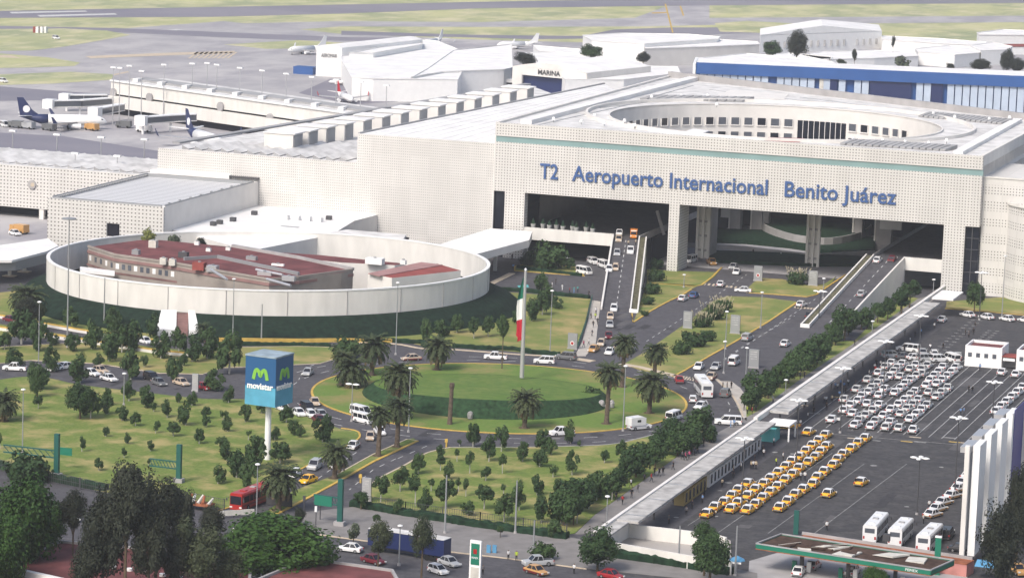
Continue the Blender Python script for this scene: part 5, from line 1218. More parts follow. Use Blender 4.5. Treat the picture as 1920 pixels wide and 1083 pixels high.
# ================================================================ parked aircraft
def aircraft(nose, tail, lab, scale=None, colr='white_paint', tailm='navy', name='aircraft', L=None, rise=0):
    n0, t0 = G(*nose), G(*tail); d = (t0-n0); L = L or d.length; ang = math.atan2(d.y, d.x); n0 = t0-d.normalized()*L
    r = thing(name, lab, 'aircraft', (n0.x, n0.y, 0), ang)
    s = L/33.6; rad = 1.95*s
    def ring(x, rr, z, n=14): return [(x*s, rr*s*math.cos(2*math.pi*i/n), z*s+rr*s*math.sin(2*math.pi*i/n)*1.06) for i in range(n)]
    prof = [(0, .08, 2.9), (.6, .75, 3.0), (1.6, 1.25, 3.15), (3.2, 1.75, 3.3), (5, 1.95, 3.4), (22, 1.95, 3.4), (25, 1.7, 3.6), (29, .95, 4.1), (32, .35, 4.5), (33, .1, 4.6)]
    mb = MB(); mb.loft([ring(*p) for p in prof[:6]], colr); mb.loft([ring(*p) for p in prof[5:]], tailm if tailm == 'navy' else colr); mb.build('fuselage', r, smooth=True)
    mb = MB(); mb.add([(x*s, y*s, z*s) for x, y, z in [(25.5, -.15, 5.2), (32.6, -.12, 4.8), (33.8, -.08, 11.6), (31.4, -.08, 11.6), (28, -.12, 7.0), (25.5, .15, 5.2), (32.6, .12, 4.8), (33.8, .08, 11.6), (31.4, .08, 11.6), (28, .12, 7.0)]], [(0, 1, 2, 3, 4), (9, 8, 7, 6, 5), (0, 5, 6, 1), (1, 6, 7, 2), (2, 7, 8, 3), (3, 8, 9, 4), (4, 9, 5, 0)], tailm); tf = mb.build('tail_fin', r)
    if tailm == 'navy':
        mb = MB(); mb.tube((30.2*s, -.24*s, 7.3*s), (30.2*s, .24*s, 7.3*s), 1.35*s, n=14, m='white_paint'); mb.build('tail_emblem', r)
    for sg in (-1, 1):
        mb = MB(); W_ = [(11, 1.6, 2.5), (17, 1.6, 2.4), (20.6, 15.5, 3.4), (18.9, 15.5, 3.4)]
        mb.add([(x*s, y*s*sg, z*s) for x, y, z in W_]+[(x*s, y*s*sg, (z+.45)*s) for x, y, z in W_], [(0, 1, 2, 3), (7, 6, 5, 4), (0, 4, 5, 1), (1, 5, 6, 2), (2, 6, 7, 3), (3, 7, 4, 0)], 'steel'); mb.build('wing', r)
        mb = MB(); W_ = [(18.9, 15.5, 3.6), (20.6, 15.5, 3.6), (21.4, 16.1, 6.0), (20.6, 16.1, 6.0)]
        mb.add([(x*s, y*s*sg, z*s) for x, y, z in W_]+[(x*s, (y+.12)*s*sg, z*s) for x, y, z in W_], [(0, 1, 2, 3), (7, 6, 5, 4), (0, 4, 5, 1), (1, 5, 6, 2), (2, 6, 7, 3), (3, 7, 4, 0)], tailm); mb.build('winglet', r)
        mb = MB(); mb.tube((10*s, 5.2*s*sg, 1.6*s), (13.6*s, 5.2*s*sg, 1.7*s), 1.0*s, .7*s, 12, colr); mb.build('engine', r)
        mb = MB(); W_ = [(28, .7, 4.7), (31, .5, 4.7), (33.2, 6.4, 5.2), (32, 6.4, 5.2)]
        mb.add([(x*s, y*s*sg, z*s) for x, y, z in W_]+[(x*s, y*s*sg, (z+.2)*s) for x, y, z in W_], [(0, 1, 2, 3), (7, 6, 5, 4), (0, 4, 5, 1), (1, 5, 6, 2), (2, 6, 7, 3), (3, 7, 4, 0)], colr); mb.build('tailplane', r)
        mb = MB(); mb.tube((14.5*s, 2.9*s*sg, 0), (14.5*s, 2.9*s*sg, 2.4*s), .12*s, m='grey_metal'); mb.tube((14.5*s, 2.6*s*sg, .5*s), (14.5*s, 3.2*s*sg, .5*s), .5*s, n=10, m='tyre'); mb.build('landing_gear', r)
    mb = MB(); mb.tube((3.6*s, 0, 0), (3.6*s, 0, 2*s), .1*s, m='grey_metal'); mb.tube((3.6*s, -.25*s, .35*s), (3.6*s, .25*s, .35*s), .35*s, n=10, m='tyre'); mb.build('nose_gear', r)
    for sg in (-1, 1): mb = MB(); mb.box(1.5*s, 2.2*s, (1.0 if sg > 0 else -1.25)*s, (1.25 if sg > 0 else -1.0)*s, 3.7*s, 4.1*s, 'glass_dark'); mb.build('cockpit_window', r)
    return r
aircraft((200, 243), (32, 240), 'white airliner with dark blue tail parked nose-in at the pier')
aircraft((415, 285), (347, 264), 'airliner mostly hidden behind the roof with only dark blue tail showing', L=33)
aircraft((690, 208), (632, 186), 'airliner with red tail fin behind the pier roof', tailm='flag_red', L=22)
aircraft((548, 103), (612, 100), 'small white jet with its nose left of the lettered hangar', L=24, tailm='white_paint')
aircraft((770, 92), (830, 84), 'white business jet behind the hangars, left one of the pair', L=22, tailm='white_paint')
aircraft((950, 92), (1010, 92), 'white business jet behind the hangars, right one of the pair', L=22, tailm='white_paint')
for i, (x, y, a_) in enumerate([(655, 160, .3), (668, 154, 2.2), (684, 158, 1.1), (700, 152, 2.8), (716, 158, .6), (730, 150, 1.9), (690, 148, 2.4), (742, 156, .2), (712, 148, 1.4)]):
    p = G(x, y); q = G(x+9*math.cos(a_), y+1.6*math.sin(a_)); aircraft((x, y), (x+9*math.cos(a_), y+1.6*math.sin(a_)), 'small white propeller plane crowded before the hangars, %s from the left' % ORD[i], L=11, tailm='white_paint', name='light_aircraft')
b = G(591, 140); tag(MB().box(b.x-9, b.x, b.y-3, b.y+3, .02, 3.2, 'hangar_blue').build('blue_container'), 'long blue container left of the lettered white hangar', 'container')
for i_, x_ in enumerate((68, 76, 83)):
    p = G(x_, 62); tag(MB().box(p.x-1.3, p.x+.1, p.y-1, p.y+1, .05, 3, 'red_roof_bright').box(p.x+.103, p.x+1.4, p.y-1, p.y+1, .05, 3, 'white_paint').build('marker_block'), 'small red and white marker block on the far airfield grass, %s from the left' % ORD[i_], 'marker')
# ================================================================ VEGETATION
def leafball(seed, n_clump, n_leaf, leaf, m, flat=.85, core=True, rag=.25, drop=0.0, coremat=None):
    """crown of unit radius: leaf-sized quads in clumps over an uneven dark heart, sitting on z = 0 .. 2*flat"""
    rnd = random.Random(seed); v = []; f = []
    cl = []
    for i in range(n_clump):
        u = rnd.uniform(-1, 1); a = rnd.uniform(0, 2*math.pi); rr = math.sqrt(1-u*u); R_ = rnd.uniform(.5, .82)*(1-rag*rnd.random())
        cl.append((Vector((rr*math.cos(a)*R_, rr*math.sin(a)*R_, u*R_*flat)), rnd.uniform(.24, .42)))
    for k in range(n_leaf):
        c, r = cl[k % n_clump]
        d = Vector((rnd.gauss(0, 1), rnd.gauss(0, 1), rnd.gauss(0, 1))).normalized()
        p = c+d*r*rnd.uniform(.6, 1.05); nrm = (d+Vector((rnd.uniform(-.7, .7), rnd.uniform(-.7, .7), rnd.uniform(-.2, .9)))).normalized()
        a = nrm.orthogonal().normalized(); b = nrm.cross(a); s = leaf*rnd.uniform(.6, 1.3); t = rnd.uniform(0, 6.3)
        a2 = a*math.cos(t)+b*math.sin(t); b2 = nrm.cross(a2); o = len(v)
        v += [p-a2*s-b2*s*.6, p+a2*s-b2*s*.6, p+a2*s*.8+b2*s*.6, p-a2*s*.8+b2*s*.6]; f.append((o, o+1, o+2, o+3))
    if core:
        for c, r in cl[:max(6, n_clump//2)]:
            o = len(v); q = r*.6
            ico = [(0, 0, 1), (.89, 0, .45), (.28, .85, .45), (-.72, .53, .45), (-.72, -.53, .45), (.28, -.85, .45), (.72, .53, -.45), (-.28, .85, -.45), (-.89, 0, -.45), (-.28, -.85, -.45), (.72, -.53, -.45), (0, 0, -1)]
            v += [c*.8+Vector(x)*q*rnd.uniform(.8, 1.2) for x in ico]
            f += [tuple(o+i for i in t) for t in [(0, 1, 2), (0, 2, 3), (0, 3, 4), (0, 4, 5), (0, 5, 1), (1, 6, 2), (2, 7, 3), (3, 8, 4), (4, 9, 5), (5, 10, 1), (6, 7, 2), (7, 8, 3), (8, 9, 4), (9, 10, 5), (10, 6, 1), (11, 7, 6), (11, 8, 7), (11, 9, 8), (11, 10, 9), (11, 6, 10)]]
    me = bpy.data.meshes.new('crown'); me.from_pydata([(x.x, x.y, x.z) for x in v], [], f); me.materials.append(MATS[m]); me.update(); return me
CR_ = {}
def crown_mesh(kind, i):
    key = (kind, i)
    if key not in CR_:
        sp = {'young': (16, 1300, .085, 'leaf_young', .95, .25), 'sparse': (9, 420, .09, 'leaf_young', .9, .5), 'hedge': (24, 2200, .07, 'leaf_hedge', .85, .25), 'dark': (40, 9000, .034, 'leaf_dark', 1.0, .45),
              'bright': (56, 15000, .032, 'leaf_bright', .8, .2), 'round': (60, 15000, .034, 'leaf_bright', .8, .15), 'olive': (30, 5500, .034, 'leaf_olive', 1.0, .45), 'big': (34, 5000, .045, 'leaf_hedge', .9, .3), 'yellow': (16, 900, .09, 'leaf_yellow', 1.2, .2), 'grey': (14, 700, .1, 'leaf_grey', .9, .4), 'topiary': (20, 800, .1, 'leaf_hedge', .95, .05), 'mound': (24, 1300, .085, 'leaf_hedge', .55, .3)}[kind]
        CR_[key] = leafball(hash(kind) % 97+i*13 if False else sum(map(ord, kind))+i*13, sp[0], sp[1], sp[2], sp[3], sp[4], rag=sp[5])
    return CR_[key]
def trunk_mesh(h, r, white=False, branch=True, m_='trunk'):
    mb = MB(); mb.tube((0, 0, 0), (.02*h, 0, h), r, r*.6, 7, m_)
    if white: mb.tube((0, 0, 0), (.003, 0, min(1.1, h*.8)), r*1.25, r*1.15, 7, 'trunk_white')
    if branch:
        for k in range(4): a = k*1.7; mb.tube((0.01, 0, h*.72), (math.cos(a)*h*.3, math.sin(a)*h*.3, h*1.15), r*.45, r*.2, 5, m_)
    me_ = mb.build('x'); me = me_.data; bpy.data.objects.remove(me_); return me
TR_ = {k: trunk_mesh(*v) for k, v in {'young': (1, .06, True), 'big': (1, .045), 'hedge': (1, .055)}.items()}
def tree(base, w, hc, ht, kind, label, cat='tree', group=None, i=0, name='tree', white=None):
    """w crown width, hc crown height, ht height of the crown's underside (all metres)"""
    r = thing(name, label, cat, (base.x, base.y, base.z if base.z > .01 else .1), group=group)
    c = bpy.data.objects.new('crown', crown_mesh(kind, i % 4)); COL.objects.link(c); c.parent = r
    fl = {'bright': .8, 'round': .8, 'mound': .55, 'yellow': 1.2}.get(kind, .9)
    c.scale = (w/2, w/2, hc/2/fl); c.location = (0, 0, ht+hc/2*.95); c.rotation_euler = (random.uniform(-.12, .12), random.uniform(-.12, .12), random.uniform(0, 6.28)); c.scale = (c.scale[0]*random.uniform(.88, 1.15), c.scale[1], c.scale[2])
    if ht+hc*.3 > .3:
        t = bpy.data.objects.new('trunk', TR_['young' if kind in ('young', 'sparse') else ('hedge' if w < 5 else 'big')]); COL.objects.link(t); t.parent = r
        H_ = ht+hc*.35; t.scale = (max(1.1, w*.42), max(1.1, w*.42), H_) if kind in ('young', 'sparse') else (w*.75, w*.75, H_)
    return r
def trees_px(lst, ox, oy, kind, txt, cat, group, band, where, s=3.0, name='tree', hmul=1.12):
    """lst: (crown centre x, crown centre y, crown width, trunk foot y) in a crop of the photograph enlarged s times"""
    pts = [((x)/s+ox, (yb)/s+oy) for x, yc, w, yb in lst]; labs = rowlabels(pts, band, txt, where)
    for n_, ((x, yc, w, yb), (px, py)) in enumerate(zip(lst, pts)):
        b = G(px, py); k = pxm(b)*s; W_ = w/k*1.2; hc = W_*hmul*random.uniform(.82, 1.3); top = (yb-yc)/k/.985+hc/2; ht = max(.15, top-hc)
        kd = kind
        if kind == 'young' and (n_*7 % 5 == 0): kd = 'sparse' if w < 62 else 'young'
        tree(Vector((b.x, b.y, .12)), W_, hc, ht, kd, labs[n_], cat, group, n_, name)
YL = [(665, 325, 34, 345), (740, 300, 85, 352), (900, 290, 82, 375), (830, 348, 85, 432), (1020, 365, 74, 432), (1132, 308, 92, 372), (1180, 348, 60, 395), (1290, 268, 78, 330), (650, 376, 30, 432), (557, 420, 48, 482), (560, 370, 60, 420), (605, 475, 58, 530), (722, 408, 54, 498), (905, 420, 50, 500), (1115, 415, 88, 462), (1190, 472, 50, 520), (1297, 420, 76, 508), (1572, 355, 66, 442), (1480, 395, 52, 440), (1340, 330, 26, 348),
      (330, 505, 82, 600), (433, 455, 76, 500), (222, 560, 100, 660), (415, 545, 88, 682), (505, 545, 38, 598), (590, 590, 116, 692), (700, 555, 42, 628), (658, 545, 40, 600), (812, 487, 58, 540), (803, 605, 98, 700), (912, 574, 42, 618), (1000, 612, 94, 706), (1100, 575, 76, 620), (1220, 570, 70, 622), (1303, 545, 46, 600), (465, 660, 82, 718), (710, 690, 72, 735), (915, 675, 108, 770), (1125, 685, 92, 778), (1235, 675, 140, 778), (1325, 680, 92, 780), (1392, 600, 80, 700), (1436, 560, 84, 650), (1522, 562, 80, 650), (320, 675, 60, 730), (1562, 522, 50, 600), (1200, 820, 90, 860)]
trees_px(YL, 640, 722, 'young', 'young tree on lower lawn', 'tree', 'young trees on the lower lawn', 26, 'row from roundabout')
WL = [(215, 105, 60, 135), (510, 130, 120, 190), (600, 112, 72, 165), (725, 25, 84, 92), (820, 90, 92, 128), (865, 122, 40, 152), (1005, 75, 40, 102), (940, 128, 66, 185), (685, 155, 72, 202), (762, 188, 66, 232), (875, 228, 52, 272), (1045, 190, 92, 228), (1080, 100, 50, 118), (1160, 150, 56, 190), (1160, 200, 50, 238), (1255, 160, 56, 195), (1285, 70, 60, 102), (1372, 130, 40, 160), (1380, 170, 60, 210), (1280, 230, 60, 262), (1397, 268, 36, 312), (975, 240, 70, 290), (595, 260, 42, 292), (715, 303, 42, 332), (845, 335, 46, 372), (1120, 288, 64, 332), (1245, 322, 66, 366), (460, 325, 42, 376), (698, 372, 30, 410), (555, 440, 52, 482), (835, 435, 30, 452), (1275, 395, 82, 425), (1440, 398, 128, 472), (1575, 378, 108, 442), (1330, 460, 112, 522), (1225, 500, 92, 556), (1545, 280, 56, 312), (1610, 170, 84, 212), (1650, 238, 60, 282), (1690, 272, 50, 295), (1815, 262, 112, 322), (1470, 120, 60, 160), (1395, 525, 90, 580), (0, 300, 40, 360)]
trees_px(WL, 0, 722, 'young', 'young tree on west lawn', 'tree', 'young trees on the west lawn', 22, 'row from back')
NW = [(85, 935, 90, 990), (120, 790, 140, 855), (215, 835, 118, 892), (215, 692, 80, 725), (300, 830, 62, 862), (395, 702, 90, 765), (410, 850, 92, 895), (515, 815, 112, 882), (640, 735, 92, 780), (685, 848, 118, 902), (745, 850, 108, 892), (870, 775, 96, 818), (905, 858, 110, 935), (1005, 850, 92, 902), (612, 895, 108, 952), (1080, 888, 112, 952), (1165, 872, 118, 935), (1290, 940, 150, 1022), (1030, 948, 52, 978), (450, 1000, 130, 1075), (290, 945, 90, 1008), (210, 1035, 122, 1110), (980, 1020, 92, 1072), (735, 1000, 112, 1055), (1210, 1058, 110, 1115), (25, 830, 80, 885), (810, 945, 50, 985), (550, 940, 60, 980), (600, 1150, 60, 1200)]
trees_px(NW, 0, 361, 'young', 'leafy tree beside north west road', 'tree', 'trees beside the north west road', 20, 'row from back')
NL = [(745, 742, 70, 822), (825, 742, 66, 812), (1120, 508, 82, 562), (1165, 598, 104, 645), (1215, 618, 56, 655), (1130, 640, 82, 690), (1070, 688, 82, 726), (992, 698, 62, 745), (565, 765, 90, 812), (650, 745, 70, 790), (1055, 368, 72, 410), (1150, 362, 44, 395), (1213, 378, 48, 435), (1290, 400, 56, 438), (480, 800, 80, 840)]
trees_px(NL, 640, 361, 'young', 'leafy tree north of the roundabout', 'tree', 'trees on the north lawn and entrance court', 22, 'row from back')
HL_ = [(1705, 540, 34, 578), (1690, 556, 34, 590), (1664, 572, 30, 600), (1645, 582, 30, 606), (1615, 593, 38, 618), (1590, 602, 40, 630), (1565, 620, 34, 640), (1583, 596, 44, 640), (1548, 640, 36, 665), (1530, 650, 50, 684), (1512, 662, 46, 695), (1495, 676, 42, 706), (1478, 690, 42, 720), (1462, 700, 36, 728), (1440, 712, 40, 748), (1420, 722, 50, 762), (1408, 742, 40, 770), (1566, 628, 26, 648), (1625, 600, 24, 618),
       (1310, 790, 56, 826), (1288, 812, 44, 838), (1296, 822, 40, 850), (1260, 800, 40, 830), (1240, 826, 46, 852), (1218, 842, 48, 872), (1192, 860, 50, 895), (1175, 872, 40, 905), (1270, 838, 40, 856), (1150, 900, 44, 925), (1120, 908, 46, 935), (1100, 915, 42, 945), (1085, 935, 60, 962), (1057, 945, 60, 985), (1228, 850, 30, 880), (1330, 812, 30, 830)]
pts = [(x, yb) for x, yc, w, yb in HL_]; labs = rowlabels(pts, 22, 'dense dark tree by the footpath', 'row from back')
for n_, (x, yc, w, yb) in enumerate(HL_):
    b = G(x, yb); k = pxm(b); W_ = w/k*1.27; hc = W_*.9; top = (yb-yc)/k+hc/2; tree(Vector((b.x, b.y, .12)), W_, hc, max(.2, top-hc), 'hedge', labs[n_], 'tree', 'dense trees between the exit road and the footpath', n_)
BIG = [(40, 965, 150, 'bright', 1110, 'broad bright green tree in the lower left corner', 170), (-10, 1030, 130, 'bright', 1150, 'bright green tree cut by the lower left corner', 150), (85, 975, 90, 'bright', 1075, 'bright green tree behind the grey roof edge at lower left', 90),
       (232, 930, 110, 'dark', 1190, 'tall dark eucalyptus with the highest crown at lower left', 150), (190, 990, 110, 'dark', 1180, 'dark eucalyptus left of the highest crown at lower left', 160), (290, 945, 110, 'dark', 1160, 'dark eucalyptus right of the highest crown at lower left', 130), (160, 1050, 80, 'dark', 1180, 'low dark eucalyptus before the red roof at lower left', 110), (275, 1020, 90, 'dark', 1190, 'slender dark eucalyptus standing before the red roof', 140),
       (375, 1020, 110, 'olive', 1180, 'hazy olive green tree left of the round crowned tree', 140), (340, 960, 80, 'dark', 1080, 'dark tree beside the street left of the round crowned tree', 110), (420, 1060, 80, 'olive', 1170, 'low olive tree under the round crowned tree', 80),
       (512, 1020, 235, 'round', 1118, 'big round crowned glossy green tree at the bottom', 112),
       (790, 1000, 52, 'olive', 1085, 'tall ragged eucalyptus in front of the blue trailer', 92), (708, 1005, 62, 'olive', 1075, 'pale eucalyptus at the left end of the blue trailer', 66), (662, 992, 32, 'grey', 1030, 'thin pale tree left of the blue trailer', 40),
       (1120, 1022, 90, 'big', 1072, 'dark round tree before the street wall of the yard', 76), (1330, 1035, 92, 'big', 1095, 'dark tree left of the petrol station', 90), (1320, 1000, 56, 'big', 1080, 'upper dark crown behind the blue parasol', 50),
       (330, 1035, 70, 'dark', 1180, 'dark tree filling the gap beside the hazy olive tree', 100), (135, 955, 60, 'dark', 1100, 'dark tree rising behind the broad bright green tree', 80), (395, 975, 60, 'dark', 1050, 'dark tree just left of the big round crown', 60), (1870, 1010, 96, 'dark', 1120, 'dark eucalyptus before the white panel wall', 140), (1905, 930, 70, 'dark', 1050, 'dark tree at the right edge below the blue banner', 140), (1925, 985, 60, 'dark', 1070, 'dark tree cut by the right edge of the photo', 90), (1640, 1080, 60, 'bright', 1110, 'green shrub tree at the bottom right of the petrol station', 40), (560, 965, 30, 'dark', 985, 'small dark tree by the red bus', 34), (150, 742, 68, 'big', 786, 'large spreading tree on the west lawn', 62), (70, 720, 30, 'big', 745, 'tall narrow tree at the left of the west lawn', 60), (1075, 940, 40, 'hedge', 985, 'bushy tree at the lower right of the lower lawn', 40),
       (984, 110, 50, 'dark', 158, 'dark tree behind the hangar with black lettering', 26), (1110, 96, 56, 'big', 150, 'broad dark tree left of the very large warehouse', 28), (1205, 107, 30, 'dark', 140, 'dark tree before the large warehouse', 20), (1157, 144, 24, 'dark', 178, 'small dark tree on the hangar roof line', 20), (1445, 90, 38, 'big', 150, 'rounded dark tree before the windowed hangar, left one', 30), (1491, 82, 46, 'dark', 150, 'tall dark tree before the windowed hangar, right one', 52), (1600, 102, 14, 'dark', 150, 'small pointed conifer behind the blue hangar', 22), (1690, 115, 42, 'grey', 160, 'pale feathery tree behind the blue hangar', 30), (1553, 118, 10, 'dark', 158, 'little dark cypress left of the pointed conifer', 14), (1575, 116, 26, 'olive', 158, 'shrubby tree left of the pointed conifer', 14), (1835, 122, 50, 'dark', 170, 'dark tree row behind the right end of the blue band', 22), (1885, 112, 30, 'dark', 170, 'tall pointed dark tree behind the right end of the blue band', 40), (1780, 126, 18, 'dark', 165, 'small dark tree behind the blue band', 16), (1905, 122, 40, 'dark', 172, 'dark tree at the right edge behind the blue band', 26), (1673, 78, 8, 'dark', 118, 'dark narrow cypress right of the windowed hangar', 22), (880, 144, 18, 'dark', 166, 'small dark tree by the white arcade', 12),
       (1826, 548, 42, 'hedge', 590, 'bushy dark tree before the right pillar of the front', 46), (50, 575, 60, 'dark', 625, 'dark bushy growth at the foot of the planted bank at left', 40)]
for x, yc, w, kd, yb, lb, hh in BIG:
    b = G(x, yb); k = pxm(b); W_ = w/k; hc = hh/k; top = (yb-yc)/k+hc/2; tree(Vector((b.x, b.y, .1)), W_, hc, max(.2, top-hc), kd, lb, 'tree', None, int(x) % 4)
for x, yc, w, kd, z, lb in [(278, 432, 30, 'yellow', 4.2, 'yellow green conical tree inside the round wall'), (326, 438, 34, 'grey', 4.2, 'grey green round shrub behind the red roof'), (377, 444, 28, 'dark', 4.2, 'dark round shrub behind the red roof')]:
    b = G(x, yc+24 if kd == 'yellow' else yc+16, 8.5); k = pxm(b); W_ = w/k; tree(Vector((b.x, b.y, 4.2)), W_, W_*(1.5 if kd == 'yellow' else .95), 3.0, kd, lb, 'tree')
TOP = [(110, 630, 102, 700), (198, 742, 50, 792), (893, 806, 50, 858)]
for i, (x, yc, w, yb) in enumerate(TOP):
    b = G(x/3+640, yb/3+722); k = pxm(b)*3; W_ = w/k; tree(Vector((b.x, b.y, .1)), W_, W_*.95, max(.3, (yb-yc)/k-W_/2), 'topiary', 'clipped round topiary tree, %s' % ['at the left end of the street fence', 'on the pavement before the left fence', 'on the pavement in the middle'][i], 'tree')
# shrubs with plumes and low bushes
def bush(px, w, lab, plume=False, hm=.55, kind='mound'):
    b = G(*px); k = pxm(b); W_ = w/k; r = thing('shrub', lab, 'shrub', (b.x, b.y, .1))
    c = bpy.data.objects.new('foliage', crown_mesh(kind, int(px[0]) % 4)); COL.objects.link(c); c.parent = r; c.scale = (W_/2, W_/2.4, W_*hm/1.1); c.location = (0, 0, W_*hm*.42)
    if plume:
        mb = MB(); rnd = random.Random(int(px[0]))
        for j in range(46):
            a = rnd.uniform(0, 6.28); q = rnd.uniform(.1, .95)*W_/2; x, y = q*math.cos(a), q*math.sin(a)*.8; h = W_*hm*rnd.uniform(.8, 1.15); mb.tube((x, y, h*.5), (x*1.15, y*1.15, h), .03, n=3, m='leaf_plume'); mb.tube((x*1.15, y*1.15, h), (x*1.25, y*1.25, h+.55), .13, .02, 4, 'leaf_plume')
        mb.build('plume', r)
for px, w, pl, lab in [((1338, 600), 50, 1, 'plumed grass clump highest on the central lawn'), ((1353, 585), 44, 1, 'plumed grass clump nearest the terminal on the central lawn'), ((1318, 614), 44, 1, 'plumed grass clump beside the left slab sign'), ((1493, 534), 48, 1, 'plumed grass clump on the island under the front'), ((1300, 650), 60, 0, 'low dark shrub bed on the central lawn'), ((1278, 665), 46, 0, 'low dark shrub bed at the nose of the central lawn'), ((1325, 640), 40, 0, 'low green shrub right of the larger shrub bed'),
                   ((1230, 528), 42, 0, 'dark shrub bed beside the central pillar'), ((1222, 552), 40, 0, 'shrub bed in the ramp wedge nearest the pillar'), ((1215, 572), 30, 0, 'shrub bed in the tip of the ramp wedge'), ((1208, 592), 20, 0, 'smallest shrub in the ramp wedge'), ((1110, 752), 46, 0, 'shrubs beside the rocks on the mound slope'), ((1030, 505), 90, 0, 'shrubs on the entrance court island'), ((990, 497), 40, 0, 'round shrub at the left of the entrance court'), ((650, 672), 70, 0, 'dark shrub under the left palms'), ((1018, 1050), 60, 0, 'hedge bush at the pavement corner'), ((50, 905), 100, 0, 'hedge along the left fence'), ((1230, 505), 36, 0, 'dark shrub deep beside the central pillar')]:
    bush(px, w, lab, pl)
def hedgerow(px, w, h, lab):
    P = pxl(px, 3, sm=False); mb = MB(); q = []
    for a, b in zip(P, P[1:]):
        n_ = max(1, int(math.hypot(b[0]-a[0], b[1]-a[1])/.7)); q += [(a[0]+(b[0]-a[0])*k/n_+random.uniform(-.12, .12), a[1]+(b[1]-a[1])*k/n_+random.uniform(-.12, .12)) for k in range(n_)]
    q.append(P[-1]); rings = []
    for i, (x, y) in enumerate(q):
        a = Vector(q[max(0, i-1)]); b = Vector(q[min(len(q)-1, i+1)]); t = (b-a).normalized(); n_ = Vector((-t.y, t.x)); ww = w*random.uniform(.4, .55); hh = h*random.uniform(.85, 1.12)
        rings.append([(x-n_.x*ww, y-n_.y*ww, 0), (x-n_.x*ww, y-n_.y*ww, hh*.8), (x-n_.x*ww*.5, y-n_.y*ww*.5, hh), (x+n_.x*ww*.5, y+n_.y*ww*.5, hh), (x+n_.x*ww, y+n_.y*ww, hh*.8), (x+n_.x*ww, y+n_.y*ww, 0)])
    mb.loft(rings, 'hedge_dark'); return tag(mb.build('hedge'), lab, 'hedge')
hedgerow([(735, 641), (793, 645), (800, 652)], 1.6, 1.0, 'dark hedge left of the north lawn kerb')
hedgerow([(850, 651), (905, 655), (965, 657), (1000, 663), (1050, 667)], 1.4, 1.0, 'long dark hedge along the ring edge of the north lawn')
hedgerow([(925, 544), (980, 547), (1030, 552), (1105, 560)], 1.2, 1.0, 'low dark hedge between north lawn and entrance court')
hedgerow([(660, 948), (760, 966), (900, 988), (1064, 1010)], 2.0, 1.3, 'dark hedge behind the street fence of the lower lawn')
hedgerow([(-20, 872), (90, 900), (200, 920)], 2.0, 1.3, 'dark hedge behind the fence of the west lawn')
hedgerow([(410, 648), (520, 648), (620, 650)], 1.2, .9, 'low hedge behind the yellow barrier of the bank')
hedgerow([(1120, 1040), (1250, 1058), (1370, 1078)], 2.0, 1.5, 'dark hedge before the street wall of the yard')
hedgerow([(970, 503), (1000, 508), (1090, 518)], 1.0, .9, 'clipped hedge on the entrance court island')
# palms
def palm_crown(seed, nf=96, L=3.6, dry=False):
    rnd = random.Random(seed); mb = MB()
    for i in range(nf):
        a = i*2.399+rnd.uniform(-.2, .2); t0 = i/nf; el = 1.35-2.0*t0+rnd.uniform(-.12, .12)   # from upright to drooping
        d = Vector((math.cos(a), math.sin(a), 0)); p = Vector((0, 0, 0)); n_ = 6; LL = L*rnd.uniform(.85, 1.08); pts = []; e = el
        for k in range(n_+1):
            pts.append(p.copy()); p = p+(d*math.cos(e)+Vector((0, 0, math.sin(e))))*(LL/n_); e -= .24
        side = Vector((-d.y, d.x, 0)); m_ = 'leaf_palm' if t0 < .86 else 'leaf_palm_dry'
        for k in range(n_):
            u = (k+.5)/n_; w0 = .5*math.sin(math.pi*(.12+.85*k/n_)); w1 = .5*math.sin(math.pi*(.12+.85*(k+1)/n_))
            for sg in (-1, 1):
                dr = Vector((0, 0, -.18)); q = len(mb.v)
                mb.add([pts[k], pts[k+1], pts[k]*.25+pts[k+1]*.75+side*sg*w1*1.0+dr+ (pts[k+1]-pts[k])*.4, pts[k]*.7+pts[k+1]*.3+side*sg*w0+dr+(pts[k+1]-pts[k])*.3], [(0, 1, 2, 3)], m_)
    o = mb.build('x', fix=False); me = o.data; bpy.data.objects.remove(o); return me
PALM = [palm_crown(3+i) for i in range(3)]
mb = MB(); rings = []
for k in range(13):
    t = k/12; r = .5-.14*t+(.05 if k % 2 else 0)+(.14 if k > 10 else 0)+(.12 if k == 0 else 0); rings.append([(r*math.cos(a*math.pi/5)+.02*k, r*math.sin(a*math.pi/5), t) for a in range(10)])
mb.loft(rings, 'trunk_palm'); _o = mb.build('x'); PTR = _o.data; bpy.data.objects.remove(_o)
def palm(px, yc, w, lab, name='palm_tree', i=0):
    b = G(*px); k = pxm(b); r = thing(name, lab, 'palm tree', (b.x, b.y, .1), group=None)
    h = max(1, (px[1]-yc)/k-.2); t = bpy.data.objects.new('trunk', PTR); COL.objects.link(t); t.parent = r; t.scale = (1, 1, h)
    c = bpy.data.objects.new('crown', PALM[i % 3]); COL.objects.link(c); c.parent = r; s = w/k/6.6; c.scale = (s, s, s); c.location = (.24, 0, h-.2); c.rotation_euler = (0, 0, i*1.3)
    mb = MB(); mb.tube((0, 0, 0), (0, 0, .08), 1.3, 1.2, 12, 'trunk'); mb.build('soil_ring', r)
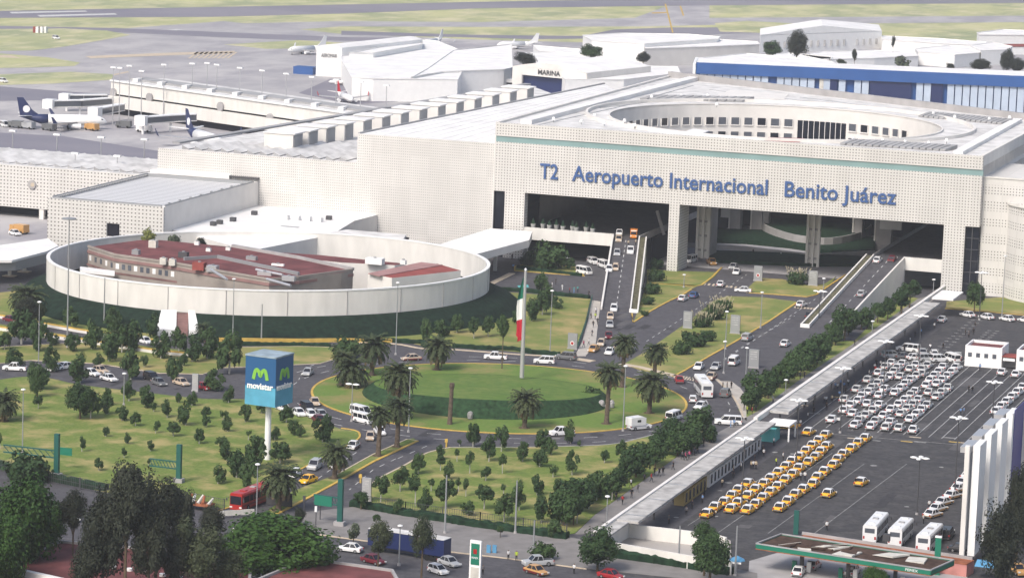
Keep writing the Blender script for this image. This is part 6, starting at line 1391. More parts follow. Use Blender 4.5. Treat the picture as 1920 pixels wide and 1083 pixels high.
for i, (x, y, yc, w, lab) in enumerate([(657, 726, 690, 78, 'palm at the far left of the island, front one of three'), (697, 704, 645, 76, 'palm rising behind the left island palms'), (745, 790, 700, 80, 'broadest palm on the left of the island'), (744, 838, 760, 64, 'palm in front on the tip of the median'), (709, 855, 772, 56, 'palm in front, left of the median tip'), (819, 694, 648, 66, 'lone palm at the back of the island left of the flag'), (983, 803, 748, 70, 'palm at the front middle of the island below the flagpole'), (1137, 795, 694, 62, 'palm at the right front of the island'), (1166, 726, 640, 56, 'palm at the right back of the island'), (1217, 775, 716, 74, 'wide drooping palm at the right end of the island'), (1224, 748, 655, 54, 'palm behind the wide drooping one at the right end'), (627, 897, 846, 66, 'palm on the middle of the south west median'), (522, 958, 892, 86, 'large palm beside the red bus'), (640, 722, 668, 50, 'palm at the far left of the island, rear one'), (6, 790, 750, 66, 'low palm cut by the left edge of the photo'), (48, 610, 556, 78, 'dark palm at the left foot of the planted bank'), (378, 640, 612, 34, 'small palm beside the stair entrance')]):
    palm((x, y), yc, w, lab, i=i)
# stump and ragged trunk
b = G(843, 796); k = pxm(b); r = thing('palm_stump', 'bare headless palm trunk on the island slope', 'tree trunk', (b.x, b.y, .1)); t = bpy.data.objects.new('trunk', PTR); COL.objects.link(t); t.parent = r; t.scale = (1, 1, 79/k)
b = G(941, 692); k = pxm(b); tree(Vector((b.x, b.y, .1)), 30/k, 44/k, 62/k, 'hedge', 'tall shaggy trunk tree left of the flag at the back of the island', i=2)
# boulders on the mound
for i, (x, y) in enumerate([(1128, 757), (1140, 762), (1118, 750), (745, 772), (882, 778), (1147, 757)]):
    p = G(x, y, 1); mb = MB(); rnd = random.Random(i); rings = [[(p.x+rr*math.cos(a*.9)*rnd.uniform(.8, 1.2), p.y+rr*math.sin(a*.9)*rnd.uniform(.8, 1.2), z) for a in range(7)] for rr, z in ((.5, .3), (.62, 1.2), (.45, 1.7), (.15, 1.85))]
    mb.loft(rings, 'concrete_grey'); tag(mb.build('boulder'), 'pale boulder lying on the slope of the island mound, %s from the left' % ORD[[3, 4, 2, 0, 1, 5][i]], 'boulder')
# ================================================================ VEHICLES (front towards +Y, wheels on z = 0)
for nm, c in {'car_white': (.72, .72, .72), 'car_pearl': (.60, .60, .585), 'car_silver': (.38, .39, .40), 'car_grey': (.13, .135, .14), 'car_black': (.02, .02, .022), 'car_red': (.28, .015, .02), 'car_maroon': (.13, .012, .02), 'car_blue': (.03, .09, .24), 'car_yellow': (.80, .42, .015), 'car_beige': (.50, .40, .30), 'car_gold': (.50, .28, .10), 'car_orange': (.62, .20, .02), 'bus_red': (.36, .02, .015)}.items():
    mat(nm, c, .3, .55)
CP = {}
SHAPES = {  # length, width, lower-body profile (y, z top), cabin (y0 base, y1 base, y0 top, y1 top, z base, z top), wheel radius
    'sedan': dict(L=4.45, W=1.76, prof=[(-2.17, .62), (-2.1, .92), (-1.35, .97), (1.0, .9), (1.9, .74), (2.17, .55)], cab=(-1.55, 1.05, -.98, .35, .93, 1.5), r=.31, ax=1.3),
    'hatch': dict(L=3.8, W=1.62, prof=[(-1.9, .6), (-1.84, .98), (-1.2, 1.0), (.95, .95), (1.6, .8), (1.9, .55)], cab=(-1.82, 1.15, -1.55, .3, .97, 1.5), r=.3, ax=1.18),
    'suv': dict(L=4.7, W=1.85, prof=[(-2.35, .7), (-2.3, 1.1), (-1.5, 1.12), (1.05, 1.1), (2.1, .98), (2.35, .65)], cab=(-2.28, 1.25, -2.05, .5, 1.1, 1.78), r=.38, ax=1.42),
    'suburban': dict(L=5.6, W=2.0, prof=[(-2.8, .75), (-2.75, 1.15), (-1.5, 1.17), (1.3, 1.15), (2.5, 1.05), (2.8, .7)], cab=(-2.73, 1.5, -2.6, .8, 1.15, 1.9), r=.4, ax=1.75),
    'van': dict(L=5.0, W=1.8, prof=[(-2.5, .8), (-2.48, 1.1), (-1.0, 1.15), (1.9, 1.1), (2.4, .95), (2.5, .6)], cab=(-2.47, 2.3, -2.4, 1.45, 1.13, 2.1), r=.34, ax=1.6),
    'pickup': dict(L=5.2, W=1.85, prof=[(-2.6, .7), (-2.55, 1.05), (-1.0, 1.05), (1.1, 1.08), (2.4, .98), (2.6, .65)], cab=(-.7, 1.4, -.5, .75, 1.05, 1.75), r=.38, ax=1.6)}
def car_parts(shape, paint, roof=None, low=None):
    key = (shape, paint, roof, low)
    if key in CP: return CP[key]
    S = SHAPES[shape]; W_ = S['W']/2; out = []
    def keep(name, mb, smooth=False):
        o = mb.build(name, None, smooth=smooth); out.append((name, o.data)); bpy.data.objects.remove(o)
    mb = MB(); rings = []
    for y, zt in S['prof']:
        k = .9 if abs(y) > S['L']/2-.1 else 1.0; w = W_*k
        rings.append([(-w, y, .28), (-w*1.0, y, .28+(zt-.28)*.55), (-w*.93, y, zt-.06), (-w*.8, y, zt), (w*.8, y, zt), (w*.93, y, zt-.06), (w, y, .28+(zt-.28)*.55), (w, y, .28)])
    mb.loft(rings, paint)
    if low: mb2 = MB(); mb2.box(-W_-.012, W_+.012, -S['L']/2+.05, S['L']/2-.06, .3, .62, low)
    keep('body', mb)
    if low: keep('lower_panel', mb2)
    b0, b1, t0, t1, z0, z1 = S['cab']; w0 = W_*.9; w1 = W_*.72 if shape in ('sedan', 'hatch') else W_*.8
    mb = MB(); mb.add([(-w0, b0, z0), (w0, b0, z0), (w0, b1, z0), (-w0, b1, z0), (-w1, t0, z1), (w1, t0, z1), (w1, t1, z1), (-w1, t1, z1)], [(0, 1, 5, 4), (1, 2, 6, 5), (2, 3, 7, 6), (3, 0, 4, 7)], 'glass_dark'); keep('window', mb)
    mb = MB(); rp = roof or paint; mb.box(-w1-.02, w1+.02, t0-.03, t1+.05, z1-.03, z1+.045, rp)
    if shape in ('van',): mb.box(-w1-.05, w1+.05, t0-.03, t1-.15, z1-.22, z1-.0305, rp)
    mids = [.5] if shape in ('sedan', 'hatch', 'pickup') else [.32, .66]
    cols = [(-w0, b0, -w1, t0), (w0, b0, w1, t0), (w0, b1, w1, t1), (-w0, b1, -w1, t1)]
    for m_ in mids:
        for s_ in (-1, 1): cols.append((s_*w0, b0+(b1-b0)*m_, s_*w1, t0+(t1-t0)*m_))
    for x0, y0, x1, y1 in cols: mb.tube((x0*1.005, y0, z0-.02), (x1*1.01, y1, z1), .065, n=4, m=rp)
    keep('roof', mb)
    for sx in (-1, 1):
        for sy in (-1, 1):
            mb = MB(); mb.tube((sx*(W_-.2), sy*S['ax'], S['r']), (sx*(W_+.015), sy*S['ax'], S['r']), S['r'], n=12, m='tyre'); mb.tube((sx*(W_+.01), sy*S['ax'], S['r']), (sx*(W_+.03), sy*S['ax'], S['r']), S['r']*.6, n=10, m='hub'); keep('wheel', mb)
        mb = MB(); h = S['prof'][-2][1]-.12; y = S['L']/2; mb.box(sx*W_*.78-.2, sx*W_*.78+.2, y-.16, y+.02, h-.16, h+.06, 'lamp_clear'); keep('headlight', mb)
        mb = MB(); h = S['prof'][1][1]-.16; mb.box(sx*W_*.8-.16, sx*W_*.8+.14, -y-.02, -y+.12, h-.16, h+.08, 'lamp_red'); keep('tail_light', mb)
    mb = MB(); mb.box(-W_*.86, W_*.86, -S['L']/2-.05, -S['L']/2+.06, .34, .52, 'car_grey'); keep('bumper', mb)
    if shape == 'pickup': mb = MB(); mb.box(-W_*.75, W_*.75, -2.45, -.85, 1.03, 1.056, 'dark_metal'); keep('bed', mb)
    CP[key] = out; return out
def place_vehicle(parts, name, label, cat, p, ang, group=None, roll=0, pitch=0):
    r = thing(name, label, cat, (p.x, p.y, p.z), ang, group)
    if pitch: r.rotation_euler = (pitch, 0, ang)
    for n_, me in parts:
        o = bpy.data.objects.new(n_, me); COL.objects.link(o); o.parent = r
    return r
def heading(px, py, dx, dy):
    a, b = G(px, py), G(px+dx, py+dy); d = b-a; return math.atan2(d.y, d.x)-math.pi/2
NAMES = {'sedan': ('parked_car', 'car'), 'hatch': ('hatchback_car', 'car'), 'suv': ('suv', 'car'), 'suburban': ('suv', 'car'), 'van': ('van', 'van'), 'pickup': ('pickup_truck', 'pickup truck')}
# --- yellow taxis
YT = [[(195, 930), (255, 880), (330, 840), (388, 790), (440, 745), (512, 695)],
      [(385, 893), (440, 845), (512, 790), (573, 740), (640, 697), (690, 655), (752, 608), (812, 562), (855, 520), (915, 485), (965, 440), (1015, 398), (1065, 358), (1118, 315)],
      [(512, 900), (572, 857), (630, 807), (690, 762), (745, 718), (805, 665), (865, 622), (910, 575), (985, 527), (1040, 487), (1080, 445), (1125, 403)],
      [(762, 882), (825, 832), (885, 780), (945, 740), (1020, 697), (1055, 645), (1108, 600), (1180, 550), (1215, 505), (1255, 465), (1320, 420), (1372, 375), (1427, 340)]]
LN = ['leftmost', 'second', 'third', 'rightmost']
yp = car_parts('sedan', 'car_yellow', 'car_white'); s_ = 4.164
for li, lane in enumerate(YT):
    for k, (x, y) in enumerate(lane):
        p = G(x/s_+1280, (y+18)/s_+740, .1); p.z = .09
        place_vehicle(yp, 'taxi', 'yellow taxi with white roof, %s car from the front of the %s yellow column' % (ORD[k], LN[li]), 'taxi', p, math.pi+random.uniform(-.05, .05) if False else random.uniform(-.05, .05)-.04, 'yellow taxis waiting in the lot')
for (x, y), dx, lab in [((985, 293), None, 'yellow taxi standing alone behind the yellow columns beside the kiosk'), ((1140, 775), None, 'lone yellow taxi nearer the street right of the columns'), ((1395, 685), None, 'lone yellow taxi with an open door farthest right'), ((835, 238), 1, 'yellow taxi turning sideways beside the blue kiosk')]:
    p = G(x/s_+1280, (y+16)/s_+740, .1); p.z = .09; a = -.1 if not dx else heading(1480, 797, -20, -3)
    place_vehicle(yp, 'taxi', lab, 'taxi', p, a, 'yellow taxis waiting in the lot')
# --- white taxis
WT = [(882, 1025), (778, 1010), (672, 1005), (558, 995), (430, 985), (705, 965), (595, 955), (467, 950), (865, 940), (915, 900), (660, 915), (795, 898), (518, 910), (420, 895), (348, 870), (955, 862), (845, 858), (570, 870), (710, 865), (625, 830), (525, 820), (992, 830), (885, 825), (770, 825), (400, 830), (455, 795), (348, 785), (1065, 765), (930, 790), (820, 790), (625, 755), (1110, 730), (860, 750), (745, 735), (480, 760), (540, 730), (1155, 695), (1005, 730), (895, 725), (790, 698), (665, 705), (570, 695), (450, 708), (1070, 665), (985, 675), (830, 663), (605, 660), (535, 635), (1110, 632), (1020, 635), (870, 632), (650, 630), (790, 608), (700, 605), (1150, 603), (1050, 600), (910, 598), (740, 568), (620, 578), (1185, 570), (1080, 568), (955, 585), (860, 548), (765, 540), (1222, 535), (1120, 533), (955, 550), (1000, 520), (900, 515), (800, 508), (718, 500), (670, 530)]
wp = car_parts('sedan', 'car_white'); whp = car_parts('hatch', 'car_white'); wp2 = car_parts('sedan', 'car_pearl')
# parked lanes run away from the street: name each car by its lane (counted from the walkway) and place in it
P_ = [G(x/s_+1500, (y+18)/s_+560, .1) for x, y in WT]
lanes = {}
for i, p in enumerate(P_): lanes.setdefault(int(round((p.x+150)/2.75)), []).append(i)
for li, l in enumerate(sorted(lanes)):
    for k, i in enumerate(sorted(lanes[l], key=lambda j: P_[j].y)):
        p = P_[i].copy(); p.z = .09
        place_vehicle([wp, wp, wp2, wp, wp2][(i*7) % 5], 'taxi', 'white taxi, %s car from the street end in %s white lane from the walkway' % (ORD[k], ORD[li]), 'taxi', p+Vector((random.uniform(-.15, .15), random.uniform(-.2, .2), 0)), random.uniform(-.09, .09)-.03, 'white taxis packed in lanes')
def opendoors(p, ang, lab):
    r = place_vehicle(wp, 'taxi', lab, 'taxi', p, ang, 'white taxis packed in lanes')
    for sx in (-1, 1): mb = MB(); mb.add([(sx*.82, .75, .4), (sx*1.6, .35, .4), (sx*1.6, .35, .95), (sx*.82, .75, .95), (sx*.82, .79, .4), (sx*1.6, .39, .4), (sx*1.6, .39, .95), (sx*.82, .79, .95)], [(0, 1, 2, 3), (7, 6, 5, 4), (0, 4, 5, 1), (1, 5, 6, 2), (2, 6, 7, 3), (3, 7, 4, 0)], 'car_white'); mb.build('open_door', r)
p = G(250/s_+1500, 965/s_+560); p.z = .09; opendoors(p, 0, 'white taxi with both front doors open, nearest the walkway')
ODD = [((712, 450), 'suv', 'car_silver', -.9, 'silver station wagon at the back left of the white taxis'), ((845, 400), 'suburban', 'car_white', 1.4, 'long white car parked sideways behind the white taxis'), ((808, 455), 'sedan', 'car_grey', -.9, 'dark grey car in the back row of the white taxis'), ((900, 465), 'sedan', 'car_white', -.9, 'white car slanted in the back row, beside the dark grey one'), ((955, 425), 'sedan', 'car_silver', .3, 'small silver car behind the back row of white taxis'), ((1045, 435), 'hatch', 'car_white', .3, 'small white hatchback behind the back row of white taxis'), ((990, 475), 'suv', 'car_silver', -.9, 'silver hatchback slanted in the middle of the back row'), ((1090, 480), 'suv', 'car_white', -.9, 'white wagon slanted in the back row beside the minibus'), ((1185, 480), 'van', 'car_white', .75, 'white minibus at the right end of the back row'), ((1228, 455), 'sedan', 'car_silver', .3, 'grey car half hidden behind the white minibus'),
       ((1108, 168), 'sedan', 'car_white', 0, 'lone white taxi crossing the empty back of the lot'), ((1308, 130), 'sedan', 'car_white', .9, 'white taxi by the verge, leftmost of the row before the round tower'), ((1455, 147), 'sedan', 'car_white', .9, 'white taxi by the verge, second of the row before the round tower'), ((1617, 162), 'sedan', 'car_white', .9, 'white taxi by the verge, third of the row before the round tower'), ((1760, 172), 'sedan', 'car_white', .9, 'white taxi by the verge, cut by the right edge'), ((1575, 580), 'sedan', 'car_white', 0, 'white car below the shelter with red roof, left one'), ((1685, 597), 'sedan', 'car_white', 0, 'white car below the shelter with red roof, right one')]
for (x, y), sh_, c, a, lab in ODD:
    p = G(x/s_+1500, (y+14)/s_+560); p.z = .09; place_vehicle(car_parts(sh_, c), NAMES[sh_][0], lab, NAMES[sh_][1], p, a)
pk = car_parts('sedan', 'car_white', 'car_white', 'car_gold')
for k, (x, y) in enumerate([(1405, 738), (1435, 706), (1468, 670), (1517, 632), (1555, 592), (1580, 558), (1612, 522)]):
    p = G(x/3+1280, y/3+722+1.5); p.z = .09; place_vehicle(pk, 'taxi', 'white and pink striped taxi, %s from the front of the line by the white panels' % ORD[k], 'taxi', p, -.35, 'striped taxis beside the white panel building')
for k in range(6):
    p = G(1868+k*10, 776-k*9); p.z = .09; place_vehicle(wp, 'taxi', 'white car glimpsed behind the white panel building, %s from the front' % ORD[k], 'car', p, -.1, 'white cars behind the panel building')
# --- traffic: (px, py of the wheels' centre), heading in pixels, shape, paint, label, [roof/low]
TR = [((1161, 441), (0, 8), 'sedan', 'car_white', 'white sedan highest on the left ramp under the front'), ((1160, 452), (0, 8), 'sedan', 'car_beige', 'beige taxi just below the highest white sedan on the ramp'), ((1157, 478), (0, 8), 'sedan', 'car_silver', 'silver sedan on the left ramp beside the white pickup'), ((1182, 474), (0, 8), 'pickup', 'car_white', 'white pickup coming down the left ramp before the workers'), ((1154, 506), (0, 8), 'hatch', 'car_beige', 'cream taxi alone on the middle of the left ramp'), ((1151, 582), (0, 8), 'sedan', 'car_white', 'white sedan at the foot of the left ramp'), ((1144, 598), (0, 8), 'hatch', 'car_beige', 'maroon and cream taxi below the foot of the left ramp'), ((1143, 613), (0, 8), 'sedan', 'car_silver', 'silver white car third below the left ramp'), ((1141, 634), (0, 8), 'sedan', 'car_maroon', 'dark red car queueing below the left ramp'), ((1127, 648), (-6, 8), 'hatch', 'car_beige', 'cream taxi in the queue left of the palm'), ((1113, 659), (-8, 4), 'sedan', 'car_gold', 'cream and gold taxi nearest the totem'), ((1143, 664), (-10, 8), 'sedan', 'car_white', 'white car in the queue at the ring entrance'), ((1181, 660), (-10, 6), 'suv', 'car_white', 'white wagon behind the right palms at the ring entrance'), ((1158, 655), (-8, 8), 'sedan', 'car_beige', 'pale car between queue and palms'),
      ((771, 676), (-20, 1), 'sedan', 'car_beige', 'white and maroon taxi on the ring behind the broad palm', 'car_maroon'), ((929, 674), (-20, -1), 'pickup', 'car_white', 'white pickup on the ring left of the flagpole'), ((1020, 682), (-20, -1), 'suv', 'car_white', 'white suv on the ring right of the flagpole'), ((1061, 674), (-20, -2), 'suv', 'car_grey', 'dark grey jeep following the white suv'), ((577, 703), (-10, 7), 'sedan', 'car_silver', 'silver white sedan at the left of the ring behind the cube'),
      ((590, 759), (5, 8), 'sedan', 'car_beige', 'pale pink car hugging the left kerb of the island'), ((531, 770), (14, 6), 'sedan', 'car_white', 'white sedan just right of the cube sign post'), ((560, 779), (14, 7), 'sedan', 'car_white', 'white sedan second right of the cube sign post'), ((577, 770), (12, 6), 'suv', 'car_black', 'black suv in the knot of cars beside the cube sign'), ((583, 782), (12, 9), 'hatch', 'car_white', 'white hatchback in the knot of cars beside the cube sign'), ((602, 782), (14, 8), 'sedan', 'car_silver', 'silver sedan at the front of the knot of cars'), ((598, 792), (14, 8), 'sedan', 'car_maroon', 'maroon car nearest the lawn in the knot of cars'),
      ((676, 779), (16, 4), 'van', 'car_white', 'rear one of the two white minibuses left of the palms'), ((682, 793), (16, 4), 'van', 'car_white', 'front one of the two white minibuses left of the palms'), ((694, 824), (-2, 10), 'hatch', 'car_beige', 'small cream car entering the south west road'), ((712, 814), (8, 8), 'sedan', 'car_white', 'white sedan hidden partly by the front palm'), ((662, 841), (-12, 8), 'sedan', 'car_white', 'white and red taxi on the inner south west road', 'car_maroon'), ((590, 879), (-12, 8), 'suv', 'car_silver', 'silver suv on the south west road above the yellow taxi'), ((630, 876), (-12, 8), 'sedan', 'car_white', 'white sedan behind the median palm'), ((577, 905), (-16, 5), 'sedan', 'car_yellow', 'lone yellow taxi on the south west road beside the large palm'), ((552, 893), (-14, 8), 'sedan', 'car_white', 'white car hidden behind the large palm crown'),
      ((1053, 816), (-18, 1), 'pickup', 'car_white', 'white pickup at the bottom of the ring behind young trees'), ((1263, 788), (16, -6), 'van', 'car_white', 'white van following the right kerb of the island'), ((1299, 754), (2, -12), 'hatch', 'car_white', 'white hatchback behind the coach'), ((1314, 766), (-10, 4), 'sedan', 'car_white', 'white taxi below the white hatchback beside the coach'), ((1273, 717), (-4, -7), 'sedan', 'car_red', 'red car entering the ring beside the crosswalk'), ((1310, 692), (-8, 6), 'sedan', 'car_white', 'white sedan nearest the central lawn on the exit road'), ((1342, 692), (-8, 6), 'sedan', 'car_silver', 'silver sedan beside the white panel van'), ((1376, 684), (12, -8), 'van', 'car_white', 'white panel van on the exit road near the trees'), ((1333, 711), (-8, 5), 'sedan', 'car_beige', 'cream and red car behind the coach', 'car_red'), ((1360, 743), (8, -8), 'suv', 'car_grey', 'dark suv at the pale bus corner'), ((1365, 796), (-20, -1), 'suburban', 'car_white', 'large white suv at the end of the ring beside the walkway'),
      ((1401, 638), (12, -6), 'suv', 'car_silver', 'silver minivan on the exit road beside the right slab sign'), ((1472, 649), (14, -8), 'sedan', 'car_white', 'white taxi on the road below the right ramp'), ((1502, 575), (10, -4), 'sedan', 'car_white', 'white car at the far crosswalk beside the right ramp'), ((1517, 596), (6, -8), 'sedan', 'car_black', 'dark car beside the foot of the right ramp'), ((1615, 555), (6, -8), 'sedan', 'car_silver', 'silver white car halfway up the right ramp'), ((1645, 492), (6, -8), 'sedan', 'car_white', 'white car at the top of the right ramp'), ((1673, 490), (6, -8), 'sedan', 'car_maroon', 'dark red taxi at the top of the right ramp'),
      ((1351, 537), (10, -9), 'sedan', 'car_white', 'white taxi crossing the crosswalk under the front'), ((1393, 548), (-18, -1), 'sedan', 'car_white', 'white sedan side-on beside the kerb of the bridge island'), ((1381, 514), (-10, 9), 'sedan', 'car_white', 'front one of two white cars under the terminal front'), ((1375, 504), (-10, 5), 'sedan', 'car_silver', 'rear one of two white cars under the terminal front'), ((1301, 558), (10, -5), 'sedan', 'car_blue', 'blue car on the approach road beside the ramp wedge'), ((1280, 564), (10, -5), 'sedan', 'car_white', 'white car beside the blue car on the approach road'), ((1296, 492), (-10, 3), 'van', 'car_white', 'white van beside the central pillar in the shade'), ((1334, 496), (8, 5), 'pickup', 'car_gold', 'tan pickup in the shade under the terminal front'),
      ((1112, 495), (14, 5), 'suv', 'car_white', 'rearmost white wagon in the entrance court'), ((1132, 502), (14, 5), 'van', 'car_white', 'white van of the entrance court nearest the ramp wall'), ((1095, 514), (14, 3), 'van', 'car_white', 'white minibus at the front of the entrance court'), ((1062, 496), (14, 5), 'suv', 'car_white', 'white wagon behind the shrubs of the entrance court'), ((1142, 508), (14, 5), 'sedan', 'car_white', 'white car cut by the ramp wall in the entrance court'),
      ((28, 695), (-18, -1), 'pickup', 'car_white', 'white pickup at the left edge on the north west road'), ((120, 692), (-16, 2), 'sedan', 'car_white', 'white sedan on the north west road among trees'), ((103, 695), (-16, 3), 'sedan', 'car_white', 'white car just left of the white sedan on the north west road'), ((171, 704), (16, 3), 'sedan', 'car_white', 'white car half hidden by a tree on the north west road'), ((187, 699), (16, 3), 'sedan', 'car_beige', 'beige car on the north west road'), ((204, 714), (16, 4), 'sedan', 'car_white', 'white sedan lowest on the north west road'), ((284, 713), (16, 6), 'suv', 'car_black', 'dark car on the north west road before the grey box sign'), ((298, 722), (16, 6), 'sedan', 'car_grey', 'dark grey car lowest before the grey box sign'), ((382, 730), (14, 4), 'sedan', 'car_red', 'red car right of the grey box sign'), ((340, 722), (14, 4), 'sedan', 'car_beige', 'pale car left of the grey box sign'), ((20, 604), (16, 4), 'sedan', 'car_maroon', 'dark red car on the yellow railed road'), ((272, 644), (14, 4), 'sedan', 'car_white', 'white car at the end of the yellow railed road'),
      ((656, 1034), (-16, -2), 'sedan', 'car_white', 'white car on the street before the blue trailer'), ((700, 1056), (16, 4), 'sedan', 'car_maroon', 'dark red car at the bottom below the blue trailer'), ((821, 1075), (16, 5), 'hatch', 'car_white', 'white hatchback at the bottom left of the green sign pylon'), ((842, 1060), (16, 5), 'sedan', 'car_silver', 'silver car behind the white hatchback at the bottom'), ((1008, 1060), (-20, 1), 'pickup', 'car_silver', 'white and blue pickup parked by the pavement'), ((1005, 1076), (18, 5), 'sedan', 'car_gold', 'gold and red taxi at the bottom of the street', 'car_maroon'), ((1145, 1084), (16, 3), 'sedan', 'car_red', 'red car at the bottom edge of the photo'), ((460, 1002), (16, 3), 'sedan', 'car_white', 'white car glimpsed between the bottom trees'), ((138, 975), (6, 10), 'sedan', 'car_white', 'white car glimpsed between the trees at lower left'),
      ((1497, 1078), (10, -12), 'sedan', 'car_white', 'white sedan under the petrol station canopy at left'), ((1525, 1066), (12, -8), 'sedan', 'car_silver', 'silver white sedan at the petrol pumps'), ((1597, 1078), (14, -10), 'pickup', 'car_white', 'white pickup under the petrol station canopy'), ((1775, 1008), (8, -10), 'suburban', 'car_black', 'black suv beside the rightmost parked coach'), ((1802, 1035), (16, 2), 'sedan', 'car_black', 'black car behind the red roofed strip'), ((1905, 1075), (12, 6), 'pickup', 'car_gold', 'yellowish truck at the lower right corner'),
      ((28, 441), (12, 3), 'sedan', 'car_white', 'white service car on the apron below the left wing'), ((8, 238), (6, 2), 'van', 'car_white', 'small white van at the tail of the parked airliner'), ((105, 74), (12, 2), 'suv', 'car_white', 'white vehicle on the far airfield grass'), ((6, 155), (12, 2), 'suv', 'car_white', 'white service vehicle at the left edge of the airfield')]
for t in TR:
    (x, y), (dx, dy), sh_, c, lab = t[:5]; low = t[5] if len(t) > 5 else None
    onramp = (1135 < x < 1195 and y < 590) or (1590 < x < 1690 and y < 600)
    p = Gr(x, y) if onramp else G(x, y); a = heading(x, y, dx, dy); pi_ = 0
    if onramp: p.z += .08; a = (math.pi+.25 if x < 1300 else 0.0); pi_ = (-.1 if x < 1300 else .1) if p.y < Y0 else 0
    else: p.z = .06 if y < 1000 or x < 1400 else .1
    place_vehicle(car_parts(sh_, c, None, low), NAMES[sh_][0], lab, NAMES[sh_][1], p, a, pitch=pi_)
# --- coaches
def coach(px, hd, paint, lab, L=11.5, W_=2.5, H=3.3, z=.09, name='coach', stripe=None):
    p = G(*px); p.z = z; r = thing(name, lab, 'bus', tuple(p), heading(px[0], px[1], *hd) if isinstance(hd, tuple) else hd)
    w = W_/2; l = L/2
    mb = MB(); rings = [[(-w*.94, y, .35), (-w, y, 1.2), (-w, y, H-.3), (-w*.86, y, H), (w*.86, y, H), (w, y, H-.3), (w, y, 1.2), (w*.94, y, .35)] for y in (-l, -l+.01, l-.35, l)]
    rings[3] = [(x*.95, y_, z_*.985 if z_ > 2 else z_) for x, y_, z_ in rings[3]]; mb.loft(rings, paint); mb.build('body', r)
    for s in (-1, 1):
        mb = MB(); mb.box(s*w-.02, s*w+.02, -l+.6, l-.7, 1.55, 2.65, 'glass_dark'); mb.build('side_window', r)
        for k in range(6): y = -l+1.8+k*(L-3.2)/6; mb = MB(); mb.box(s*(w+.012)-.02, s*(w+.012)+.02, y, y+.08, 1.55, 2.65, paint); mb.build('window_post', r)
        for y in (-l+2.2, l-2.4): mb = MB(); mb.tube((s*(w-.3), y, .48), (s*(w+.03), y, .48), .48, n=14, m='tyre'); mb.tube((s*(w+.02), y, .48), (s*(w+.05), y, .48), .26, n=10, m='hub'); mb.build('wheel', r)
        mb = MB(); mb.box(s*w*.75-.25, s*w*.75+.25, l-.02, l+.03, .7, .95, 'lamp_clear'); mb.build('headlight', r)
        mb = MB(); mb.box(s*w*.8-.15, s*w*.8+.15, -l-.03, -l+.02, .8, 1.3, 'lamp_red'); mb.build('tail_light', r)
        mb = MB(); mb.tube((s*w, l-.3, 2.6), (s*(w+.45), l+.25, 2.3), .04, n=5, m='dark_metal'); mb.box(s*(w+.45)-.12, s*(w+.45)+.12, l+.2, l+.3, 1.9, 2.4, 'dark_metal'); mb.build('mirror', r)
    mb = MB(); mb.box(-w*.88, w*.88, l+.003, l+.03, 1.3, 2.8, 'glass_dark'); mb.build('windscreen', r)
    mb = MB(); mb.box(-w*.7, w*.7, -l-.03, -l-.003, 1.9, 2.7, 'glass_mid' if paint != 'bus_red' else 'glass_dark'); mb.build('rear_window', r)
    for k in range(3): mb = MB(); mb.box(-.5, .5, -l+1.5+k*3.6, -l+2.5+k*3.6, H+.001, H+.14, 'roof_grey' if k == 1 else paint); mb.build('roof_hatch', r)
    if stripe: mb = MB(); mb.box(-w-.015, w+.015, -l+.02, l-.4, .9, 1.2, stripe); mb.build('stripe', r)
    return r
coach((1641, 1006), 0.03, 'car_white', 'largest white coach with a hatch on its roof, leftmost by the red roof', L=12)
coach((1688, 1015), 0.0, 'car_white', 'middle white coach parked by the red roof', L=10.5)
coach((1742, 1026), -.02, 'car_white', 'rightmost white coach parked by the red roof', L=11)
coach((1318, 738), (-14, -18), 'car_white', 'white coach seen from behind leaving the ring at right', L=12)
coach((472, 948), (-26, 10), 'bus_red', 'red city bus beside the large palm', L=12, stripe='car_maroon')
# camper
p = G(1198, 805); p.z = .06; r = place_vehicle(car_parts('pickup', 'car_white'), 'camper_van', 'white camper van with raised box cabin at the bottom right of the ring', 'van', p, heading(1198, 805, 20, -2))
mb = MB(); mb.loft([[(-1.05, y, 1.0), (-1.05, y, z), (1.05, y, z), (1.05, y, 1.0)] for y, z in ((-2.7, 2.5), (-2.65, 2.65), (.4, 2.75), (1.0, 2.5))], 'car_white'); mb.build('camper_box', r); mb = MB(); mb.box(-1.07, 1.07, -1.2, -.3, 1.7, 2.2, 'glass_dark'); mb.build('camper_window', r)
# works truck on the ramp
p = Gr(1188, 446); p.z += .08; r = place_vehicle(car_parts('pickup', 'car_orange', 'car_orange'), 'works_truck', 'orange works truck near the top of the left ramp', 'truck', p, math.pi+.25)
mb = MB(); mb.box(-.95, .95, -2.6, -.7, 1.1, 2.2, 'car_orange'); mb.build('tool_box', r); mb = MB(); mb.box(-.8, .8, -.6, .6, 1.8, 2.0, 'lamp_clear'); mb.build('light_bar', r)
# ladder rack on the white pickup
p = Gr(1182, 474); mb = MB()
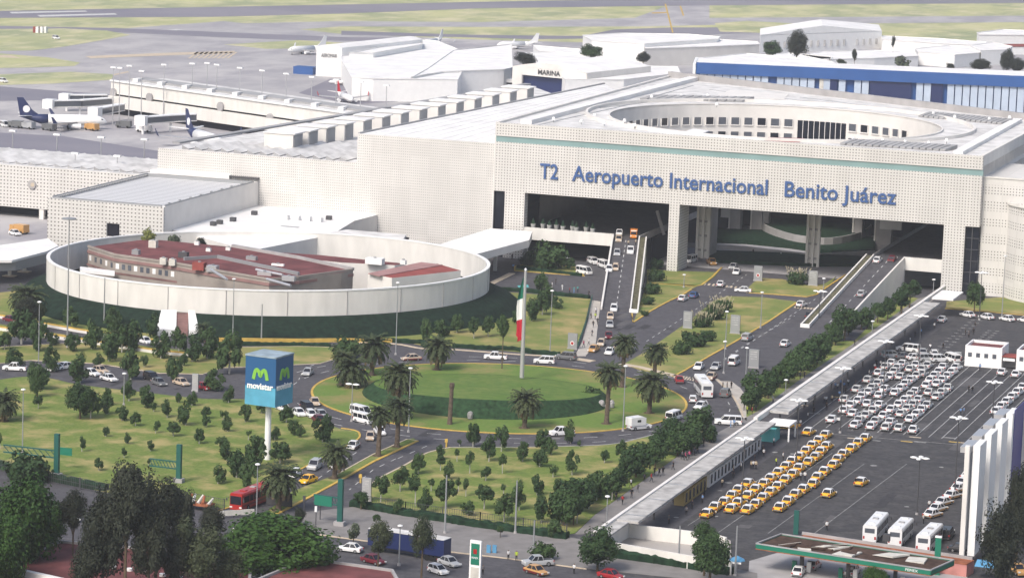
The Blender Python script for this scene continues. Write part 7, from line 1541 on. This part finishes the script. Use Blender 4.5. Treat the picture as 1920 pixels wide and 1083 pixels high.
# blue curtain trailer in the street
a, b = G(696, 1030), G(838, 1053); d = (b-a).normalized(); nrm = Vector((-d.y, d.x, 0)); tr = thing('trailer', 'long dark blue box trailer with pale roof parked along the street', 'trailer', (a.x, a.y, 0))
L_ = (b-a).length
def quad(a, b, w, z0, z1, m_): return lambda mb: mb.bar((a.x, a.y, z0), (b.x, b.y, z0), w, z1-z0, m_)
part(tr, 'body', quad(a, b, 2.5, 1.1, 3.9, 'navy')); part(tr, 'roof', quad(a-d*.02, b+d*.02, 2.54, 3.903, 4.0, 'roof_pale'))
part(tr, 'chassis', quad(a+d*.5, b-d*.5, 1.6, .7, 1.09, 'dark_metal'))
for t_ in (.08, .14, .78, .84, .9):
    q = a+(b-a)*t_
    for s in (-1, 1): part(tr, 'wheel', lambda mb: mb.tube(q+nrm*s*.9+Vector((0, 0, .5)), q+nrm*s*1.22+Vector((0, 0, .5)), .5, n=12, m='tyre'))
# dark flatbed load glimpsed between the trees
a, b = G(330, 950), G(398, 958); fb = thing('flatbed_truck', 'flatbed truck with scrap load glimpsed between the trees at lower left', 'truck', (a.x, a.y, 0))
part(fb, 'bed', quad(a, b, 2.3, .9, 1.3, 'rust'))
for k in range(7): q = a+(b-a)*((k+.5)/7); part(fb, 'load', lambda mb: mb.tube(q+Vector((0, -.8, 1.3)), q+Vector((random.uniform(-.5, .5), .8, random.uniform(1.9, 2.6))), .35, .2, 6, random.choice(['tin_pale', 'rust', 'marking_white'])))
for t_ in (.15, .85): q = a+(b-a)*t_; part(fb, 'wheel', lambda mb: mb.tube(q+Vector((0, -1.2, .45)), q+Vector((0, 1.2, .45)), .45, n=12, m='tyre'))
# service vehicles round the airliner
for (x, y), c, lab in [((30, 240), 'car_grey', 'dark baggage tug left of the airliner tail'), ((52, 242), 'car_silver', 'baggage loader under the airliner tail'), ((92, 245), 'car_grey', 'dark belt loader beside the airliner wing'), ((172, 245), 'car_gold', 'yellow fuel truck under the airliner nose'), ((232, 240), 'car_grey', 'baggage carts under the boarding bridge'), ((270, 248), 'car_white', 'white service van below the right boarding bridge'), ((36, 438), 'car_gold', 'yellow ramp vehicle below the left wing')]:
    p = G(x, y); r = thing('service_truck', lab, 'truck', (p.x, p.y, .1), random.uniform(-.3, .3)+1.4)
    for n_, bx, m_ in (('chassis', (-1.2, 1.2, -2.8, 2.8, .5, 1.1), c), ('box_body', (-1.2, 1.2, -2.7, 1.0, 1.103, 2.6), c), ('cab', (-1.1, 1.1, 1.2, 2.7, 1.103, 2.3), c), ('windscreen', (-1.0, 1.0, 2.705, 2.75, 1.5, 2.2), 'glass_dark')): mb = MB(); mb.box(*bx, m_); mb.build(n_, r)
    for sx in (-1, 1):
        for sy in (-1.8, 1.8): mb = MB(); mb.tube((sx*.9, sy, .45), (sx*1.25, sy, .45), .45, n=10, m='tyre'); mb.build('wheel', r)
# ================================================================ PEOPLE: one continuous body mesh, clothing and hair on it
for nm, c in {'skin': (.28, .16, .10), 'hair': (.012, .01, .009), 'cloth_white': (.66, .66, .66), 'cloth_dark': (.02, .022, .035), 'cloth_black': (.012, .012, .014), 'cloth_red': (.32, .03, .03), 'cloth_blue': (.16, .28, .50), 'cloth_pink': (.40, .08, .16), 'cloth_green': (.40, .52, .05), 'cloth_grey': (.10, .10, .11), 'cloth_cream': (.5, .42, .30), 'cloth_teal': (.08, .30, .30)}.items(): mat(nm, c, .85, .2)
def ring(cx, cy, z, rx, ry, n=8): return [(cx+rx*math.cos(2*math.pi*i/n), cy+ry*math.sin(2*math.pi*i/n), z) for i in range(n)]
def human(pose, shirt, trousers):
    """skeleton with a radius at every joint, grown into one skin"""
    st = {'stand': .0, 'walk': .26, 'lean': .08}[pose]
    V = {'pel': (0, 0, .95), 'sp': (0, 0, 1.15), 'ch': (0, 0, 1.36), 'nk': (0, 0, 1.5), 'hd': (0, .02, 1.62), 'top': (0, .01, 1.73),
         'ls': (-.19, 0, 1.43), 'le': (-.25, -.06-st*.5, 1.17), 'lw': (-.25, .04-st*.4, .93), 'lh': (-.25, .08-st*.4, .84),
         'rs': (.19, 0, 1.43), 're': (.25, -.04+st*.5, 1.17), 'rw': (.24, .08+st*.8, .95), 'rh': (.23, .12+st*.9, .87),
         'lh_': (-.09, 0, .9), 'lk': (-.1, .04+st*.55, .5), 'la': (-.11, -.02+st, .09), 'lt': (-.12, .15+st, .05),
         'rh_': (.09, 0, .9), 'rk': (.1, .03-st*.25, .5), 'ra': (.11, -.02-st, .09 if st < .1 else .13), 'rt': (.12, .15-st, .05)}
    E_ = [('pel', 'sp'), ('sp', 'ch'), ('ch', 'nk'), ('nk', 'hd'), ('hd', 'top'), ('ch', 'ls'), ('ls', 'le'), ('le', 'lw'), ('lw', 'lh'), ('ch', 'rs'), ('rs', 're'), ('re', 'rw'), ('rw', 'rh'), ('pel', 'lh_'), ('lh_', 'lk'), ('lk', 'la'), ('la', 'lt'), ('pel', 'rh_'), ('rh_', 'rk'), ('rk', 'ra'), ('ra', 'rt')]
    RD = {'pel': .15, 'sp': .135, 'ch': .16, 'nk': .06, 'hd': .1, 'top': .075, 'ls': .075, 'rs': .075, 'le': .05, 're': .05, 'lw': .035, 'rw': .035, 'lh': .035, 'rh': .035, 'lh_': .1, 'rh_': .1, 'lk': .065, 'rk': .065, 'la': .045, 'ra': .045, 'lt': .035, 'rt': .035}
    ks = list(V); me = bpy.data.meshes.new('person'); me.from_pydata([V[k] for k in ks], [(ks.index(a), ks.index(b)) for a, b in E_], [])
    o = bpy.data.objects.new('x', me); COL.objects.link(o); md = o.modifiers.new('s', 'SKIN'); sv = me.skin_vertices[0].data
    for i, k in enumerate(ks): sv[i].radius = (RD[k], RD[k]*(.72 if k in ('ch', 'sp', 'pel') else 1)); sv[i].use_root = (k == 'pel')
    sb = o.modifiers.new('b', 'SUBSURF'); sb.levels = 1; bpy.context.view_layer.update()
    m2 = bpy.data.meshes.new_from_object(o.evaluated_get(bpy.context.evaluated_depsgraph_get())); bpy.data.objects.remove(o)
    m2.materials.clear()
    for x in ('skin', 'hair', shirt, trousers, 'cloth_black'): m2.materials.append(MATS[x])
    for p in m2.polygons:
        c = p.center; k = 0
        if c.z > 1.66 or (c.z > 1.56 and c.y < -.03): k = 1
        elif c.z > 1.5: k = 0
        elif c.z > .97 and not (abs(c.x) > .2 and c.z < 1.1): k = 2
        elif abs(c.x) > .2: k = 0
        elif c.z > .1: k = 3
        else: k = 4
        p.material_index = k; p.use_smooth = True
    return m2
HU = {}
def person(px, shirt, trousers, pose, lab, ang=None, z=.1, group=None, onr=False):
    k = (pose, shirt, trousers)
    if k not in HU: HU[k] = human(pose, 'cloth_'+shirt, 'cloth_'+trousers)
    p = G(*px) if not onr else Gr(*px); o = bpy.data.objects.new('person', HU[k]); COL.objects.link(o)
    o.location = (p.x, p.y, z if not onr else p.z+.1); o.rotation_euler = (0, 0, random.uniform(0, 6.28) if ang is None else ang)
    s = random.uniform(.95, 1.05); o.scale = (s, s, s)
    tag(o, lab, 'person', group); return o
PP = [  # foot pixel, shirt, trousers, pose, where
 ((1801, 779), 'blue', 'dark', 'stand', 'by the four armed lamp at right, left one of two'), ((1807, 779), 'blue', 'dark', 'stand', 'by the four armed lamp at right, right one of two'),
 ((1816, 737), 'black', 'black', 'stand', 'in the empty lanes, left one of the pair'), ((1823, 738), 'black', 'dark', 'walk', 'in the empty lanes, right one of the pair'), ((1837, 696), 'blue', 'dark', 'stand', 'below the small white block with four windows'),
 ((1744, 658), 'white', 'dark', 'walk', 'behind the back row of white taxis, left one'), ((1768, 656), 'black', 'black', 'walk', 'behind the back row of white taxis, right one'),
 ((1810, 630), 'black', 'dark', 'stand', 'in the worn parking ticks, leftmost'), ((1816, 634), 'grey', 'black', 'lean', 'in the worn parking ticks, front one'), ((1825, 629), 'black', 'black', 'stand', 'in the worn parking ticks, right one'), ((1828, 617), 'black', 'grey', 'stand', 'in the worn parking ticks, rear one'),
 ((1546, 756), 'white', 'dark', 'walk', 'beside the walkway left of the white taxis'), ((1549, 757), 'white', 'black', 'stand', 'just right of the walker by the walkway'), ((1566, 731), 'blue', 'dark', 'stand', 'in the drivers group by the walkway, left one'), ((1570, 732), 'white', 'dark', 'stand', 'in the drivers group by the walkway, second'), ((1576, 726), 'blue', 'dark', 'stand', 'in the drivers group by the walkway, third'), ((1582, 730), 'blue', 'black', 'stand', 'in the drivers group by the walkway, fourth'), ((1590, 724), 'white', 'dark', 'stand', 'in the drivers group by the walkway, right one'), ((1525, 764), 'dark', 'black', 'stand', 'under the walkway roof edge near the front white taxis'), ((1510, 765), 'black', 'dark', 'lean', 'under the roof edge left of the white taxis'), ((1507, 768), 'white', 'black', 'stand', 'at the roof edge beside the kiosk'), ((1601, 697), 'white', 'dark', 'stand', 'at the roof edge beside the rear booths'), ((1643, 688), 'dark', 'black', 'stand', 'beside the rearmost white taxis'), ((1641, 700), 'red', 'black', 'stand', 'left of the rear white taxis in dark red'),
 ((1404, 852), 'white', 'black', 'stand', 'before the white booths, left of three'), ((1412, 852), 'white', 'dark', 'stand', 'before the white booths, middle of three'), ((1422, 852), 'white', 'black', 'stand', 'before the white booths, right of three'), ((1389, 883), 'white', 'black', 'stand', 'in open asphalt before the booths, alone'), ((1377, 870), 'dark', 'black', 'stand', 'against the booth wall, alone'), ((1408, 880), 'cream', 'black', 'stand', 'in the middle of the drive, left of three'), ((1412, 880), 'white', 'black', 'stand', 'in the middle of the drive, middle of three'), ((1417, 880), 'cream', 'black', 'stand', 'in the middle of the drive, right of three'), ((1455, 874), 'green', 'black', 'stand', 'in a yellow vest left of the yellow taxis'), ((1468, 864), 'white', 'black', 'stand', 'just right of the yellow vest'),
 ((1501, 901), 'white', 'black', 'stand', 'between the yellow columns, left one of two'), ((1509, 901), 'white', 'dark', 'stand', 'between the yellow columns, right one of two'),
 ((1342, 892), 'white', 'black', 'stand', 'at the yellow booth wall, first'), ((1347, 893), 'cream', 'black', 'stand', 'at the yellow booth wall, second'), ((1353, 893), 'white', 'black', 'stand', 'at the yellow booth wall, last'), ((1336, 893), 'dark', 'black', 'stand', 'at the yellow booth wall in dark clothes'), ((1262, 942), 'cream', 'black', 'stand', 'under the walkway roof near the street end'),
 ((1315, 972), 'dark', 'black', 'lean', 'at the open left door of the nearest yellow taxi'), ((1338, 972), 'black', 'black', 'lean', 'at the right side of the nearest yellow taxi'), ((1352, 955), 'black', 'dark', 'lean', 'beside the second yellow taxi of the leftmost column'),
 ((1550, 995), 'white', 'black', 'walk', 'walking alone with a dark bag above the petrol station'), ((1731, 982), 'white', 'black', 'stand', 'beside the foremost striped taxi'), ((1742, 955), 'white', 'black', 'stand', 'beside the second striped taxi'), ((1604, 912), 'black', 'black', 'stand', 'at the open door of the far lone yellow taxi'),
 ((953, 1050), 'white', 'black', 'stand', 'on the pavement near the kerb, left one of two'), ((968, 1052), 'green', 'black', 'stand', 'on the pavement near the kerb, right one of two'), ((1076, 1076), 'white', 'black', 'stand', 'crossing the street at the bottom'), ((905, 1078), 'grey', 'black', 'stand', 'beside the green sign pylon'),
 ((1167, 947), 'red', 'black', 'walk', 'on the footpath in a red coat near the street end'), ((1184, 935), 'black', 'dark', 'walk', 'on the footpath just ahead of the red coat'), ((1183, 915), 'white', 'black', 'walk', 'on the footpath with white cap'), ((1196, 924), 'grey', 'grey', 'walk', 'on the footpath beside the wall, in grey'), ((1155, 940), 'dark', 'black', 'walk', 'on the footpath left of the red coat'), ((1208, 905), 'dark', 'black', 'walk', 'on the footpath, in dark clothes farther up'), ((1221, 905), 'red', 'dark', 'walk', 'on the footpath, in a red shirt by the dark walker'), ((1227, 892), 'black', 'black', 'walk', 'in the footpath crowd, first'), ((1236, 894), 'dark', 'dark', 'walk', 'in the footpath crowd, second'), ((1243, 892), 'black', 'black', 'walk', 'in the footpath crowd, third'), ((1262, 882), 'black', 'black', 'walk', 'on the footpath alone beside the wall'), ((1285, 864), 'pink', 'black', 'walk', 'on the footpath in pink, left one'), ((1292, 862), 'pink', 'dark', 'walk', 'on the footpath in pink, right one'), ((1279, 862), 'grey', 'black', 'walk', 'on the footpath left of the pink pair'), ((1302, 855), 'dark', 'black', 'walk', 'on the footpath right of the pink pair'), ((1308, 852), 'black', 'dark', 'walk', 'on the footpath, rear of the pink group'), ((1319, 838), 'black', 'black', 'walk', 'on the footpath under the leaning tree'), ((1333, 832), 'dark', 'dark', 'walk', 'on the footpath near the large white suv'), ((1338, 830), 'black', 'grey', 'walk', 'on the footpath nearest the large white suv'),
 ((1370, 802), 'blue', 'blue', 'stand', 'in light blue below the large white suv, left one'), ((1376, 802), 'blue', 'grey', 'stand', 'in light blue below the large white suv, right one'), ((1395, 770), 'black', 'black', 'stand', 'at the bus corner, first of the row'), ((1401, 776), 'green', 'black', 'stand', 'at the bus corner in a bright vest'), ((1404, 768), 'white', 'black', 'stand', 'at the bus corner in white'), ((1410, 778), 'red', 'black', 'stand', 'at the bus corner in red'), ((1417, 772), 'dark', 'black', 'stand', 'at the bus corner beside the trees'), ((1394, 756), 'grey', 'black', 'stand', 'at the bus corner farther back'), ((1399, 752), 'black', 'dark', 'stand', 'at the bus corner rearmost'), ((1449, 757), 'white', 'dark', 'walk', 'on the footpath behind the kiosk'),
 ((1355, 731), 'black', 'black', 'stand', 'on the pale corner behind the coach, left'), ((1363, 730), 'dark', 'black', 'stand', 'on the pale corner behind the coach, middle'), ((1371, 729), 'black', 'black', 'stand', 'on the pale corner behind the coach, right'), ((1500, 712), 'dark', 'black', 'walk', 'on the footpath between trees and walkway, left'), ((1508, 710), 'black', 'black', 'walk', 'on the footpath between trees and walkway, right'), ((1602, 650), 'black', 'black', 'walk', 'on the footpath beside the middle of the walkway'), ((1689, 587), 'black', 'dark', 'walk', 'on the footpath near the terminal end'),
 ((1117, 590), 'white', 'dark', 'walk', 'on the ramp footpath, farthest'), ((1120, 610), 'dark', 'black', 'walk', 'on the ramp footpath, second'), ((1116, 600), 'green', 'black', 'walk', 'on the ramp footpath in a bright vest'), ((1112, 615), 'black', 'dark', 'walk', 'on the ramp footpath, third'), ((1110, 632), 'dark', 'black', 'walk', 'on the ramp footpath, fourth'), ((1104, 648), 'white', 'dark', 'walk', 'on the ramp footpath, nearest the ring'), ((1094, 652), 'pink', 'dark', 'walk', 'on the ramp footpath in pink'), ((1108, 600), 'black', 'black', 'walk', 'beside the green railing'),
 ((1035, 541), 'white', 'white', 'stand', 'in white in the entrance court, left'), ((1054, 545), 'white', 'white', 'lean', 'in white in the entrance court, right'), ((1042, 534), 'black', 'black', 'stand', 'in black behind the whites in the entrance court'), ((1068, 551), 'red', 'dark', 'stand', 'in the entrance court wearing red'), ((1076, 550), 'teal', 'blue', 'stand', 'in the entrance court wearing teal, left'), ((1083, 549), 'teal', 'dark', 'stand', 'in the entrance court wearing teal, right'), ((1008, 487), 'white', 'dark', 'stand', 'at the entrance with white top, behind the round shrub'), ((962, 507), 'blue', 'dark', 'stand', 'at the corner of the entrance court kerb'), ((1104, 557), 'black', 'black', 'stand', 'at the edge of the court near the railing'),
 ((1178, 462), 'cream', 'dark', 'stand', 'between truck and white pickup on the ramp, left'), ((1192, 461), 'cream', 'black', 'stand', 'between truck and white pickup on the ramp, right'), ((1412, 478), 'black', 'black', 'walk', 'on the garden path under the front, left'), ((1464, 483), 'white', 'black', 'walk', 'on the garden path under the front, middle'), ((960, 488), 'dark', 'black', 'stand', 'in the shade below the entrance canopy')]
DESC = {'white': 'white shirt', 'dark': 'dark navy top', 'black': 'black top', 'red': 'red top', 'blue': 'light blue shirt', 'pink': 'pink top', 'green': 'bright vest', 'grey': 'grey top', 'cream': 'cream shirt', 'teal': 'teal top'}
for i, (px, s, t, po, wh) in enumerate(PP):
    onr = 'ramp, ' in wh and 'pickup' in wh
    w = ('person in %s ' % DESC[s] + wh).replace(',', '')
    words = w.split()
    if len(words) > 16: w = 'person '+wh
    person(px, s, t, po, w, onr=onr, z=.1 if 'footpath' not in wh else .17)

rnd = random.Random(5)
for k in range(34):
    y = 560+k*7.2+rnd.uniform(-2, 2)
    if 641 < y < 652: continue
    c = rnd.choice(['white', 'dark', 'black', 'blue', 'white', 'grey', 'cream']); key = ('stand', c, 'black')
    if key not in HU: HU[key] = human('stand', 'cloth_'+c, 'cloth_black')
    o = bpy.data.objects.new('person', HU[key]); COL.objects.link(o); o.location = (-149.6+rnd.uniform(-.6, 1.2), y, .1); o.rotation_euler = (0, 0, rnd.uniform(0, 6.28))
    tag(o, 'person in %s waiting along the walkway edge %s from the street end' % (DESC[c], ORD[k]), 'person', 'people waiting along the walkway')
# ================================================================ FOREGROUND: petrol station, roofs, signs
gs = thing('petrol_station', 'petrol station with wide weathered canopy edged in dark green', 'petrol station', (-110, 538, 0))
Z_ = 5.0; cp = [G(1418, 1016, Z_), G(1465, 998, Z_), G(1765, 1046, Z_), G(1745, 1066, Z_)]
cp[2] = cp[1]+(cp[3]-cp[0])
part(gs, 'canopy_deck', lambda mb: mb.prism([(p.x, p.y) for p in cp], Z_-1.0, Z_-.4, 'concrete_grey', top='brown_roofing'))
for i in range(4):
    a, b = cp[i], cp[(i+1) % 4]; a = Vector((a.x, a.y, 0)); b = Vector((b.x, b.y, 0))
    part(gs, 'green_fascia', lambda mb: mb.bar(a+Vector((0, 0, Z_-1.0)), b+Vector((0, 0, Z_-1.0)), .2, .72, 'green_sign')); part(gs, 'fascia_trim', lambda mb: mb.bar(a+Vector((0, 0, Z_-.277)), b+Vector((0, 0, Z_-.277)), .26, .2, 'roof_grey'))
    part(gs, 'red_trim', lambda mb: mb.bar(a+Vector((0, 0, Z_-1.16)), b+Vector((0, 0, Z_-1.16)), .16, .15, 'rust'))
u = (cp[3]-cp[0]); v = (cp[1]-cp[0])
rnd = random.Random(4)
for k in range(16):
    s0 = rnd.uniform(.03, .86); r0 = rnd.uniform(.08, .5); ls = rnd.uniform(.05, .12); lr = rnd.uniform(.25, .42); sk = rnd.uniform(-.05, .05)
    c4 = [cp[0]+u*(s0+a_*ls+b_*sk)+v*(r0+b_*lr) for a_, b_ in ((0, 0), (1, 0), (1, 1), (0, 1))]; z_ = Z_-.36+k*.012; mm = 'tin_pale' if k % 3 == 0 else 'brown_roofing'
    part(gs, 'roof_sheet', lambda mb: mb.prism([(q.x, q.y) for q in c4], z_-.02, [z_+.02, z_+.25, z_+.25, z_+.02], mm))
    if k % 3 == 1: part(gs, 'roof_batten', lambda mb: mb.tube((c4[0].x, c4[0].y, z_+.1), (c4[2].x, c4[2].y, z_+.32), .05, n=4, m='tin_pale'))
for t_ in (.2, .47, .74):
    q = cp[0]+u*t_+v*.5; part(gs, 'column', lambda mb: mb.box(q.x-.3, q.x+.3, q.y-.3, q.y+.3, 0, Z_-1, 'dark_metal'))
    part(gs, 'pump', lambda mb: mb.box(q.x-1.6, q.x-.9, q.y-.3, q.y+.3, .1, 1.8, 'green_sign')); part(gs, 'pump', lambda mb: mb.box(q.x+.9, q.x+1.6, q.y-.3, q.y+.3, .1, 1.8, 'white_paint')); part(gs, 'island', lambda mb: mb.box(q.x-2.2, q.x+2.2, q.y-.6, q.y+.6, .05, .1, 'pale_kerb'))
q = cp[0]+u*.86; text('lettering', 'PEMEX', 'white_paint', gs, 0, 0, 0, 0, h=.42, ext=.06, width=2.2, loc=(q.x, q.y-.14, Z_-.86), rot=Matrix.Rotation(math.atan2(u.y, u.x), 4, 'Z') @ Matrix.Rotation(R(90), 4, 'X'))
sheet('forecourt', [(1405, 1052), (1480, 1030), (1560, 1032), (1800, 1052), (1830, 1120), (1400, 1120)], .12, 'concrete_grey')
a, b = G(1500, 1000, 2.8), G(1820, 1048, 2.8)
rs = thing('red_roofed_strip', 'long low building with faded red roof behind the petrol station', 'building', (a.x, a.y, 0))
part(rs, 'wall', lambda mb: mb.bar((a.x, a.y, 0), (b.x, b.y, 0), 3.4, 2.2, 'pink_wall')); part(rs, 'roof', lambda mb: mb.bar((a.x, a.y, 2.203), (b.x, b.y, 2.203), 3.6, .15, 'rust')); part(rs, 'rear_parapet', lambda mb: mb.bar((a.x, a.y+1.7, 2.36), (b.x, b.y+1.7, 2.36), .3, .5, 'concrete_grey'))
q = G(1662, 1012, 3); part(rs, 'water_tank', lambda mb: mb.box(q.x-.6, q.x+.6, q.y-.5, q.y+.5, 2.9, 4.1, 'dark_metal'))
p = G(1756, 1078); py_ = thing('price_pylon', 'green and white price pylon at the right end of the petrol station', 'sign', (p.x, p.y, 0)); part(py_, 'board', lambda mb: mb.box(p.x-.5, p.x+.5, p.y-.2, p.y+.2, 0, 6.5, 'green_sign')); part(py_, 'cap', lambda mb: mb.box(p.x-.55, p.x+.55, p.y-.25, p.y+.25, 6.503, 6.8, 'white_paint')); part(py_, 'panel', lambda mb: mb.box(p.x-.4, p.x+.4, p.y-.24, p.y-.2, 1.5, 3.2, 'white_paint'))
p = G(1492, 1002); tag(MB().box(p.x-.45, p.x+.45, p.y-.15, p.y+.15, 0, 4.4, 'green_metal').build('green_screen'), 'narrow green mesh panel standing behind the petrol station canopy', 'screen')
p = G(890, 1098); py_ = thing('sign_pylon', 'white pylon with green panels standing at the bottom centre', 'sign', (p.x, p.y, 0), R(-6))
for n_, bx, m_ in (('board', (-1.0, 1.0, -.2, .2, .3, 7.6), 'white_paint'), ('green_panel', (-.75, .75, -.25, -.203, 3.6, 7.1), 'green_sign'), ('lower_panel', (-.7, .7, -.25, -.203, 1.2, 3.2), 'tin_pale'), ('emblem', (-.3, .3, -.3, -.253, 5.4, 6.2), 'lamp_red'), ('green_base', (-.9, .9, -.25, -.203, .4, 1.0), 'green_sign')): mb = MB(); mb.box(*bx, m_); mb.build(n_, py_)
_l = py_.location.copy(); py_.location = (0, 0, 0)
text('lettering', 'PEMEX', 'white_paint', py_, 0, 0, 0, 0, h=.32, ext=.04, width=1.2, loc=(-.6, -.28, 4.6)); py_.location = _l
# red roofs at the bottom
def lowroof(px, z, lab, m_='red_roof', wall='concrete_grey', par='concrete_grey'):
    P = [G(x, y, z) for x, y in px]; r = thing('flat_roofed_building', lab, 'building', (P[0].x, P[0].y, 0)); part(r, 'wall', lambda mb: mb.prism([(p.x, p.y) for p in P], 0, z-.4, wall, top=m_)); part(r, 'parapet', lambda mb: ribbon(mb, [(p.x, p.y) for p in P], .5, z-.4, z, par, True)); return r
lowroof([(485, 1083), (578, 1044), (735, 1066), (760, 1110), (640, 1150), (480, 1110)], 6, 'flat building with deep red roof and grey parapet at bottom centre')
lowroof([(14, 1052), (112, 1012), (300, 1028), (470, 1066), (460, 1140), (10, 1130)], 5.6, 'flat building with deep red roof at the lower left under the trees')
a, b = G(10, 1056, 6.2), G(140, 1085, 6.2); tag(MB().bar((a.x, a.y-1, 5.0), (b.x, b.y-1, 5.0), .9, 1.2, 'white_paint').build('roof_edge'), 'white roof edge beam at the lower left corner', 'roof edge')
for k in range(5): p = G(212+k*31, 1064+k*5, 5.2); tag(MB().prism(circ((p.x, p.y), .55, 10), 5.0, 5.6, 'white_paint').build('roof_skylight'), 'small white skylight on the lower left red roof, %s from the left' % ORD[k], 'skylight')
# parasol, market stalls, pillbox things near the yard
p = G(1381, 1075); pr = thing('parasol', 'blue parasol with white valance at the bottom right', 'parasol', (p.x, p.y, 0)); part(pr, 'pole', lambda mb: mb.tube((p.x, p.y, 0), (p.x, p.y, 2.6), .05, m='steel')); part(pr, 'canopy', lambda mb: mb.loft([[(p.x+r_*c, p.y+r_*s, z) for c, s in [(math.cos(i*math.pi/4), math.sin(i*math.pi/4)) for i in range(8)]] for r_, z in ((1.35, 2.3), (1.3, 2.5), (.1, 3.1))], 'sky_blue')); part(pr, 'valance', lambda mb: mb.box(p.x-1, p.x+1, p.y-1.3, p.y-1.25, 2.0, 2.3, 'white_paint'))
p = G(1850, 1085); tag(MB().prism([(p.x-2, p.y-1), (p.x+2, p.y-1), (p.x+2, p.y+1.5), (p.x-2, p.y+1.5)], 2.2, [2.3, 2.3, 2.9, 2.9], 'sky_blue').build('tarpaulin'), 'blue tarpaulin stall roof at the lower right corner', 'tarpaulin')
for i, (x, y) in enumerate([(823, 960 - 0), (836, 962)]): pass
for i, x in enumerate((916, 927)): p = G(x, 1037); tag(MB().box(p.x-.35, p.x+.35, p.y-.1, p.y+.1, .15, 1.5, 'sky_blue').build('street_panel'), 'small light blue panel on the pavement, %s one of two' % ('left', 'right')[i], 'panel')
for i, (x, y) in enumerate([(592, 985), (570, 965), (600, 975)]):
    p = G(x, y); r = thing('traffic_light', ['traffic light on its own post beside the gantry', 'traffic light at the median tip near the bus', 'short traffic light post behind the gantry'][i], 'traffic light', (p.x, p.y, 0)); part(r, 'post', lambda mb: mb.tube((p.x, p.y, 0), (p.x, p.y, 3.4), .09, m='dark_metal')); part(r, 'signal_head', lambda mb: mb.box(p.x-.2, p.x+.2, p.y-.25, p.y+.05, 2.5, 3.5, 'dark_metal' if i else 'white_paint'))
p = G(448, 972, 1); a, b = G(412, 972), G(476, 968); tag(MB().bar((a.x, a.y, .5), (b.x, b.y, .5), .25, .9, 'tin_pale').bar((a.x+.3, a.y, 0), (a.x+.5, a.y, 0), .2, .498, 'tin_pale').bar((b.x-.5, b.y, 0), (b.x-.3, b.y, 0), .2, .498, 'tin_pale').build('banner'), 'pale cream banner strung by the trees left of the street corner', 'banner')
a = G(528, 950); gf = thing('bus_gate', 'dark metal fence panel beside the red bus', 'fence', (a.x, a.y, 0)); part(gf, 'panel', lambda mb: mb.box(a.x-3, a.x+2, a.y, a.y+.1, .2, 2.6, 'dark_metal'))

for i, (x, y, m_) in enumerate([(837, 838, 'yellow_kerb'), (676, 905, 'yellow_kerb')]):
    p = G(x, y); tag(MB().box(p.x-.15, p.x+.15, p.y-.15, p.y+.15, 0, 1.7, m_).box(p.x-.3, p.x+.3, p.y-.2, p.y-.153, 1.0, 1.7, m_).build('sign_post'), 'yellow warning post %s' % ('at the top corner of the lower lawn', 'beside the white framed board')[i], 'post')
# verge sheet to the far bottom so nothing is bare

# ================================================================ haze
hm = bpy.data.materials.new('haze_air'); hm.use_nodes = True; nt = hm.node_tree; nt.nodes.clear()
out = nt.nodes.new('ShaderNodeOutputMaterial'); pv = nt.nodes.new('ShaderNodeVolumePrincipled')
pv.inputs['Color'].default_value = (.98, .96, .95, 1); pv.inputs['Density'].default_value = .00012; pv.inputs['Anisotropy'].default_value = .3
nt.links.new(pv.outputs[0], out.inputs['Volume']); MATS['haze_air'] = hm
hb_ = MB().box(-2500, 2500, -60, 6000, -1, 140, 'haze_air').build('haze'); tag(hb_, kind='stuff')
